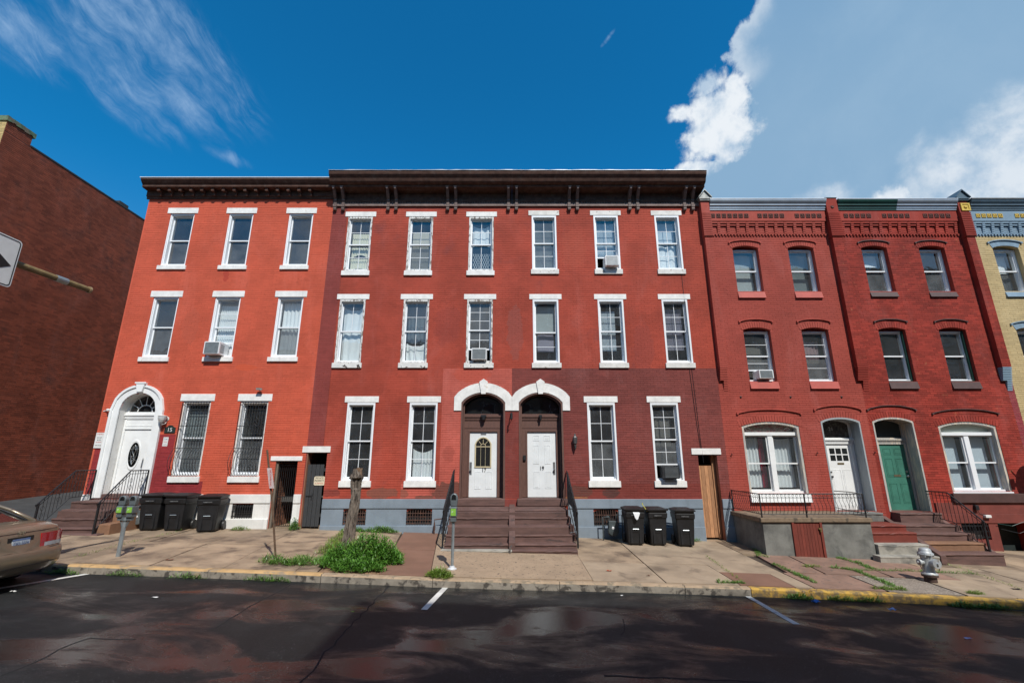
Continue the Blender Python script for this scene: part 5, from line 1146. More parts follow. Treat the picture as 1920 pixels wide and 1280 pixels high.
for c, z0, z1 in ((17.51, 5.62, 7.27), (19.46, 5.62, 7.27), (17.51, 2.49, 4.25), (19.46, 2.49, 4.25)): segwin(H25, c, z0, z1, 0.09, VINYL, B25b, 0.20)
blind(17.15, 17.88, 6.48, 7.12, YF + 0.24 + 0.2, SHEET, 'cream board across the upper half of the cream house window')
curtain(17.16, 17.87, 5.75, 6.42, YF + 0.42, clothmat('clear_plastic', (0.20, 0.21, 0.22), 0.5), name='window_cloth', cat='cloth', label='creased plastic sheet in the lower half of the cream house window', folds=2, seed=77, amp=0.05)
tl21 = [7.22 + 0.2 * i for i in range(7)] + [8.90 + 0.2 * i for i in range(5)] + [10.24 + 0.2 * i for i in range(5)]
tl23 = [12.0 + 0.205 * i for i in range(5)] + [13.38 + 0.205 * i for i in range(5)] + [14.85 + 0.205 * i for i in range(5)]
corbel_table(H21, 6.95, 11.27, 13, B21, TILE, tl21); corbel_table(H23, 11.74, 16.02, 13, B23, TILE, tl23)
corbel_table(H25, 16.46, 20.9, 14, B25b, GOLD, [16.75 + 0.2 * i for i in range(5)] + [18.15 + 0.2 * i for i in range(5)])
metalcornice(H21, 7.12, 11.29, STEELP); metalcornice(H23, 11.72, 13.85, DGREEN); metalcornice(H23, 13.852, 16.02, STEELP, name='cornice'); metalcornice(H25, 16.5, 20.95, SLATEB, flash=False)
mb = MB(); mb.box(16.5, 20.95, YF - 0.30, YF + 0.3, 9.062, 9.10); obj('flashing', mb, mat('dull_flashing', (0.25, 0.27, 0.28), 0.6, 0.2, 5), H25)
# party piers with stepped feet
def pier(house, x0, x1, m_, top, cap, foot_m=None):
    mb = MB(); Y = YF
    mb.box(x0, x1, Y - 0.20, Y, 7.62, top)
    obj('pier_head', mb, m_, house)
    for j in range(13):
        z_ = 7.66 + j * 0.0715
        m2 = MB(); m2.box(x0 - 0.012, x1 + 0.012, Y - 0.225, Y - 0.198, z_, z_ + 0.05); obj('pier_course', m2, m_, house)
    mb = MB(); mb.box(x0 + 0.02, x1 - 0.02, Y - 0.17, Y, 2.95, 7.618); obj('pier_shaft', mb, m_, house)
    b2 = bricks(x0 + 0.02, x1 - 0.02, 2.98, 7.6, Y - 0.17, [], proud=0.007); obj('pier_bricks', b2, m_, house, kind='stuff')
    n = 14
    for j in range(n):
        w_ = (x1 - x0) / 2 - 0.02; d_ = 0.17 * (1 - (j + 0.5) / n); z_ = 2.94 - j * 0.055; m2 = MB()
        m2.box(x0 + 0.02 + (w_ * 0.9 if j > n / 2 else 0), x1 - 0.02, Y - d_ - 0.012, Y, z_ - 0.040, z_); m2.box(x0 + 0.04 + (w_ * 0.9 if j > n / 2 else 0), x1 - 0.04, Y - d_ + 0.012, Y, z_ - 0.055, z_ - 0.040)
        obj('corbelled_foot', m2, foot_m or m_, house)
    if cap == 'gable':
        mb = MB(); xa, xb = x0 - 0.06, x1 + 0.06; xc = (x0 + x1) / 2
        mb.box(xa + 0.03, xb - 0.03, Y - 0.25, Y + 0.55, top, top + 0.05); mb.box(xa, xb, Y - 0.28, Y + 0.6, top + 0.052, top + 0.09)
        mb.prism([(xa - 0.01, top + 0.092), (xb + 0.01, top + 0.092), (xc, top + 0.36)], Y - 0.26, Y + 0.6)
        for a, c in (((xa - 0.03, top + 0.09), (xc, top + 0.39)), ((xc, top + 0.39), (xb + 0.03, top + 0.09))):
            mb.hexa([(a[0], Y - 0.31, a[1]), (c[0], Y - 0.31, c[1]), (c[0], Y + 0.62, c[1]), (a[0], Y + 0.62, a[1]), (a[0], Y - 0.31, a[1] + 0.035), (c[0], Y - 0.31, c[1] + 0.035), (c[0], Y + 0.62, c[1] + 0.035), (a[0], Y + 0.62, a[1] + 0.035)])
        return mb
    mb = MB(); mb.box(x0 - 0.01, x1 + 0.01, Y - 0.215, Y + 0.0, top, top + 0.03); mb.hexa([(x0 - 0.05, Y + 0.0, 9.0), (x1, Y + 0.0, 9.0), (x1, Y + 1.2, 9.0), (x0 - 0.05, Y + 1.2, 9.0), (x0 - 0.05, Y + 0.0, top + 0.03), (x1, Y + 0.0, top + 0.03), (x1, Y + 1.2, 9.1), (x0 - 0.05, Y + 1.2, 9.1)])
    return mb
capm = mat('weathered_zinc', (0.34, 0.35, 0.33), 0.6, 0.3, 6, metal=0.3)
obj('gable_cap', pier(H21, 6.79, 7.09, B21, 9.02, 'gable'), capm, H21)
obj('pier_cap', pier(H23, 11.30, 11.70, B23, 9.13, 'flat'), TAR, H23)
obj('gable_cap', pier(H25, 16.04, 16.38, B23, 9.02, 'gable', B25b), SLATEB, H25)
mb = MB(); x0, x1, z0, z1 = 16.10, 16.42, 8.62, 8.92; ring(mb, x0, x1, z0, z1, 0.05, YF - 0.24, YF - 0.20); mb.box(x0 + 0.05, x1 - 0.05, YF - 0.222, YF - 0.2, z0 + 0.05, z1 - 0.05); mb.lathe([(0.08, 0), (0.05, -0.03), (0, -0.035)], ((x0 + x1) / 2, YF - 0.222, (z0 + z1) / 2), 6, 'y'); obj('gold_rosette', mb, GOLD, H25)
mb = MB(); mb.lathe([(0.07, 0), (0.04, -0.03), (0, -0.02)], (11.5, YF - 0.20, 8.78), 8, 'y'); obj('rosette', mb, TILE, H23)
# upper windows
for c in (8.27, 10.235):
    segwin(H21, c, 5.62, 7.27, 0.09, B21, SILL21, 0.24); segwin(H21, c, 2.49, 4.25, 0.085, B21, SILL21, 0.25, up=(1, 2), lo=(1, 2), raised=0.32 if c < 9 else 0, gl=SCREEN)
    hood(H21, c - 0.56, c + 0.56, 7.455, 0.09, B21); hood(H21, c - 0.56, c + 0.56, 4.52, 0.09, B21)
for c in (12.84, 14.885):
    segwin(H23, c, 5.62, 7.27, 0.09, B23, BRSILL, 0.20, gl=SCREEN); segwin(H23, c, 2.49, 4.25, 0.085, B23, BRSILL, 0.25)
    hood(H23, c - 0.55, c + 0.55, 7.455, 0.09, BRSILL, 0.025); hood(H23, c - 0.55, c + 0.55, 4.52, 0.09, BRSILL, 0.025)
    mb = MB(); mb.box(c - 0.453, c - 0.40, YF + 0.10, YF + 0.17, 2.5, 4.24); mb.box(c + 0.40, c + 0.453, YF + 0.10, YF + 0.17, 2.5, 4.24); mb.box(c - 0.40, c + 0.40, YF + 0.10, YF + 0.17, 2.5, 2.53); obj('green_trim', mb, DGREEN, H23)
hood(H21, 7.26, 9.31, 1.43, 0.13, B21); hood(H21, 9.76, 11.28, 1.55, 0.14, B21); hood(H23, 11.47, 13.04, 1.55, 0.14, BRSILL, 0.025); hood(H23, 13.55, 15.67, 1.43, 0.14, BRSILL, 0.025)
blind(7.92, 8.62, 5.72, 7.14, YF + 0.42, GREYSH, 'pale grey shade in the left top-floor window of house 21'); blind(9.88, 10.59, 5.72, 7.14, YF + 0.44, clothmat('mid_grey_shade', (0.19, 0.22, 0.23), 0.2), 'mid-grey shade in the right top-floor window of house 21')
blind(12.50, 13.18, 6.72, 7.14, YF + 0.42, SHEET, 'short white shade drawn part way down the left top-floor window of the brick house')
blind(7.93, 8.61, 2.6, 3.75, YF + 0.44, clothmat('brown_grey_shade', (0.17, 0.16, 0.15), 0.2), 'dull brown-grey shade behind the small air conditioner of house 21'); blind(9.89, 10.58, 2.6, 3.3, YF + 0.44, clothmat('brown_grey_shade2', (0.19, 0.17, 0.155), 0.2), 'dull grey-brown shade low in the right second-floor window of house 21')
curtain(9.89, 10.58, 3.3, 3.95, YF + 0.44, clothmat('red_white_print', (0.42, 0.30, 0.32)), label='faded red and white patterned curtain in the right second-floor window of house 21', folds=6, seed=51)
aircon(8.10, 8.56, YF - 0.12, YF + 0.3, 2.57, 2.86, ACW, ACG, 'small white air conditioner in the left second-floor window of house 21')
# paired ground-floor windows
def pairwin(house, o, m_, cm, gp_m, zt=0.80):
    x0, x1, z0, zs, rise = o[:5]; y = YF + 0.14
    mb = MB(); oa = arc(x0, x1, zs, rise, 14); ia = [(x, z - 0.07) for x, z in arc(x0, x1, zs, rise, 14, grow=-0.07)]
    mb.strip([(x0 + 0.001, z0)] + oa + [(x1 - 0.001, z0)], [(x0 + 0.07, z0)] + ia + [(x1 - 0.07, z0)], YF + 0.01, YF + 0.30); f = obj('window', mb, cm, house)
    mb = MB(); mb.box(x0 + 0.071, x1 - 0.071, y - 0.05, y + 0.12, zt, zt + 0.10); mb.box(x0 + 0.071, x1 - 0.071, y - 0.04, y + 0.12, z0, z0 + 0.06)
    xm = (x0 + x1) / 2; mb.box(xm - 0.075, xm + 0.075, y - 0.03, y + 0.12, z0 + 0.061, zt - 0.001); obj('mullion_frame', mb, m_, f)
    mb = MB(); mb.quad(*([(x0 + 0.07, y + 0.06, zt + 0.1), (x1 - 0.07, y + 0.06, zt + 0.1)] + [(x, y + 0.06, z) for x, z in ia[::-1]])); obj('transom_panel', mb, gp_m, f)
    for a, c in ((x0 + 0.075, xm - 0.077), (xm + 0.077, x1 - 0.075)):
        zm = (z0 + 0.06 + zt) / 2 - 0.02
        sash(f, a, c, zm - 0.02, zt - 0.002, y + 0.01, 1, 1, m_=m_); sash(f, a, c, z0 + 0.062, zm + 0.02, y + 0.055, 1, 1, m_=m_)
    return f
FLORAL = mat('floral_transom_glass', (0.26, 0.22, 0.19), 0.35, 0.5, 14, col2=(0.26, 0.08, 0.09), thr=(0.50, 0.60), nscale=11)
f = pairwin(H21, W21, WHITE, GREYPEEL, FLORAL, 0.76)
mb = MB()
for cx_s, s_ in ((7.62, 1), (8.93, -1)):
    mb.tube([(cx_s + s_ * 0.10 * math.cos(a_ * 0.5) * (1 - a_ / 16), YF + 0.18, 0.95 + 0.07 * math.sin(a_ * 0.5) * (1 - a_ / 16)) for a_ in range(14)], 0.006, 4)
obj('painted_scroll', mb, WHITE, f)
sill(H21, 8.28, 1.87, -1.26, -1.0, YF, WHITE, 0.10, slope=0.04)
curtain(7.48, 8.02, -0.85, 0.70, YF + 0.42, SHEER, label='white sheer curtain at the left of the paired window above the porch', folds=5, seed=61); curtain(8.02, 8.18, -0.85, 0.70, YF + 0.40, REDC, label='strip of crimson curtain hanging in the paired window above the porch', folds=2, seed=62)
curtain(8.38, 9.08, -0.85, 0.70, YF + 0.42, SHEER, label='white sheer curtain in the right half of the paired window above the porch', folds=6, seed=63, topsag=0.05)
f = pairwin(H23, W23, VINYL, GREYPEEL, mat('pale_green_panel', (0.48, 0.53, 0.47), 0.6, 0.06, 3), 0.76)
sill(H23, 14.575, 1.87, -1.0, -0.95, YF, VINYL, 0.03)
mb = MB(); mb.box(13.55, 15.75, YF - 0.10, YF, -1.27, -1.003); obj('window_sill', mb, BRSILL, H23, bevel=0.01)
blind(13.78, 14.46, -0.85, 0.72, YF + 0.40, PALEB, 'pale blue blind in the left half of the paired window of the brick house'); blind(14.70, 15.38, -0.85, 0.72, YF + 0.40, PALEB, 'pale blue blind right of the mullion, beside the satellite dish')
# doorways 21 and 23
FLOW = mat('patterned_transom_glass', (0.075, 0.06, 0.05), 0.3, 0.5, 16, col2=(0.16, 0.15, 0.12), thr=(0.50, 0.60), nscale=9)
def doorway2(house, o, leaf, zt, m_, jm, glass, dm, panels):
    x0, x1, z0, zs, rise = o[:5]; y = YF + 0.42
    mb = MB(); oa = arc(x0, x1, zs, rise, 14); ia = [(x, z - 0.05) for x, z in arc(x0, x1, zs, rise, 14, grow=-0.045)]
    mb.strip([(x0 + 0.001, z0)] + oa + [(x1 - 0.001, z0)], [(x0 + 0.045, z0)] + ia + [(x1 - 0.045, z0)], YF - 0.012, YF + 0.035)
    ib = [(x, z - 0.02) for x, z in arc(x0, x1, zs, rise, 14, grow=-0.02)]
    mb.strip([(x0 + 0.001, z0)] + oa + [(x1 - 0.001, z0)], [(x0 + 0.02, z0)] + ib + [(x1 - 0.02, z0)], YF + 0.036, y); s_ = obj('door_surround', mb, jm, house)
    f = doorframe(house, (x0 + 0.02, x1 - 0.02, z0, zs, rise), leaf, leaf[3] + 0.07, zt, y, m_, glass=glass, thick=0.08)
    d = leafdoor(f, leaf[0], leaf[1], leaf[2], leaf[3], y + 0.02, dm, panels); return f, d
f21, d21 = doorway2(H21, DD21, (10.20, 11.03, -1.52, 0.50), (0.56, 0.70), WHITE, GREYF, FLOW, WHITE, [(0.10, 0.48, 0.05, 0.60), (0.54, 0.92, 0.05, 0.60)])
mb = MB(); yd = YF + 0.44
for i in range(3):
    for j in range(2): mb.quad((10.335 + i * 0.205, yd - 0.003, -0.03 + j * 0.215), (10.335 + i * 0.205 + 0.17, yd - 0.003, -0.03 + j * 0.215), (10.335 + i * 0.205 + 0.17, yd - 0.003, 0.15 + j * 0.215), (10.335 + i * 0.205, yd - 0.003, 0.15 + j * 0.215))
obj('door_pane', mb, DARKGLASS, d21); mb = MB()
for i in range(3):
    for j in range(2): mb.box(10.335 + i * 0.205, 10.505 + i * 0.205, yd - 0.002, yd - 0.0005, -0.03 + j * 0.215, 0.15 + j * 0.215)
obj('door_pane_backing', mb, mat('dim_pane_back', (0.05, 0.045, 0.035), 0.5, 0.3, 9), d21)
mb = MB(); mb.box(10.53, 10.74, yd - 0.012, yd, -0.14, -0.09); obj('letter_slot', mb, mat('brass', (0.30, 0.22, 0.10), 0.4, 0.15, 9, metal=0.7), d21)
mb = MB(); mb.lathe([(0.025, 0), (0.03, -0.05), (0, -0.06)], (10.28, yd, -0.52), 10, 'y'); mb.lathe([(0.025, 0), (0.025, -0.015)], (10.28, yd, -0.38), 10, 'y'); obj('knob', mb, IRON, d21)
text('21', 'transom_number', 0.16, (10.52, YF + 0.462, 0.98), f21, SIGNW, ext=0.002)
f23, d23 = doorway2(H23, DD23, (11.96, 12.79, -1.53, 0.49), (0.56, 0.70), GREYPEEL, GREYPEEL, mat('dark_grey_board', (0.035, 0.045, 0.047), 0.6, 0.15, 4), GREEN,
    [(0.14, 0.44, 0.84, 0.94), (0.56, 0.86, 0.84, 0.94), (0.14, 0.44, 0.50, 0.78), (0.56, 0.86, 0.50, 0.78), (0.14, 0.44, 0.10, 0.40), (0.56, 0.86, 0.10, 0.40)])
mb = MB(); mb.box(12.28, 12.50, yd - 0.012, yd, -0.52, -0.46); obj('letter_slot', mb, mat('dull_brass', (0.20, 0.16, 0.10), 0.5, 0.15, 9, metal=0.6), d23)
mb = MB(); mb.lathe([(0.03, 0), (0.03, -0.03), (0.012, -0.035), (0.03, -0.06), (0, -0.075)], (12.70, yd, -0.50), 10, 'y'); mb.lathe([(0.03, 0), (0.03, -0.02), (0, -0.025)], (12.70, yd, -0.36), 10, 'y'); obj('knob', mb, CHROME, d23)
# lower walls of 23: stone courses
mb = MB(); mb.box(13.0, 14.78, YF - 0.04, YF + 0.01, -1.60, -1.272); mb.box(15.75, 16.2, YF - 0.04, YF + 0.01, -1.60, -1.272); mb.box(14.78, 15.75, YF - 0.04, YF + 0.01, -1.60, -1.272); obj('stone_course', mb, REDB, H23)
mb = MB(); mb.box(13.0, 16.2, YF - 0.055, YF + 0.01, -1.86, -1.603); obj('water_table', mb, REDB, H23, bevel=0.01)
mb = MB(); mb.box(12.9, 13.655, YF - 0.03, YF + 0.01, -3.1, -1.863); mb.box(14.475, 14.745, YF - 0.03, YF + 0.01, -3.1, -1.863); mb.box(13.656, 14.474, YF - 0.03, YF + 0.01, -3.1, -2.33); obj('base_wall', mb, REDB, H23); mb = MB(); mb.box(15.855, 16.2, YF - 0.03, YF + 0.01, -3.1, -1.863); obj('base_wall', mb, REDB, H23)
cellar_grate(H23, 13.66, 14.47, -2.33, -1.86, 0, YF, IRON, 9, 3)
mb = MB(); mb.box(14.75, 15.85, YF + 0.5, YF + 0.54, -3.1, -1.87); obj('cellar_door', mb, mat('black_green_board', (0.012, 0.02, 0.019), 0.7, 0.2, 4), H23)
# little star anchors and hooks on 21
for x_, z_ in ((7.45, 1.98), (9.07, 1.98), (10.73, 1.98)):
    mb = MB(); mb.lathe([(0.045, 0), (0.02, -0.03), (0, -0.035)], (x_, YF - 0.008, z_), 5, 'y'); obj('wall_anchor', mb, BRSILL, H21)
for x_, z_ in ((6.93, 0.16), (9.63, 0.20), (11.45, 0.22)):
    mb = MB(); mb.tube([(x_, YF, z_), (x_, YF - 0.06, z_), (x_ - 0.03, YF - 0.06, z_ + 0.03)], 0.012, 5); obj('shutter_hook', mb, IRON, H21)
# ---------------------------------------------------------------- big brick building across the alley
BX = -18.7
BB = root('brick_building', (-24, 20, -1.6), 'tall windowless dark red brick side wall across the alley, yellow brick front corner', 'building')
BYF = 14.26; mb = MB(); mb.quad((BX, BYF, ZB), (BX, 46, ZB), (BX, 46, 11.75), (BX, BYF, 11.75)); mb.quad((-32, BYF, ZB), (BX, BYF, ZB), (BX, BYF, 11.76), (-32, BYF, 11.76)); mb.quad((-32, BYF, 11.75), (BX, BYF, 11.75), (BX, 46, 11.75), (-32, 46, 11.75)); mb.quad((-32, 46, ZB), (-32, BYF, ZB), (-32, BYF, 11.75), (-32, 46, 11.75)); obj('wall', mb, MORTD, BB)
obj('side_wall_bricks', bricks(BYF + 0.01, 26.0, -1.9, 11.72, BX, [], swap=True, proud=0.012), BIGB, BB, kind='stuff')
obj('front_bricks', bricks(-24, BX, 6.0, 12.28, BYF, []), YELB, BB, kind='stuff')
mb = MB(); mb.box(-30, BX, BYF, 15.18, 11.76, 12.28); obj('parapet_pier', mb, MORTD, BB); obj('parapet_bricks', bricks(BYF + 0.01, 15.17, 11.75, 12.26, BX, [], swap=True, proud=0.012), BIGB, BB, kind='stuff')
COPPER = mat('verdigris_cap', (0.10, 0.16, 0.09), 0.8, 0.4, 6, bump=0.01, col2=(0.16, 0.12, 0.08), thr=(0.48, 0.6), nscale=5); rr = random.Random(6); mb = MB()
for i in range(10):
    a, c = BYF - 0.05 + i * 0.104, BYF - 0.05 + (i + 1) * 0.104; d_ = rr.uniform(0, 0.07); mb.box(-30, BX + 0.05, a, c, 12.20 - d_, 12.33 + rr.uniform(0, 0.02))
obj('coping', mb, COPPER, BB); mb = MB(); mb.box(-30, BX + 0.03, 15.19, 46, 11.75, 11.81); obj('roof_edge', mb, TAR, BB)
mb = MB(); mb.box(BX - 0.4, BX + 0.02, 22.9 - 3.6, 23.4 - 3.6, 11.81, 11.95); obj('roof_vent', mb, TAR, BB)
# ---------------------------------------------------------------- the other side of the street (behind the photographer)
def opposite(X0, X1, zt, m_, label, rows, cols, yf=-4.0):
    H = root('street_building', ((X0 + X1) / 2, yf, -2.4), label, 'building', 'buildings across the street')
    mb = MB(); mb.box(X0, X1, yf - 9, yf, ZB - 1, zt); obj('wall', mb, m_, H)
    mb = MB(); mb.box(X0 - 0.05, X1 + 0.05, yf - 0.2, yf + 0.35, zt - 0.35, zt + 0.1); obj('cornice', mb, CORN, H)
    w0 = None; dx = (X1 - X0) / cols; dz = (zt + 1.2) / rows
    for i in range(cols):
        for j in range(rows):
            x_, z_ = X0 + dx * (i + 0.5), -1.0 + dz * j
            if w0 is None:
                m2 = MB(); ring(m2, x_ - 0.5, x_ + 0.5, z_, z_ + 1.9, 0.07, yf + 0.001, yf + 0.06); m2.box(x_ - 0.43, x_ + 0.43, yf + 0.001, yf + 0.04, z_ + 0.93, z_ + 0.98); w0 = obj('window', m2, WHITE, H); wz = (x_, z_)
                m2 = MB(); m2.quad((x_ + 0.43, yf + 0.02, z_ + 0.07), (x_ - 0.43, yf + 0.02, z_ + 0.07), (x_ - 0.43, yf + 0.02, z_ + 1.83), (x_ + 0.43, yf + 0.02, z_ + 1.83)); p0 = obj('pane', m2, mat('far_window_glass', (0.05, 0.06, 0.07), 0.1, 0.1, 2, spec=0.8), w0)
            else: c_ = inst(w0, H, (x_ - wz[0], 0, z_ - wz[1])); inst(p0, c_, (x_ - wz[0], 0, z_ - wz[1]))
    return H
OB = mat('opposite_brick', (0.17, 0.075, 0.055), 0.9, 0.2, 2); OT = mat('opposite_tan', (0.30, 0.25, 0.19), 0.9, 0.2, 2)
opposite(-60, -13.4, 8.0, OB, 'lower red brick building across the street, far left', 3, 16); opposite(-13.35, 2.15, 8.6, OT, 'tan three-storey building across the street', 3, 6)
opposite(2.2, 9.0, 13.6, OB, 'four-storey brick building across the street', 4, 3); opposite(9.05, 58, 14.65, OT, 'tall tan five-storey building across the street', 5, 17)
gridsheet('far_pavement', [-60, -20, 0, 20, 60], [-4.2, -0.5], lambda x, y: pl(x, CURBT) - 0.03, TANC, kind='structure')
# ---------------------------------------------------------------- stoops
def step(par, x0, x1, y0, y1, z0, z1, m_, name='step', nose=0.02, lab=None):
    mb = MB(); n = max(3, int((x1 - x0) / 0.09)); rr = random.Random(int((x0 * 31 + z1 * 57 + y0 * 13) * 100)); w1 = w2 = 0.0; rows = []
    for i in range(n + 1):
        w1 = w1 * 0.6 + rr.uniform(-0.006, 0.006); w2 = w2 * 0.6 + rr.uniform(-0.007, 0.004); x_ = x0 + (x1 - x0) * i / n; ch = rr.random() < 0.08
        rows.append([(x_, y0 + nose, z0), (x_, y0 + nose + w1 * 0.5, z1 - 0.05), (x_, y0 + w1, z1 - 0.042 + w1 * 0.4), (x_, y0 + w1 + (0.012 if ch else 0), z1 - 0.013 + w2), (x_, y0 + 0.013 + w1, z1 - 0.002 + w2 * 0.5), (x_, y0 + 0.10, z1 + w2 * 0.2 - 0.001), (x_, y1, z1), (x_, y1, z0)])
    m = len(rows[0])
    for r_ in rows: mb.v += r_
    for i in range(n):
        for k in range(m): k2 = (k + 1) % m; mb.f.append((i * m + k, (i + 1) * m + k, (i + 1) * m + k2, i * m + k2)); mb.mi.append(0)
    mb.f.append(tuple(range(m))); mb.f.append(tuple(n * m + k for k in range(m - 1, -1, -1))); mb.mi += [0, 0]
    return obj(name, mb, m_, par, label=lab)
S17 = root('stoop', (0, 13.7, -2.28), 'brown twin stoop with a sloping divider, in front of doors 17 and 19', 'stoop', 'front stoops of the row')
zs_ = [(-1.372, 13.70, 14.70), (-1.543, 13.42, 13.72), (-1.72, 13.14, 13.44), (-1.904, 12.86, 13.16), (-2.085, 12.58, 12.88)]
for k, (z_, ya, yb) in enumerate(zs_):
    zl = zs_[k + 1][0] + 0.001 if k < 4 else -2.40
    ex = 0.04 * k
    for a, c in ((-1.74 , -0.085), (0.085, 1.50 + ex)): step(S17, a, c, ya, yb, zl - 0.0, z_, STEPB)
mb = MB(); mb.box(-1.70, 1.50, 12.9, 14.7, -2.5, -1.73); mb.box(-1.70, 1.50, 13.46, 14.7, -1.73, -1.42); obj('core', mb, STEPB, S17)
step(S17, -1.80, 0.0, 12.40, 12.9, -2.5, -2.20, CONCL); step(S17, 0.004, 1.66, 12.40, 12.9, -2.5, -2.20, STEPB)
mb = MB(); mb.hexa([(-0.083, 12.52, -2.4), (0.083, 12.52, -2.4), (0.083, 13.9, -2.0), (-0.083, 13.9, -2.0), (-0.083, 12.52, -2.04), (0.083, 12.52, -2.04), (0.083, 13.74, -1.31), (-0.083, 13.74, -1.31)]); mb.box(-0.083, 0.083, 13.74, 14.72, -2.0, -1.31); obj('divider', mb, STEPB, S17, bevel=0.012)
for k, (z_, ya, yb) in enumerate(zs_[:4]):      # moulded step ends on the right
    for s_ in range(3):
        mb = MB(); mb.box(1.505 + 0.04 * k + s_ * 0.035, 1.527 + 0.04 * k + s_ * 0.035, ya + 0.03, yb + 0.2, z_ - 0.165, z_ - 0.01); obj('step_end', mb, STEPB, S17)
mb = MB(); mb.tube([(-0.05, 12.35, -2.28), (-0.05, 12.33, -2.12), (0.0, 12.33, -2.08)], 0.016, 6); obj('boot_scraper', mb, mat('scraper_iron', (0.2, 0.2, 0.2), 0.5, 0.2, 8, metal=0.6), label='small grey iron scraper at the foot of the twin stoop divider', cat='boot scraper')
# railings as things: plane x = const
def rail_scroll(label, x, top, foot_z, posts, n, scrolls=True, m_=IRON, r=0.013, wallside=None, group='iron stair railings'):
    """top: polyline of (y,z) of the hand rail; foot_z(y) gives the bottom of the bars"""
    y0 = top[-1][0]; R_ = root('iron_railing', (x, y0, foot_z(y0)), label, 'railing', group)
    mb = MB(); mb.tube([(x, y, z) for y, z in top], 0.019, 6); e = top[-1]; mb.tube([(x, e[0], e[1]), (x, e[0] - 0.05, e[1] - 0.03), (x, e[0] - 0.03, e[1] - 0.07)], 0.019, 6); obj('top_rail', mb, m_, R_)
    def tz(y):
        for (a, za), (c, zc) in zip(top, top[1:]):
            if min(a, c) <= y <= max(a, c): return za + (zc - za) * (y - a) / (c - a if c != a else 1)
        return top[-1][1]
    ys = [top[0][0] + (top[-1][0] - top[0][0]) * (i + 0.5) / n for i in range(n)]
    mb = MB(); mb.tube([(x, top[0][0], foot_z(top[0][0]) + 0.10)] + [(x, y, foot_z(y) + 0.10) for y, _ in top[1:]], 0.012, 5); mb.tube([(x, y, tz(y) - 0.09) for y, _ in top], 0.009, 5); obj('lower_rail', mb, m_, R_)
    for i, y in enumerate(ys):
        mb = MB(); mb.tube([(x, y, foot_z(y) + 0.10), (x, y, tz(y) - 0.01)], 0.0095, 4)
        if scrolls and i % 4 == 2:
            zm = (foot_z(y) + tz(y)) / 2 + 0.05
            for s_ in (-1, 1):
                for t_ in (-1, 1): mb.tube([(x, y + s_ * 0.05 * math.sin(a * 0.62), zm + t_ * (0.02 + 0.03 * a)) for a in range(6)], 0.006, 4)
        obj('baluster', mb, m_, R_)
    for y in posts:
        mb = MB(); mb.box(x - r * 1.6, x + r * 1.6, y - r * 1.6, y + r * 1.6, foot_z(y) - 0.04, tz(y) - 0.005); obj('post', mb, m_, R_)
    return R_
def lerp_tab(tab): return lambda y: pl(y, sorted(tab))
f17 = lerp_tab([(14.75, -1.36), (13.7, -1.40), (12.6, -2.20)])
rail_scroll('black iron railing with scrolls left of the twin stoop', -1.79, [(14.76, -0.30), (14.5, -0.33), (12.62, -1.27)], f17, [12.66], 15)
rail_scroll('black iron railing with scrolls right of the twin stoop', 1.70, [(14.76, -0.34), (14.5, -0.38), (12.62, -1.30)], f17, [12.66], 15)
# stoop of number 15
S15 = root('stoop', (-12.0, 13.7, -1.98), 'weathered purple-brown stoop at the number 15 doorway', 'stoop', 'front stoops of the row')
z15 = [(-1.17, 13.95, 14.82), (-1.37, 13.74, 13.97), (-1.58, 13.53, 13.76), (-1.80, 13.30, 13.55)]
for k, (z_, ya, yb) in enumerate(z15): step(S15, -12.80 - 0.03 * k, -11.33, ya, yb, (z15[k + 1][0] if k < 3 else -2.15) + 0.001, z_, STEPB)
mb = MB(); mb.box(-12.78, -11.36, 13.6, 14.8, -2.2, -1.40); obj('core', mb, STEPB, S15)
for a, c, d, e, z_ in ((-11.32, -11.05, 13.75, 14.5, -1.42), (-11.32, -10.98, 13.3, 13.74, -1.70)): step(S15, a, c, d, e, -2.15, z_, STEPW, name='cheek_block', nose=0)
step(S15, -12.95, -11.1, 13.08, 13.32, -2.15, -1.93, STEPB)
f15 = lerp_tab([(14.8, -1.15), (13.95, -1.17), (13.15, -1.98)])
rail_scroll('black iron railing with curls on the right of the number 15 steps', -11.30, [(14.76, -0.31), (14.03, -0.31), (13.16, -1.14)], f15, [13.17, 14.72], 16)
rail_scroll('black iron railing on the alley side of the number 15 steps', -12.93, [(14.76, -0.31), (14.03, -0.31), (13.12, -1.16)], f15, [13.14, 14.72], 16)
# porch of 21
P21 = root('porch', (8.18, 13.9, -2.55), 'grey concrete raised porch with a red board cellar hatch, in front of house 21', 'porch')
mb = MB(); mb.box(6.74, 7.52, 13.07, 14.75, -2.85, -1.622); mb.box(8.28, 9.64, 13.07, 14.75, -2.85, -1.622); mb.box(7.52, 8.28, 13.35, 14.75, -2.85, -1.622); obj('porch_wall', mb, CONC, P21)
mb = MB(); mb.box(6.68, 9.68, 13.02, 14.79, -1.62, -1.51); obj('porch_slab', mb, PSLAB, P21, bevel=0.012)
for xh in (7.50, 8.245): mb = MB(); mb.box(xh, xh + 0.062, 13.03, 13.10, -2.68, -1.622); obj('hatch_frame', mb, STEPR, P21)
b0 = None; HRED = mat('red_brown_hatch_boards', (0.16, 0.032, 0.020), 0.65, 0.2, 6, bump=0.002, objvar=0.18, stretch=(8, 8, 0.8))
for i in range(8):
    x_ = 7.563 + i * 0.0845
    if b0 is None: m2 = MB(); m2.box(x_, x_ + 0.080, 13.055, 13.075, -2.64, -1.632); b0 = obj('board', m2, HRED, P21, bevel=0.003); xb0 = x_
    else: inst(b0, P21, (x_ - xb0, 0, 0))
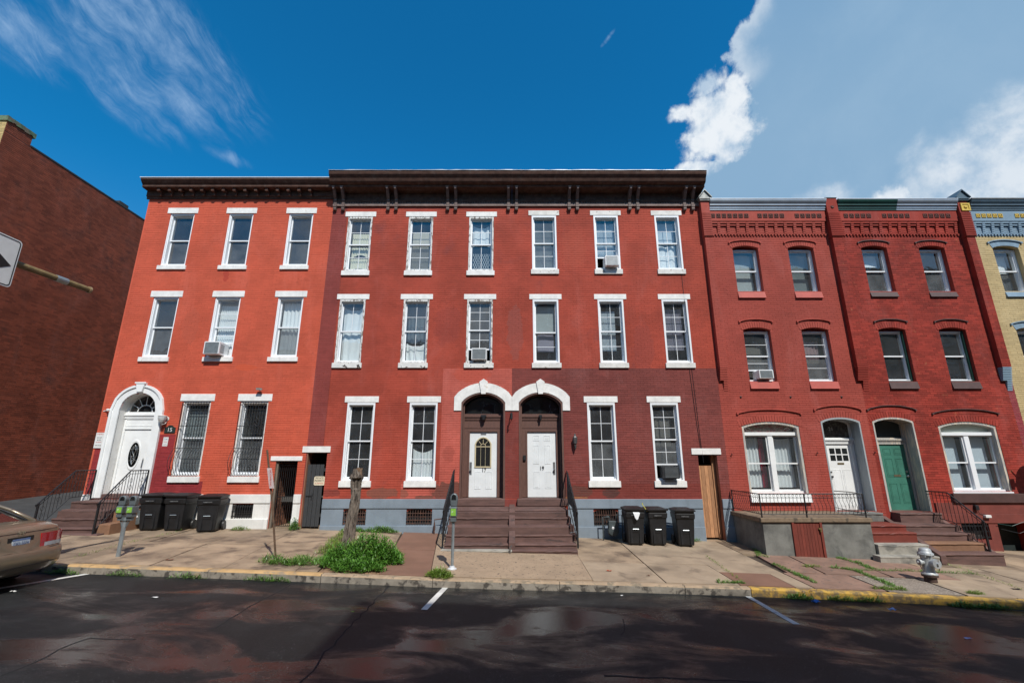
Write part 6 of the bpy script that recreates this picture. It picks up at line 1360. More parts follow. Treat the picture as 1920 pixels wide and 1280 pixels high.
mb = MB(); mb.box(8.20, 8.28, 13.02, 13.05, -1.80, -1.76); mb.box(8.225, 8.255, 13.0, 13.03, -1.86, -1.79); obj('padlock', mb, mat('brass_lock', (0.35, 0.27, 0.12), 0.4, 0.15, 9, metal=0.7), P21)
# porch railing with belly bars
PR = root('iron_railing', (8.15, 13.1, -1.51), 'black iron railing of curved belly bars round the concrete porch', 'railing', 'iron stair railings')
mb = MB(); zt_, zb_ = -0.90, -1.42; yp = 13.10; xl, xr = 6.76, 9.58
mb.tube([(xl, 14.76, zt_), (xl, yp, zt_), (xr, yp, zt_)], 0.014, 5); mb.tube([(xl, 14.76, zt_ - 0.10), (xl, yp, zt_ - 0.10), (xr, yp, zt_ - 0.10)], 0.007, 4); obj('top_rail', mb, IRON, PR)
mb = MB(); mb.tube([(xl, 14.76, zb_), (xl, yp, zb_), (xr, yp, zb_)], 0.011, 5); obj('bottom_rail', mb, IRON, PR)
b0 = None; n = 26
def belly(x, y, dx, dy, m2):
    pts = []
    for k in range(11):
        t_ = k / 10; o_ = 0.085 * math.sin(PI * min(1, (1 - t_) * 1.25)) * (1 if t_ > 0.2 else 1) - 0.03 * math.sin(PI * t_); pts.append((x + dx * o_, y + dy * o_, zt_ - 0.10 + (zb_ - zt_ + 0.10) * t_))
    m2.tube(pts, 0.007, 4)
    m2.tube([(x + 0.028 * math.cos(a * 0.8) * (dy != 0) , y + 0.028 * math.cos(a * 0.8) * (dx != 0), zt_ - 0.05 + 0.034 * math.sin(a * 0.8)) for a in range(8)], 0.006, 4)
for i in range(n):
    x_ = xl + 0.08 + (xr - xl - 0.1) * i / n
    if b0 is None: m2 = MB(); belly(x_, yp, 0, -1, m2); b0 = obj('baluster', m2, IRON, PR); xb0 = x_
    else: inst(b0, PR, (x_ - xb0, 0, 0))
b0 = None
for i in range(13):
    y_ = yp + 0.11 + i * 0.118
    if b0 is None: m2 = MB(); belly(xl, y_, -1, 0, m2); b0 = obj('baluster', m2, IRON, PR); yb0 = y_
    else: inst(b0, PR, (0, y_ - yb0, 0))
for x_, y_ in ((xl, yp), (xr, yp), (7.98, yp), (xl, 14.72)):
    mb = MB(); mb.box(x_ - 0.014, x_ + 0.014, y_ - 0.014, y_ + 0.014, -1.51, zt_ + (0.01 if y_ > 14 else 0.0)); obj('post', mb, IRON, PR)
mb = MB(); mb.tube([(xr, yp, zt_), (xr - 0.03, yp + 0.45, zt_ + 0.02), (xr - 0.25, yp + 0.75, zt_ + 0.03)], 0.012, 5); mb.tube([(xr, yp, zb_ + 0.02), (xr - 0.05, yp + 0.5, zb_ + 0.03), (xr - 0.28, yp + 0.75, zb_ + 0.1)], 0.010, 5)
for i in range(5): y_ = yp + 0.1 + i * 0.11; mb.tube([(xr - 0.01 * i, y_, zt_), (xr + 0.03, y_ + 0.03, zt_ - 0.25), (xr - 0.01 * i, y_ + 0.05, zb_)], 0.006, 4)
mb.tube([(xr + 0.02 + 0.06 * math.cos(a * 0.6) * (1 - a / 18), yp - 0.02, zb_ + 0.07 + 0.06 * math.sin(a * 0.6) * (1 - a / 18)) for a in range(16)], 0.008, 4)
obj('return_gate', mb, IRON, PR)
# steps of 21 and 23
S21 = root('stoop', (10.3, 13.4, -2.55), 'red and bare concrete steps between the porch and the sloping brown kerb', 'stoop', 'front stoops of the row')
step(S21, 9.69, 11.02, 13.60, 14.79, -1.93, -1.765, STEPR); step(S21, 9.69, 11.02, 13.30, 13.62, -2.20, -1.915, STEPR); step(S21, 9.69, 11.02, 13.0, 13.32, -2.42, -2.17, CONCL, nose=0.01); step(S21, 9.50, 11.02, 12.75, 13.02, -2.85, -2.41, CONCL, nose=0.01)
mb = MB(); mb.box(9.72, 11.0, 13.62, 14.79, -2.8, -1.94); mb.box(9.72, 11.0, 13.03, 13.62, -2.8, -2.43); obj('core', mb, STEPR, S21)
step(S21, 9.69, 11.02, 14.35, 15.2, -1.76, -1.525, CONC, name='door_step')
S23 = root('stoop', (12.0, 13.6, -2.6), 'brownstone steps up to the green door, with a sloping side slab', 'stoop', 'front stoops of the row')
for k, (z_, ya, yb, m_) in enumerate(((-1.80, 13.85, 14.79, STEPB), (-1.975, 13.55, 13.87, STEPB), (-2.17, 13.24, 13.57, STEPW), (-2.37, 12.88, 13.26, STEPB))):
    step(S23, 11.19, 12.66 + 0.06 * k, ya, yb, (-1.975, -2.17, -2.37, -2.9)[k] + 0.001, z_, m_)
    for s_ in range(3 if k < 2 else 0): mb = MB(); mb.box(12.67 + 0.06 * k + s_ * 0.05, 12.70 + 0.06 * k + s_ * 0.05, ya + 0.03, yb + 0.15, z_ - 0.15, z_ - 0.01); obj('step_end', mb, STEPB, S23)
mb = MB(); mb.box(11.2, 12.8, 13.6, 14.79, -2.8, -1.98); obj('core', mb, STEPB, S23)
step(S23, 11.60, 12.86, 14.45, 15.2, -1.80, -1.54, STEPB, name='door_step')
mb = MB(); mb.hexa([(11.03, 12.72, -2.6), (11.18, 12.72, -2.6), (11.18, 14.5, -2.0), (11.03, 14.5, -2.0), (11.03, 12.72, -2.38), (11.18, 12.72, -2.38), (11.18, 14.5, -1.62), (11.03, 14.5, -1.62)]); obj('side_slab', mb, STEPB, S23, bevel=0.012)
mb = MB(); mb.hexa([(12.86, 13.1, -2.7), (13.0, 13.1, -2.7), (13.0, 14.7, -2.7), (12.86, 14.7, -2.7), (12.86, 13.1, -2.46), (13.0, 13.1, -2.46), (13.0, 14.7, -1.68), (12.86, 14.7, -1.68)]); obj('side_slab', mb, STEPB, S23, bevel=0.012)
f23z = lerp_tab([(14.8, -1.75), (14.0, -1.85), (13.15, -2.50)])
rail_scroll('plain black iron bar railing beside the green door steps', 12.78, [(14.76, -0.93), (14.05, -0.93), (13.15, -1.62)], f23z, [13.18], 13, scrolls=False)

# ---------------------------------------------------------------- wheeled bins
def make_bin(label):
    r_ = root('wheeled_bin', (0, 0, 0), label, 'wheeled bin', 'black wheeled bins at the house fronts', local=True); mb = MB()
    def rg(z, hw, yf, yb, c=0.04): # rounded rectangle ring
        pts = []
        for (cx, cy, a0) in ((hw - c, yb - c, 0), (-hw + c, yb - c, 1), (-hw + c, yf + c, 2), (hw - c, yf + c, 3)):
            for k in range(4): a_ = (a0 + k / 3) * PI / 2; pts.append((cx + c * math.cos(a_), cy + c * math.sin(a_), z))
        return pts
    rs_ = [rg(0.03, 0.215, -0.24, 0.24), rg(0.06, 0.225, -0.255, 0.25), rg(0.45, 0.25, -0.285, 0.28), rg(0.74, 0.268, -0.305, 0.30), rg(0.76, 0.285, -0.33, 0.31), rg(0.88, 0.292, -0.345, 0.32), rg(0.90, 0.275, -0.325, 0.33), rg(0.955, 0.28, -0.33, 0.335)]
    for q_ in rs_: mb.v += q_
    n = 16
    for a in range(len(rs_) - 1):
        for k in range(n): k2 = (k + 1) % n; mb.f.append((a * n + k, a * n + k2, a * n + n + k2, a * n + n + k)); mb.mi.append(0)
    mb.f.append(tuple(range(n - 1, -1, -1))); mb.mi.append(0)
    obj('body', mb, BIN, r_, smooth=False)
    mb = MB(); L = [rg(0.957, 0.315, -0.375, 0.35, 0.05), rg(0.985, 0.318, -0.38, 0.355, 0.05), rg(1.0, 0.29, -0.34, 0.32, 0.05), rg(1.03, 0.20, -0.22, 0.22, 0.05)]
    for q_ in L: mb.v += q_
    for a in range(3):
        for k in range(n): k2 = (k + 1) % n; mb.f.append((a * n + k, a * n + k2, a * n + n + k2, a * n + n + k)); mb.mi.append(0)
    mb.f.append(tuple(range(n - 1, -1, -1))); mb.f.append(tuple(3 * n + k for k in range(n))); mb.mi += [0, 0]; obj('lid', mb, BIN, r_)
    mb = MB(); ring(mb, -0.09, 0.09, 0.36, 0.60, 0.02, -0.292, -0.272); mb.box(-0.07, 0.07, -0.278, -0.270, 0.38, 0.58); mb.box(-0.16, -0.10, -0.292, -0.25, 0.06, 0.56); mb.box(0.10, 0.16, -0.292, -0.25, 0.06, 0.56); obj('front_recess', mb, BIN, r_)
    mb = MB(); mb.tube([(-0.085, -0.293, 0.44), (0.085, -0.293, 0.44)], 0.013, 6); obj('lift_bar', mb, GALV, r_)
    mb = MB(); mb.box(-0.13, 0.13, -0.352, -0.343, 0.79, 0.86); obj('front_lip', mb, BIN, r_)
    mb = MB(); mb.tube([(-0.28, 0.34, 0.93), (-0.25, 0.42, 0.93), (0.25, 0.42, 0.93), (0.28, 0.34, 0.93)], 0.015, 6); obj('handle', mb, BIN, r_)
    for s_ in (-1, 1):
        mb = MB(); mb.lathe([(0.02, -0.03), (0.125, -0.03), (0.135, 0), (0.125, 0.03), (0.02, 0.03)], (s_ * 0.27, 0.24, 0.135), 16, 'x'); obj('wheel', mb, BLK, r_)
    mb = MB(); rr_ = random.Random(3); x_ = -0.11
    while x_ < 0.10:
        w_ = rr_.uniform(0.006, 0.016); mb.box(x_, x_ + w_, -0.3545, -0.3525, 0.812 + rr_.uniform(0, .006), 0.836 - rr_.uniform(0, .006)); x_ += w_ + rr_.choice((0.004, 0.004, 0.012))
    obj('moulded_print', mb, mat('faded_grey_print', (0.22, 0.22, 0.22), 0.6, 0.1, 9), r_, kind='stuff')
    return r_
bl_ = [(-10.52, 14.28, 0.06, 'left bin of the closed trio, beside the gas meter'), (-9.83, 14.32, 0.03, 'middle black bin of the closed trio under the barred window'),
       (-8.86, 14.24, 0.22, 'right bin of the closed trio, turned to show its side'), (3.50, 14.0, -0.05, 'black bin with a white rag hanging from its lid, beside house 19'),
       (4.13, 14.03, 0.0, 'black bin between the rag bin and the pine door bin'), (4.93, 14.02, -0.10, 'dusty black bin nearest the raw pine door')]
B0 = make_bin(bl_[0][3])
for i, (x_, y_, r_, lb) in enumerate(bl_):
    o = B0 if i == 0 else copy_tree(B0, label=lb); s_ = 1.0 if i < 3 else 0.98
    o.location = (x_, y_, G(x_, y_) + 0.0); o.rotation_euler = (0, 0, r_); o.scale = (s_ * (1.08 if i < 3 else 0.97), s_, s_)
mb = MB(); mb.quad((3.42, 13.61, -1.46), (3.60, 13.61, -1.46), (3.54, 13.60, -1.60), (3.50, 13.598, -1.63), (3.46, 13.60, -1.58)); mb.quad((3.42, 13.61, -1.46), (3.60, 13.61, -1.46), (3.60, 13.75, -1.40), (3.42, 13.75, -1.40))
obj('rag', mb, SHEET, label='white rag caught under the lid of the left bin by house 19', cat='rag')
mb = MB(); mb.tube([(3.86, 13.78, -1.42), (3.76, 13.86, -1.25)], 0.009, 6); mb.lathe([(0.014, 0), (0.014, 0.05)], (3.755, 13.865, -1.25), 6); obj('stick', mb, mat('yellow_stick', (0.55, 0.50, 0.08), 0.5, 0.1, 9), label='thin yellow stick leaning on the bins by house 19', cat='stick')
# ---------------------------------------------------------------- meters
def meter_head(par, x, y, z, h=0.56, ry=0.0):
    mb = MB(); hd = MB(); w_, d_ = 0.075, 0.085; sx = h / 0.56
    hd.cbox(x - w_ * 0.8, x + w_ * 0.8, y - d_ * 0.8, y + d_ * 0.8, z, z + 0.10 * sx, 0.015); hd.cbox(x - w_, x + w_, y - d_, y + d_, z + 0.101 * sx, z + 0.30 * sx, 0.02); b_ = obj('meter_body', hd, METERG, par)
    mb.prism([(x - w_ * 0.9, z + 0.302 * sx), (x + w_ * 0.9, z + 0.302 * sx), (x + w_ * 1.15, z + 0.45 * sx), (x + w_ * 1.1, z + 0.50 * sx), (x + w_ * 0.7, z + 0.55 * sx), (x, z + 0.57 * sx), (x - w_ * 0.7, z + 0.55 * sx), (x - w_ * 1.1, z + 0.50 * sx), (x - w_ * 1.15, z + 0.45 * sx)], y - 0.055, y + 0.055); obj('meter_dome', mb, METERG, par, bevel=0.02)
    mb = MB(); mb.prism([(x - w_ * 0.7, z + 0.44 * sx), (x + w_ * 0.7, z + 0.44 * sx), (x + w_ * 0.55, z + 0.525 * sx), (x, z + 0.545 * sx), (x - w_ * 0.55, z + 0.525 * sx)], y - 0.062, y - 0.056); obj('display_window', mb, DARKGLASS, par)
    mb = MB(); mb.box(x - 0.055, x + 0.055, y - d_ - 0.004, y - d_ - 0.001, z + 0.13 * sx, z + 0.27 * sx); s_ = obj('sticker', mb, LIME, par)
    text('P', 'lettering', 0.06, (x - 0.02, y - d_ - 0.006, z + 0.20 * sx), s_, SIGNW, ext=0.0004)
p_ = GP(847.5, 1066.5); M1 = root('parking_meter', tuple(p_), 'single parking meter with lime sticker standing by the twin stoop', 'parking meter', 'parking meters')
mb = MB(); mb.lathe([(0.10, 0), (0.10, 0.015), (0.06, 0.035), (0.05, 0.07)], tuple(p_), 14); obj('base_flange', mb, ALU, M1)
mb = MB(); mb.tube([tuple(p_ + Vector((0, 0, 0.05))), tuple(p_ + Vector((0, 0, 0.96)))], 0.032, 12); obj('pole', mb, GALV, M1, smooth=False); meter_head(M1, p_.x, p_.y, p_.z + 0.955, 0.60)
p_ = GP(221, 1043.5); M2 = root('parking_meter', tuple(p_), 'twin-headed grey parking meter between the car and the bins', 'parking meter', 'parking meters')
mb = MB(); mb.tube([tuple(p_), tuple(p_ + Vector((0, 0, 0.72)))], 0.042, 12); obj('pole', mb, GALV, M2); zt = p_.z + 0.72
mb = MB(); mb.lathe([(0.045, 0), (0.06, 0.03), (0.05, 0.08)], (p_.x, p_.y, zt), 10); mb.box(p_.x - 0.16, p_.x + 0.16, p_.y - 0.035, p_.y + 0.035, zt + 0.03, zt + 0.10); mb.tube([(p_.x - 0.1, p_.y, zt + 0.03), (p_.x - 0.04, p_.y, zt - 0.12)], 0.015, 5); mb.tube([(p_.x + 0.1, p_.y, zt + 0.03), (p_.x + 0.04, p_.y, zt - 0.12)], 0.015, 5); obj('yoke', mb, METERG, M2)
meter_head(M2, p_.x - 0.115, p_.y, zt + 0.09, 0.46); meter_head(M2, p_.x + 0.115, p_.y, zt + 0.09, 0.46)
# gas meters, standpipe
def gas(x, y, z, s, m_, label):
    R_ = root('gas_meter', (x, y, z), label, 'gas meter', 'gas meters at the house fronts')
    mb = MB(); mb.lathe([(0.05, -0.10 * s), (0.15 * s, -0.09 * s), (0.17 * s, 0), (0.15 * s, 0.09 * s), (0.05, 0.10 * s)], (x, y, z + 0.28), 12, 'y'); mb.box(x - 0.13 * s, x + 0.13 * s, y - 0.09 * s, y + 0.09 * s, z + 0.30, z + 0.30 + 0.22 * s); obj('body', mb, m_, R_, bevel=0.01)
    mb = MB(); mb.tube([(x - 0.10 * s, y, z + 0.5 * s), (x - 0.10 * s, y, z + 0.64), (x - 0.10 * s, y + 0.3, z + 0.64)], 0.02, 6); mb.tube([(x + 0.10 * s, y, z + 0.5 * s), (x + 0.10 * s, y, z + 0.70), (x + 0.28, y, z + 0.70), (x + 0.28, y, z)], 0.02, 6); mb.tube([(x - 0.3, y, z), (x - 0.3, y, z + 0.64), (x - 0.1 * s, y, z + 0.64)], 0.02, 6); obj('pipe', mb, m_, R_)
    mb = MB(); mb.lathe([(0.03, 0.0), (0.055, 0.01), (0.055, 0.07), (0.02, 0.09)], (x - 0.02, y - 0.10 * s, z + 0.34), 10, 'y'); obj('dial', mb, ALU, R_)
gas(-11.02, 14.35, G(-11, 14.35), 1.0, METERG, 'pale grey gas meter beside the number 15 steps')
gas(3.0, 14.45, G(2.9, 14.45), 1.05, mat('dark_meter_paint', (0.05, 0.065, 0.07), 0.5, 0.2, 8), 'dark gas meter beside the left bin at house 19')
p_ = Vector((-2.33, 14.6, G(-2.3, 14.6))); mb = MB(); mb.tube([tuple(p_), (p_.x, p_.y, p_.z + 0.30)], 0.022, 7); mb.tube([(p_.x, p_.y, p_.z + 0.12), (p_.x, p_.y, p_.z + 0.22)], 0.035, 7); mb.tube([(p_.x, p_.y, p_.z + 0.30), (p_.x, p_.y, p_.z + 0.40), (p_.x + 0.24, p_.y, p_.z + 0.43), (p_.x + 0.24, p_.y + 0.15, p_.z + 0.43)], 0.018, 6)
obj('standpipe', mb, RUST, label='small rusty vent pipe elbow against the blue-grey base', cat='pipe')
# leaning sign post
p0, p1, p2 = GP(518, 1050), None, None; yq = p0.y
p1 = P(511, 950, yq - 0.02); p2 = P(501, 843, yq - 0.05)
SPst = root('sign_post', tuple(p0), 'rusty thin post leaning left with a narrow faded notice', 'sign post'); mb = MB(); mb.tube([tuple(p0 - Vector((0, 0, 0.05))), tuple(p1), tuple(p2)], 0.024, 6); obj('post', mb, mat('rust_post', (0.11, 0.065, 0.04), 0.8, 0.3, 9), SPst)
q0, q1 = P(509.5, 915, yq - 0.09), P(505, 877, yq - 0.09); mb = MB(); w_ = 0.055
mb.hexa([(q0.x - w_, q0.y, q0.z), (q0.x + w_, q0.y, q0.z), (q0.x + w_, q0.y + 0.004, q0.z), (q0.x - w_, q0.y + 0.004, q0.z), (q1.x - w_, q1.y, q1.z), (q1.x + w_, q1.y, q1.z), (q1.x + w_, q1.y + 0.004, q1.z), (q1.x - w_, q1.y + 0.004, q1.z)]); spn = obj('notice', mb, mat('faded_pink_sign', (0.52, 0.42, 0.42), 0.6, 0.15, 20), SPst)
lt = text('NO PARKING', 'lettering', 0.06, ((q0.x + q1.x) / 2, q0.y - 0.002, (q0.z + q1.z) / 2), spn, SIGNR, rot=(PI / 2, math.radians(83), 0), ext=0.0004)
# dead tree trunk
b_ = GP(652, 1022); TR = root('dead_tree', tuple(b_), 'bare grey broken tree trunk rising out of the weeds', 'tree stump')
BARK = mat('weathered_bark', (0.155, 0.125, 0.10), 0.95, 0.3, 5, bump=0.02, bscale=22, stretch=(7, 7, 1.3), col2=(0.05, 0.038, 0.03), thr=(0.50, 0.60), nscale=2.2)
yb = b_.y; cps = [(651, 1030, .150), (657, 990, .130), (664.5, 950, .118), (667, 925, .112), (667.5, 908, .125), (670, 895, .150), (670.5, 884, .115)]
mb = MB(); ctr = [P(u, v, yb + 0.0) for u, v, _ in cps]; nn = 28; rr = random.Random(12); fine = []
for k in range(49):
    t_ = k / 48 * (len(cps) - 1); i = min(int(t_), len(cps) - 2); f_ = t_ - i; c_ = ctr[i].lerp(ctr[i + 1], f_); r_ = cps[i][2] * (1 - f_) + cps[i + 1][2] * f_; fine.append((c_, r_, k))
for c_, r_, k in fine:
    for q_ in range(nn):
        a_ = 2 * PI * q_ / nn; tw = a_ + k * 0.055
        rr_ = r_ * (1 + 0.13 * math.sin(5 * tw) + 0.09 * math.sin(11 * tw + 1) + 0.03 * math.sin(17 * tw + 0.3 * k) + rr.uniform(-0.02, 0.02))
        if 29 <= k <= 39 and math.cos(a_ + 1.35) > 0.72: rr_ *= 0.55
        if k > 38: rr_ *= 1 + 0.35 * max(0, math.cos(a_ - 2.9)) ** 6 * (1 if k < 45 else 0.3)
        z_ = c_.z + (rr.uniform(-0.02, 0.10) if k == 48 else 0); mb.v.append((c_.x + rr_ * math.cos(a_), c_.y + rr_ * math.sin(a_), z_))
for k in range(48):
    for q_ in range(nn): q2 = (q_ + 1) % nn; mb.f.append((k * nn + q_, k * nn + q2, k * nn + nn + q2, k * nn + nn + q_)); mb.mi.append(0)
mb.v.append(tuple(fine[-1][0] - Vector((0, 0, 0.06)))); e_ = len(mb.v) - 1
for q_ in range(nn): mb.f.append((48 * nn + q_, 48 * nn + (q_ + 1) % nn, e_)); mb.mi.append(0)
obj('trunk', mb, BARK, TR, smooth=False)
mb = MB(); tp = fine[-1][0]
for i in range(26):
    a_ = rr.uniform(0, 2 * PI); r_ = rr.uniform(0.05, 0.12); x_, y_ = tp.x + r_ * math.cos(a_), tp.y + r_ * math.sin(a_); h_ = rr.uniform(0.04, 0.16); s_ = rr.uniform(0.008, 0.02)
    mb.hexa([(x_ - s_, y_ - s_, tp.z - 0.1), (x_ + s_, y_ - s_, tp.z - 0.1), (x_ + s_, y_ + s_, tp.z - 0.1), (x_ - s_, y_ + s_, tp.z - 0.1)] + [(x_ + rr.uniform(-.02, .02) + d * 0.003, y_ + e * 0.003, tp.z - 0.05 + h_) for d, e in ((-1, -1), (1, -1), (1, 1), (-1, 1))])
obj('splinters', mb, mat('splintered_wood', (0.20, 0.12, 0.07), 0.9, 0.3, 9), TR, kind='stuff')
# hydrant
p_ = GP(1746, 1090); HY = root('fire_hydrant', tuple(p_), 'silver fire hydrant with a rusty base, tilted slightly, near the yellow kerb', 'fire hydrant'); x, y, z = p_
mb = MB(); mb.lathe([(0.115, 0), (0.115, 0.10), (0.15, 0.11), (0.15, 0.145)], (x, y, z), 20); obj('rusty_base', mb, mat('rust_base', (0.055, 0.032, 0.025), 0.85, 0.3, 9), HY)
mb = MB(); mb.lathe([(0.15, 0.146), (0.15, 0.175), (0.115, 0.19), (0.108, 0.22), (0.108, 0.50), (0.115, 0.53), (0.125, 0.545), (0.145, 0.55), (0.145, 0.585)], (x, y, z), 24); obj('barrel', mb, SILVER, HY, smooth=True)
mb = MB(); mb.lathe([(0.135, 0.586), (0.13, 0.605), (0.115, 0.61), (0.113, 0.655), (0.098, 0.685), (0.06, 0.70), (0.0, 0.705)], (x, y, z), 20); obj('bonnet', mb, SILVER, HY, smooth=True)
mb = MB()
for k in range(8): a_ = 2 * PI * k / 8; mb.lathe([(0.012, 0.52), (0.012, 0.60)], (x + 0.135 * math.cos(a_), y + 0.135 * math.sin(a_), z), 6)
obj('flange_bolts', mb, SILVER, HY)
for nm, dx_, zz in (('side_nozzle', -1, 0.40), ('side_nozzle', 1, 0.40)):
    mb = MB(); prf = [(0.055, 0.09), (0.055, 0.15), (0.065, 0.152), (0.065, 0.19), (0.02, 0.195), (0.02, 0.225)]
    mb.lathe([(r_, h_ * dx_) for r_, h_ in prf], (x, y, z + zz), 14, 'x'); obj(nm, mb, SILVER, HY, smooth=False)
mb = MB(); mb.lathe([(0.08, -0.08), (0.08, -0.15), (0.095, -0.152), (0.095, -0.20), (0.025, -0.205), (0.025, -0.235)], (x, y, z + 0.40), 18, 'y'); mb.v = [(x + (a - x) * 1 + (y - b2) * 0.25, b2, c2) for a, b2, c2 in mb.v]; obj('front_nozzle', mb, SILVER, HY)
mb = MB()
for s_, l_ in ((-0.2, 0.13), (0.20, 0.16)): mb.tube([(x + s_, y - 0.02, z + 0.40), (x + s_ * 1.02, y - 0.05, z + 0.33), (x + s_ * 0.95, y - 0.06, z + 0.40 - l_)], 0.009, 5)
obj('cap_chain', mb, RUST, HY)
# ---------------------------------------------------------------- small wall fittings
mb = MB(); mb.tube([(-13.2, YF + 0.0, 1.52), (-13.12, YF - 0.02, 1.53), (-12.98, YF - 0.10, 1.55)], 0.018, 7); mb.lathe([(0.035, 0), (0.045, -0.05), (0.04, -0.09), (0.01, -0.10)], (-12.97, YF - 0.05, 1.55), 12, 'y'); obj('security_camera', mb, SIGNW, label='white round camera on an arm, left of the coral house arch', cat='security camera', group='security cameras')
mb = MB(); mb.tube([(-8.22, YF, 2.16), (-8.22, YF - 0.10, 2.20)], 0.015, 6); mb.box(-8.28, -8.14, YF - 0.18, YF - 0.08, 2.19, 2.25); mb.lathe([(0.035, 0), (0.035, -0.05)], (-8.13, YF - 0.12, 2.21), 10, 'y'); obj('security_camera', mb, mat('grey_camera', (0.25, 0.23, 0.21), 0.5, 0.2, 9), label='small grey camera above the right barred window of the coral house', cat='security camera', group='security cameras')
LN = root('wall_lantern', (-11.10, YF - 0.10, 1.10), 'white ribbed glass lantern beside the coral house arch', 'wall lantern')
mb = MB(); x, y, z = -11.14, YF - 0.16, 1.28; mb.lathe([(0.03, -0.15), (0.075, -0.12), (0.11, -0.04), (0.12, 0.02), (0.11, 0.06)], (x, y, z), 12); obj('globe', mb, mat('frosted_ribbed_glass', (0.50, 0.51, 0.50), 0.2, 0.2, 14, spec=0.8), LN)
mb = MB(); mb.lathe([(0.13, 0.062), (0.13, 0.08), (0.03, 0.10)], (x, y, z), 12); mb.lathe([(0.04, -0.17), (0.05, -0.155)], (x, y, z), 10); mb.lathe([(0.06, 0), (0.07, -0.02)], (x + 0.05, YF, z), 12, 'y'); mb.tube([(x + 0.05, YF - 0.01, z - 0.08), (x + 0.12, y, z - 0.17), (x + 0.02, y, z - 0.20)], 0.012, 6); obj('bracket', mb, WHITED, LN)
PQ = root('number_plaque', (-10.93, YF - 0.02, 0.83), 'black arched plaque with the number 15 on the coral wall', 'plaque'); x, z = -10.93, 0.83
mb = MB(); pr = [(x - 0.17, z), (x + 0.17, z), (x + 0.17, z + 0.17), (x + 0.11, z + 0.19), (x + 0.05, z + 0.235), (x, z + 0.245), (x - 0.05, z + 0.235), (x - 0.11, z + 0.19), (x - 0.17, z + 0.17)]; mb.prism(pr, YF - 0.03, YF - 0.008); pq = obj('plate', mb, mat('plaque_green_black', (0.018, 0.03, 0.027), 0.5, 0.1, 9), PQ)
text('15', 'lettering', 0.17, (x, YF - 0.032, z + 0.095), pq, SIGNW, ext=0.001)
mb = MB(); mb.box(-11.09, -10.93, YF - 0.014, YF - 0.009, 0.42, 0.70); nt_ = obj('notice', mb, SIGNW, label='small white notice on the crimson wall under the number 15 plaque', cat='notice'); text('Cell', 'lettering', 0.07, (-11.01, YF - 0.016, 0.64), nt_, mat('blue_print', (0.08, 0.16, 0.30), 0.5, 0.05, 5), ext=0.0005); text('VVVV', 'lettering', 0.055, (-11.01, YF - 0.016, 0.545), nt_, SIGNR, ext=0.0005, sx=0.8); text('no soliciting', 'lettering', 0.025, (-11.01, YF - 0.016, 0.47), nt_, BLK, ext=0.0005)
TS = root('parking_sign', (-13.10, YF - 0.02, 0.36), 'white and red no parking notice on the left corner of the coral house', 'sign')
mb = MB(); mb.box(-13.24, -12.985, YF - 0.035, YF - 0.025, 0.36, 0.84); tp_ = obj('sign_plate', mb, SIGNW, TS)
for s_, zz, c_, sz in (('P NOTICE', 0.79, SIGNR, 0.055), ('DO NOT', 0.68, BLK, 0.05), ('BLOCK', 0.61, BLK, 0.05), ('DRIVEWAY', 0.54, SIGNR, 0.045), ('TOW ZONE', 0.44, BLK, 0.045)): text(s_, 'lettering', sz, (-13.11, YF - 0.037, zz), tp_, c_, ext=0.0004, sx=0.8)
# dish and meter sockets at the right edge
SD = root('satellite_dish', (16.0, 14.6, -1.3), 'grey satellite dish on a bent mast at the right edge, beside the paired window', 'satellite dish')
mb = MB(); mb.tube([(15.95, 14.55, -1.55), (15.83, 14.42, -0.35), (15.80, 14.3, -0.12)], 0.022, 7); mb.tube([(15.78, 14.3, -0.10), (15.98, 14.12, 0.12), (16.10, 14.05, 0.18)], 0.03, 7); mb.box(15.68, 15.82, 14.2, 14.32, -0.14, 0.03); mb.tube([(15.84, 14.2, 0.42), (15.98, 14.15, 0.30), (16.08, 14.1, 0.2)], 0.022, 6); obj('mast_and_arm', mb, METERG, SD)
mb = MB(); mb.lathe([(0.0, 0.10), (0.15, 0.085), (0.30, 0.04), (0.38, 0.0), (0.375, -0.008), (0.30, 0.03), (0.15, 0.075), (0.001, 0.09)], n=24, axis='y')
rm = Matrix.Rotation(math.radians(-28), 3, 'X') @ Matrix.Rotation(0.0, 3, 'Z'); mb.v = [tuple(rm @ Vector(p) + Vector((16.32, 14.05, 0.22))) for p in mb.v]; obj('dish', mb, METERG, SD, smooth=True)
mb = MB(); mb.tube([(14.2, YF - 0.06, -1.42), (14.24, YF - 0.07, -1.58), (14.45, YF - 0.08, -1.62)], 0.008, 5); mb.cbox(14.12, 14.22, YF - 0.13, YF - 0.041, -1.48, -1.34, 0.01); obj('cable_box', mb, IRON, label='small black cable box on the red stone course below the paired window', cat='cable box')
mb = MB(); mb.cbox(14.35, 14.52, YF - 0.14, YF - 0.056, -1.70, -1.62, 0.01); obj('outdoor_socket', mb, SIGNW, label='white outdoor socket cover just above the barred cellar window of the brick house', cat='socket')
mb = MB(); mb.tube([(14.7, YF - 0.09, -1.86), (15.1, YF - 0.11, -1.93), (15.5, YF - 0.12, -1.80), (15.8, YF - 0.10, -1.50), (16.1, YF - 0.09, -1.45)], 0.007, 5); obj('cable', mb, DGREEN, label='thin green cable drooping across the black cellar opening', cat='cable')
mb = MB(); mb.tube([(14.8, YF - 0.06, -2.02), (15.3, YF - 0.08, -2.14), (15.8, YF - 0.07, -1.98)], 0.006, 5); obj('cable', mb, IRON, label='thin black cable sagging inside the cellar opening', cat='cable')
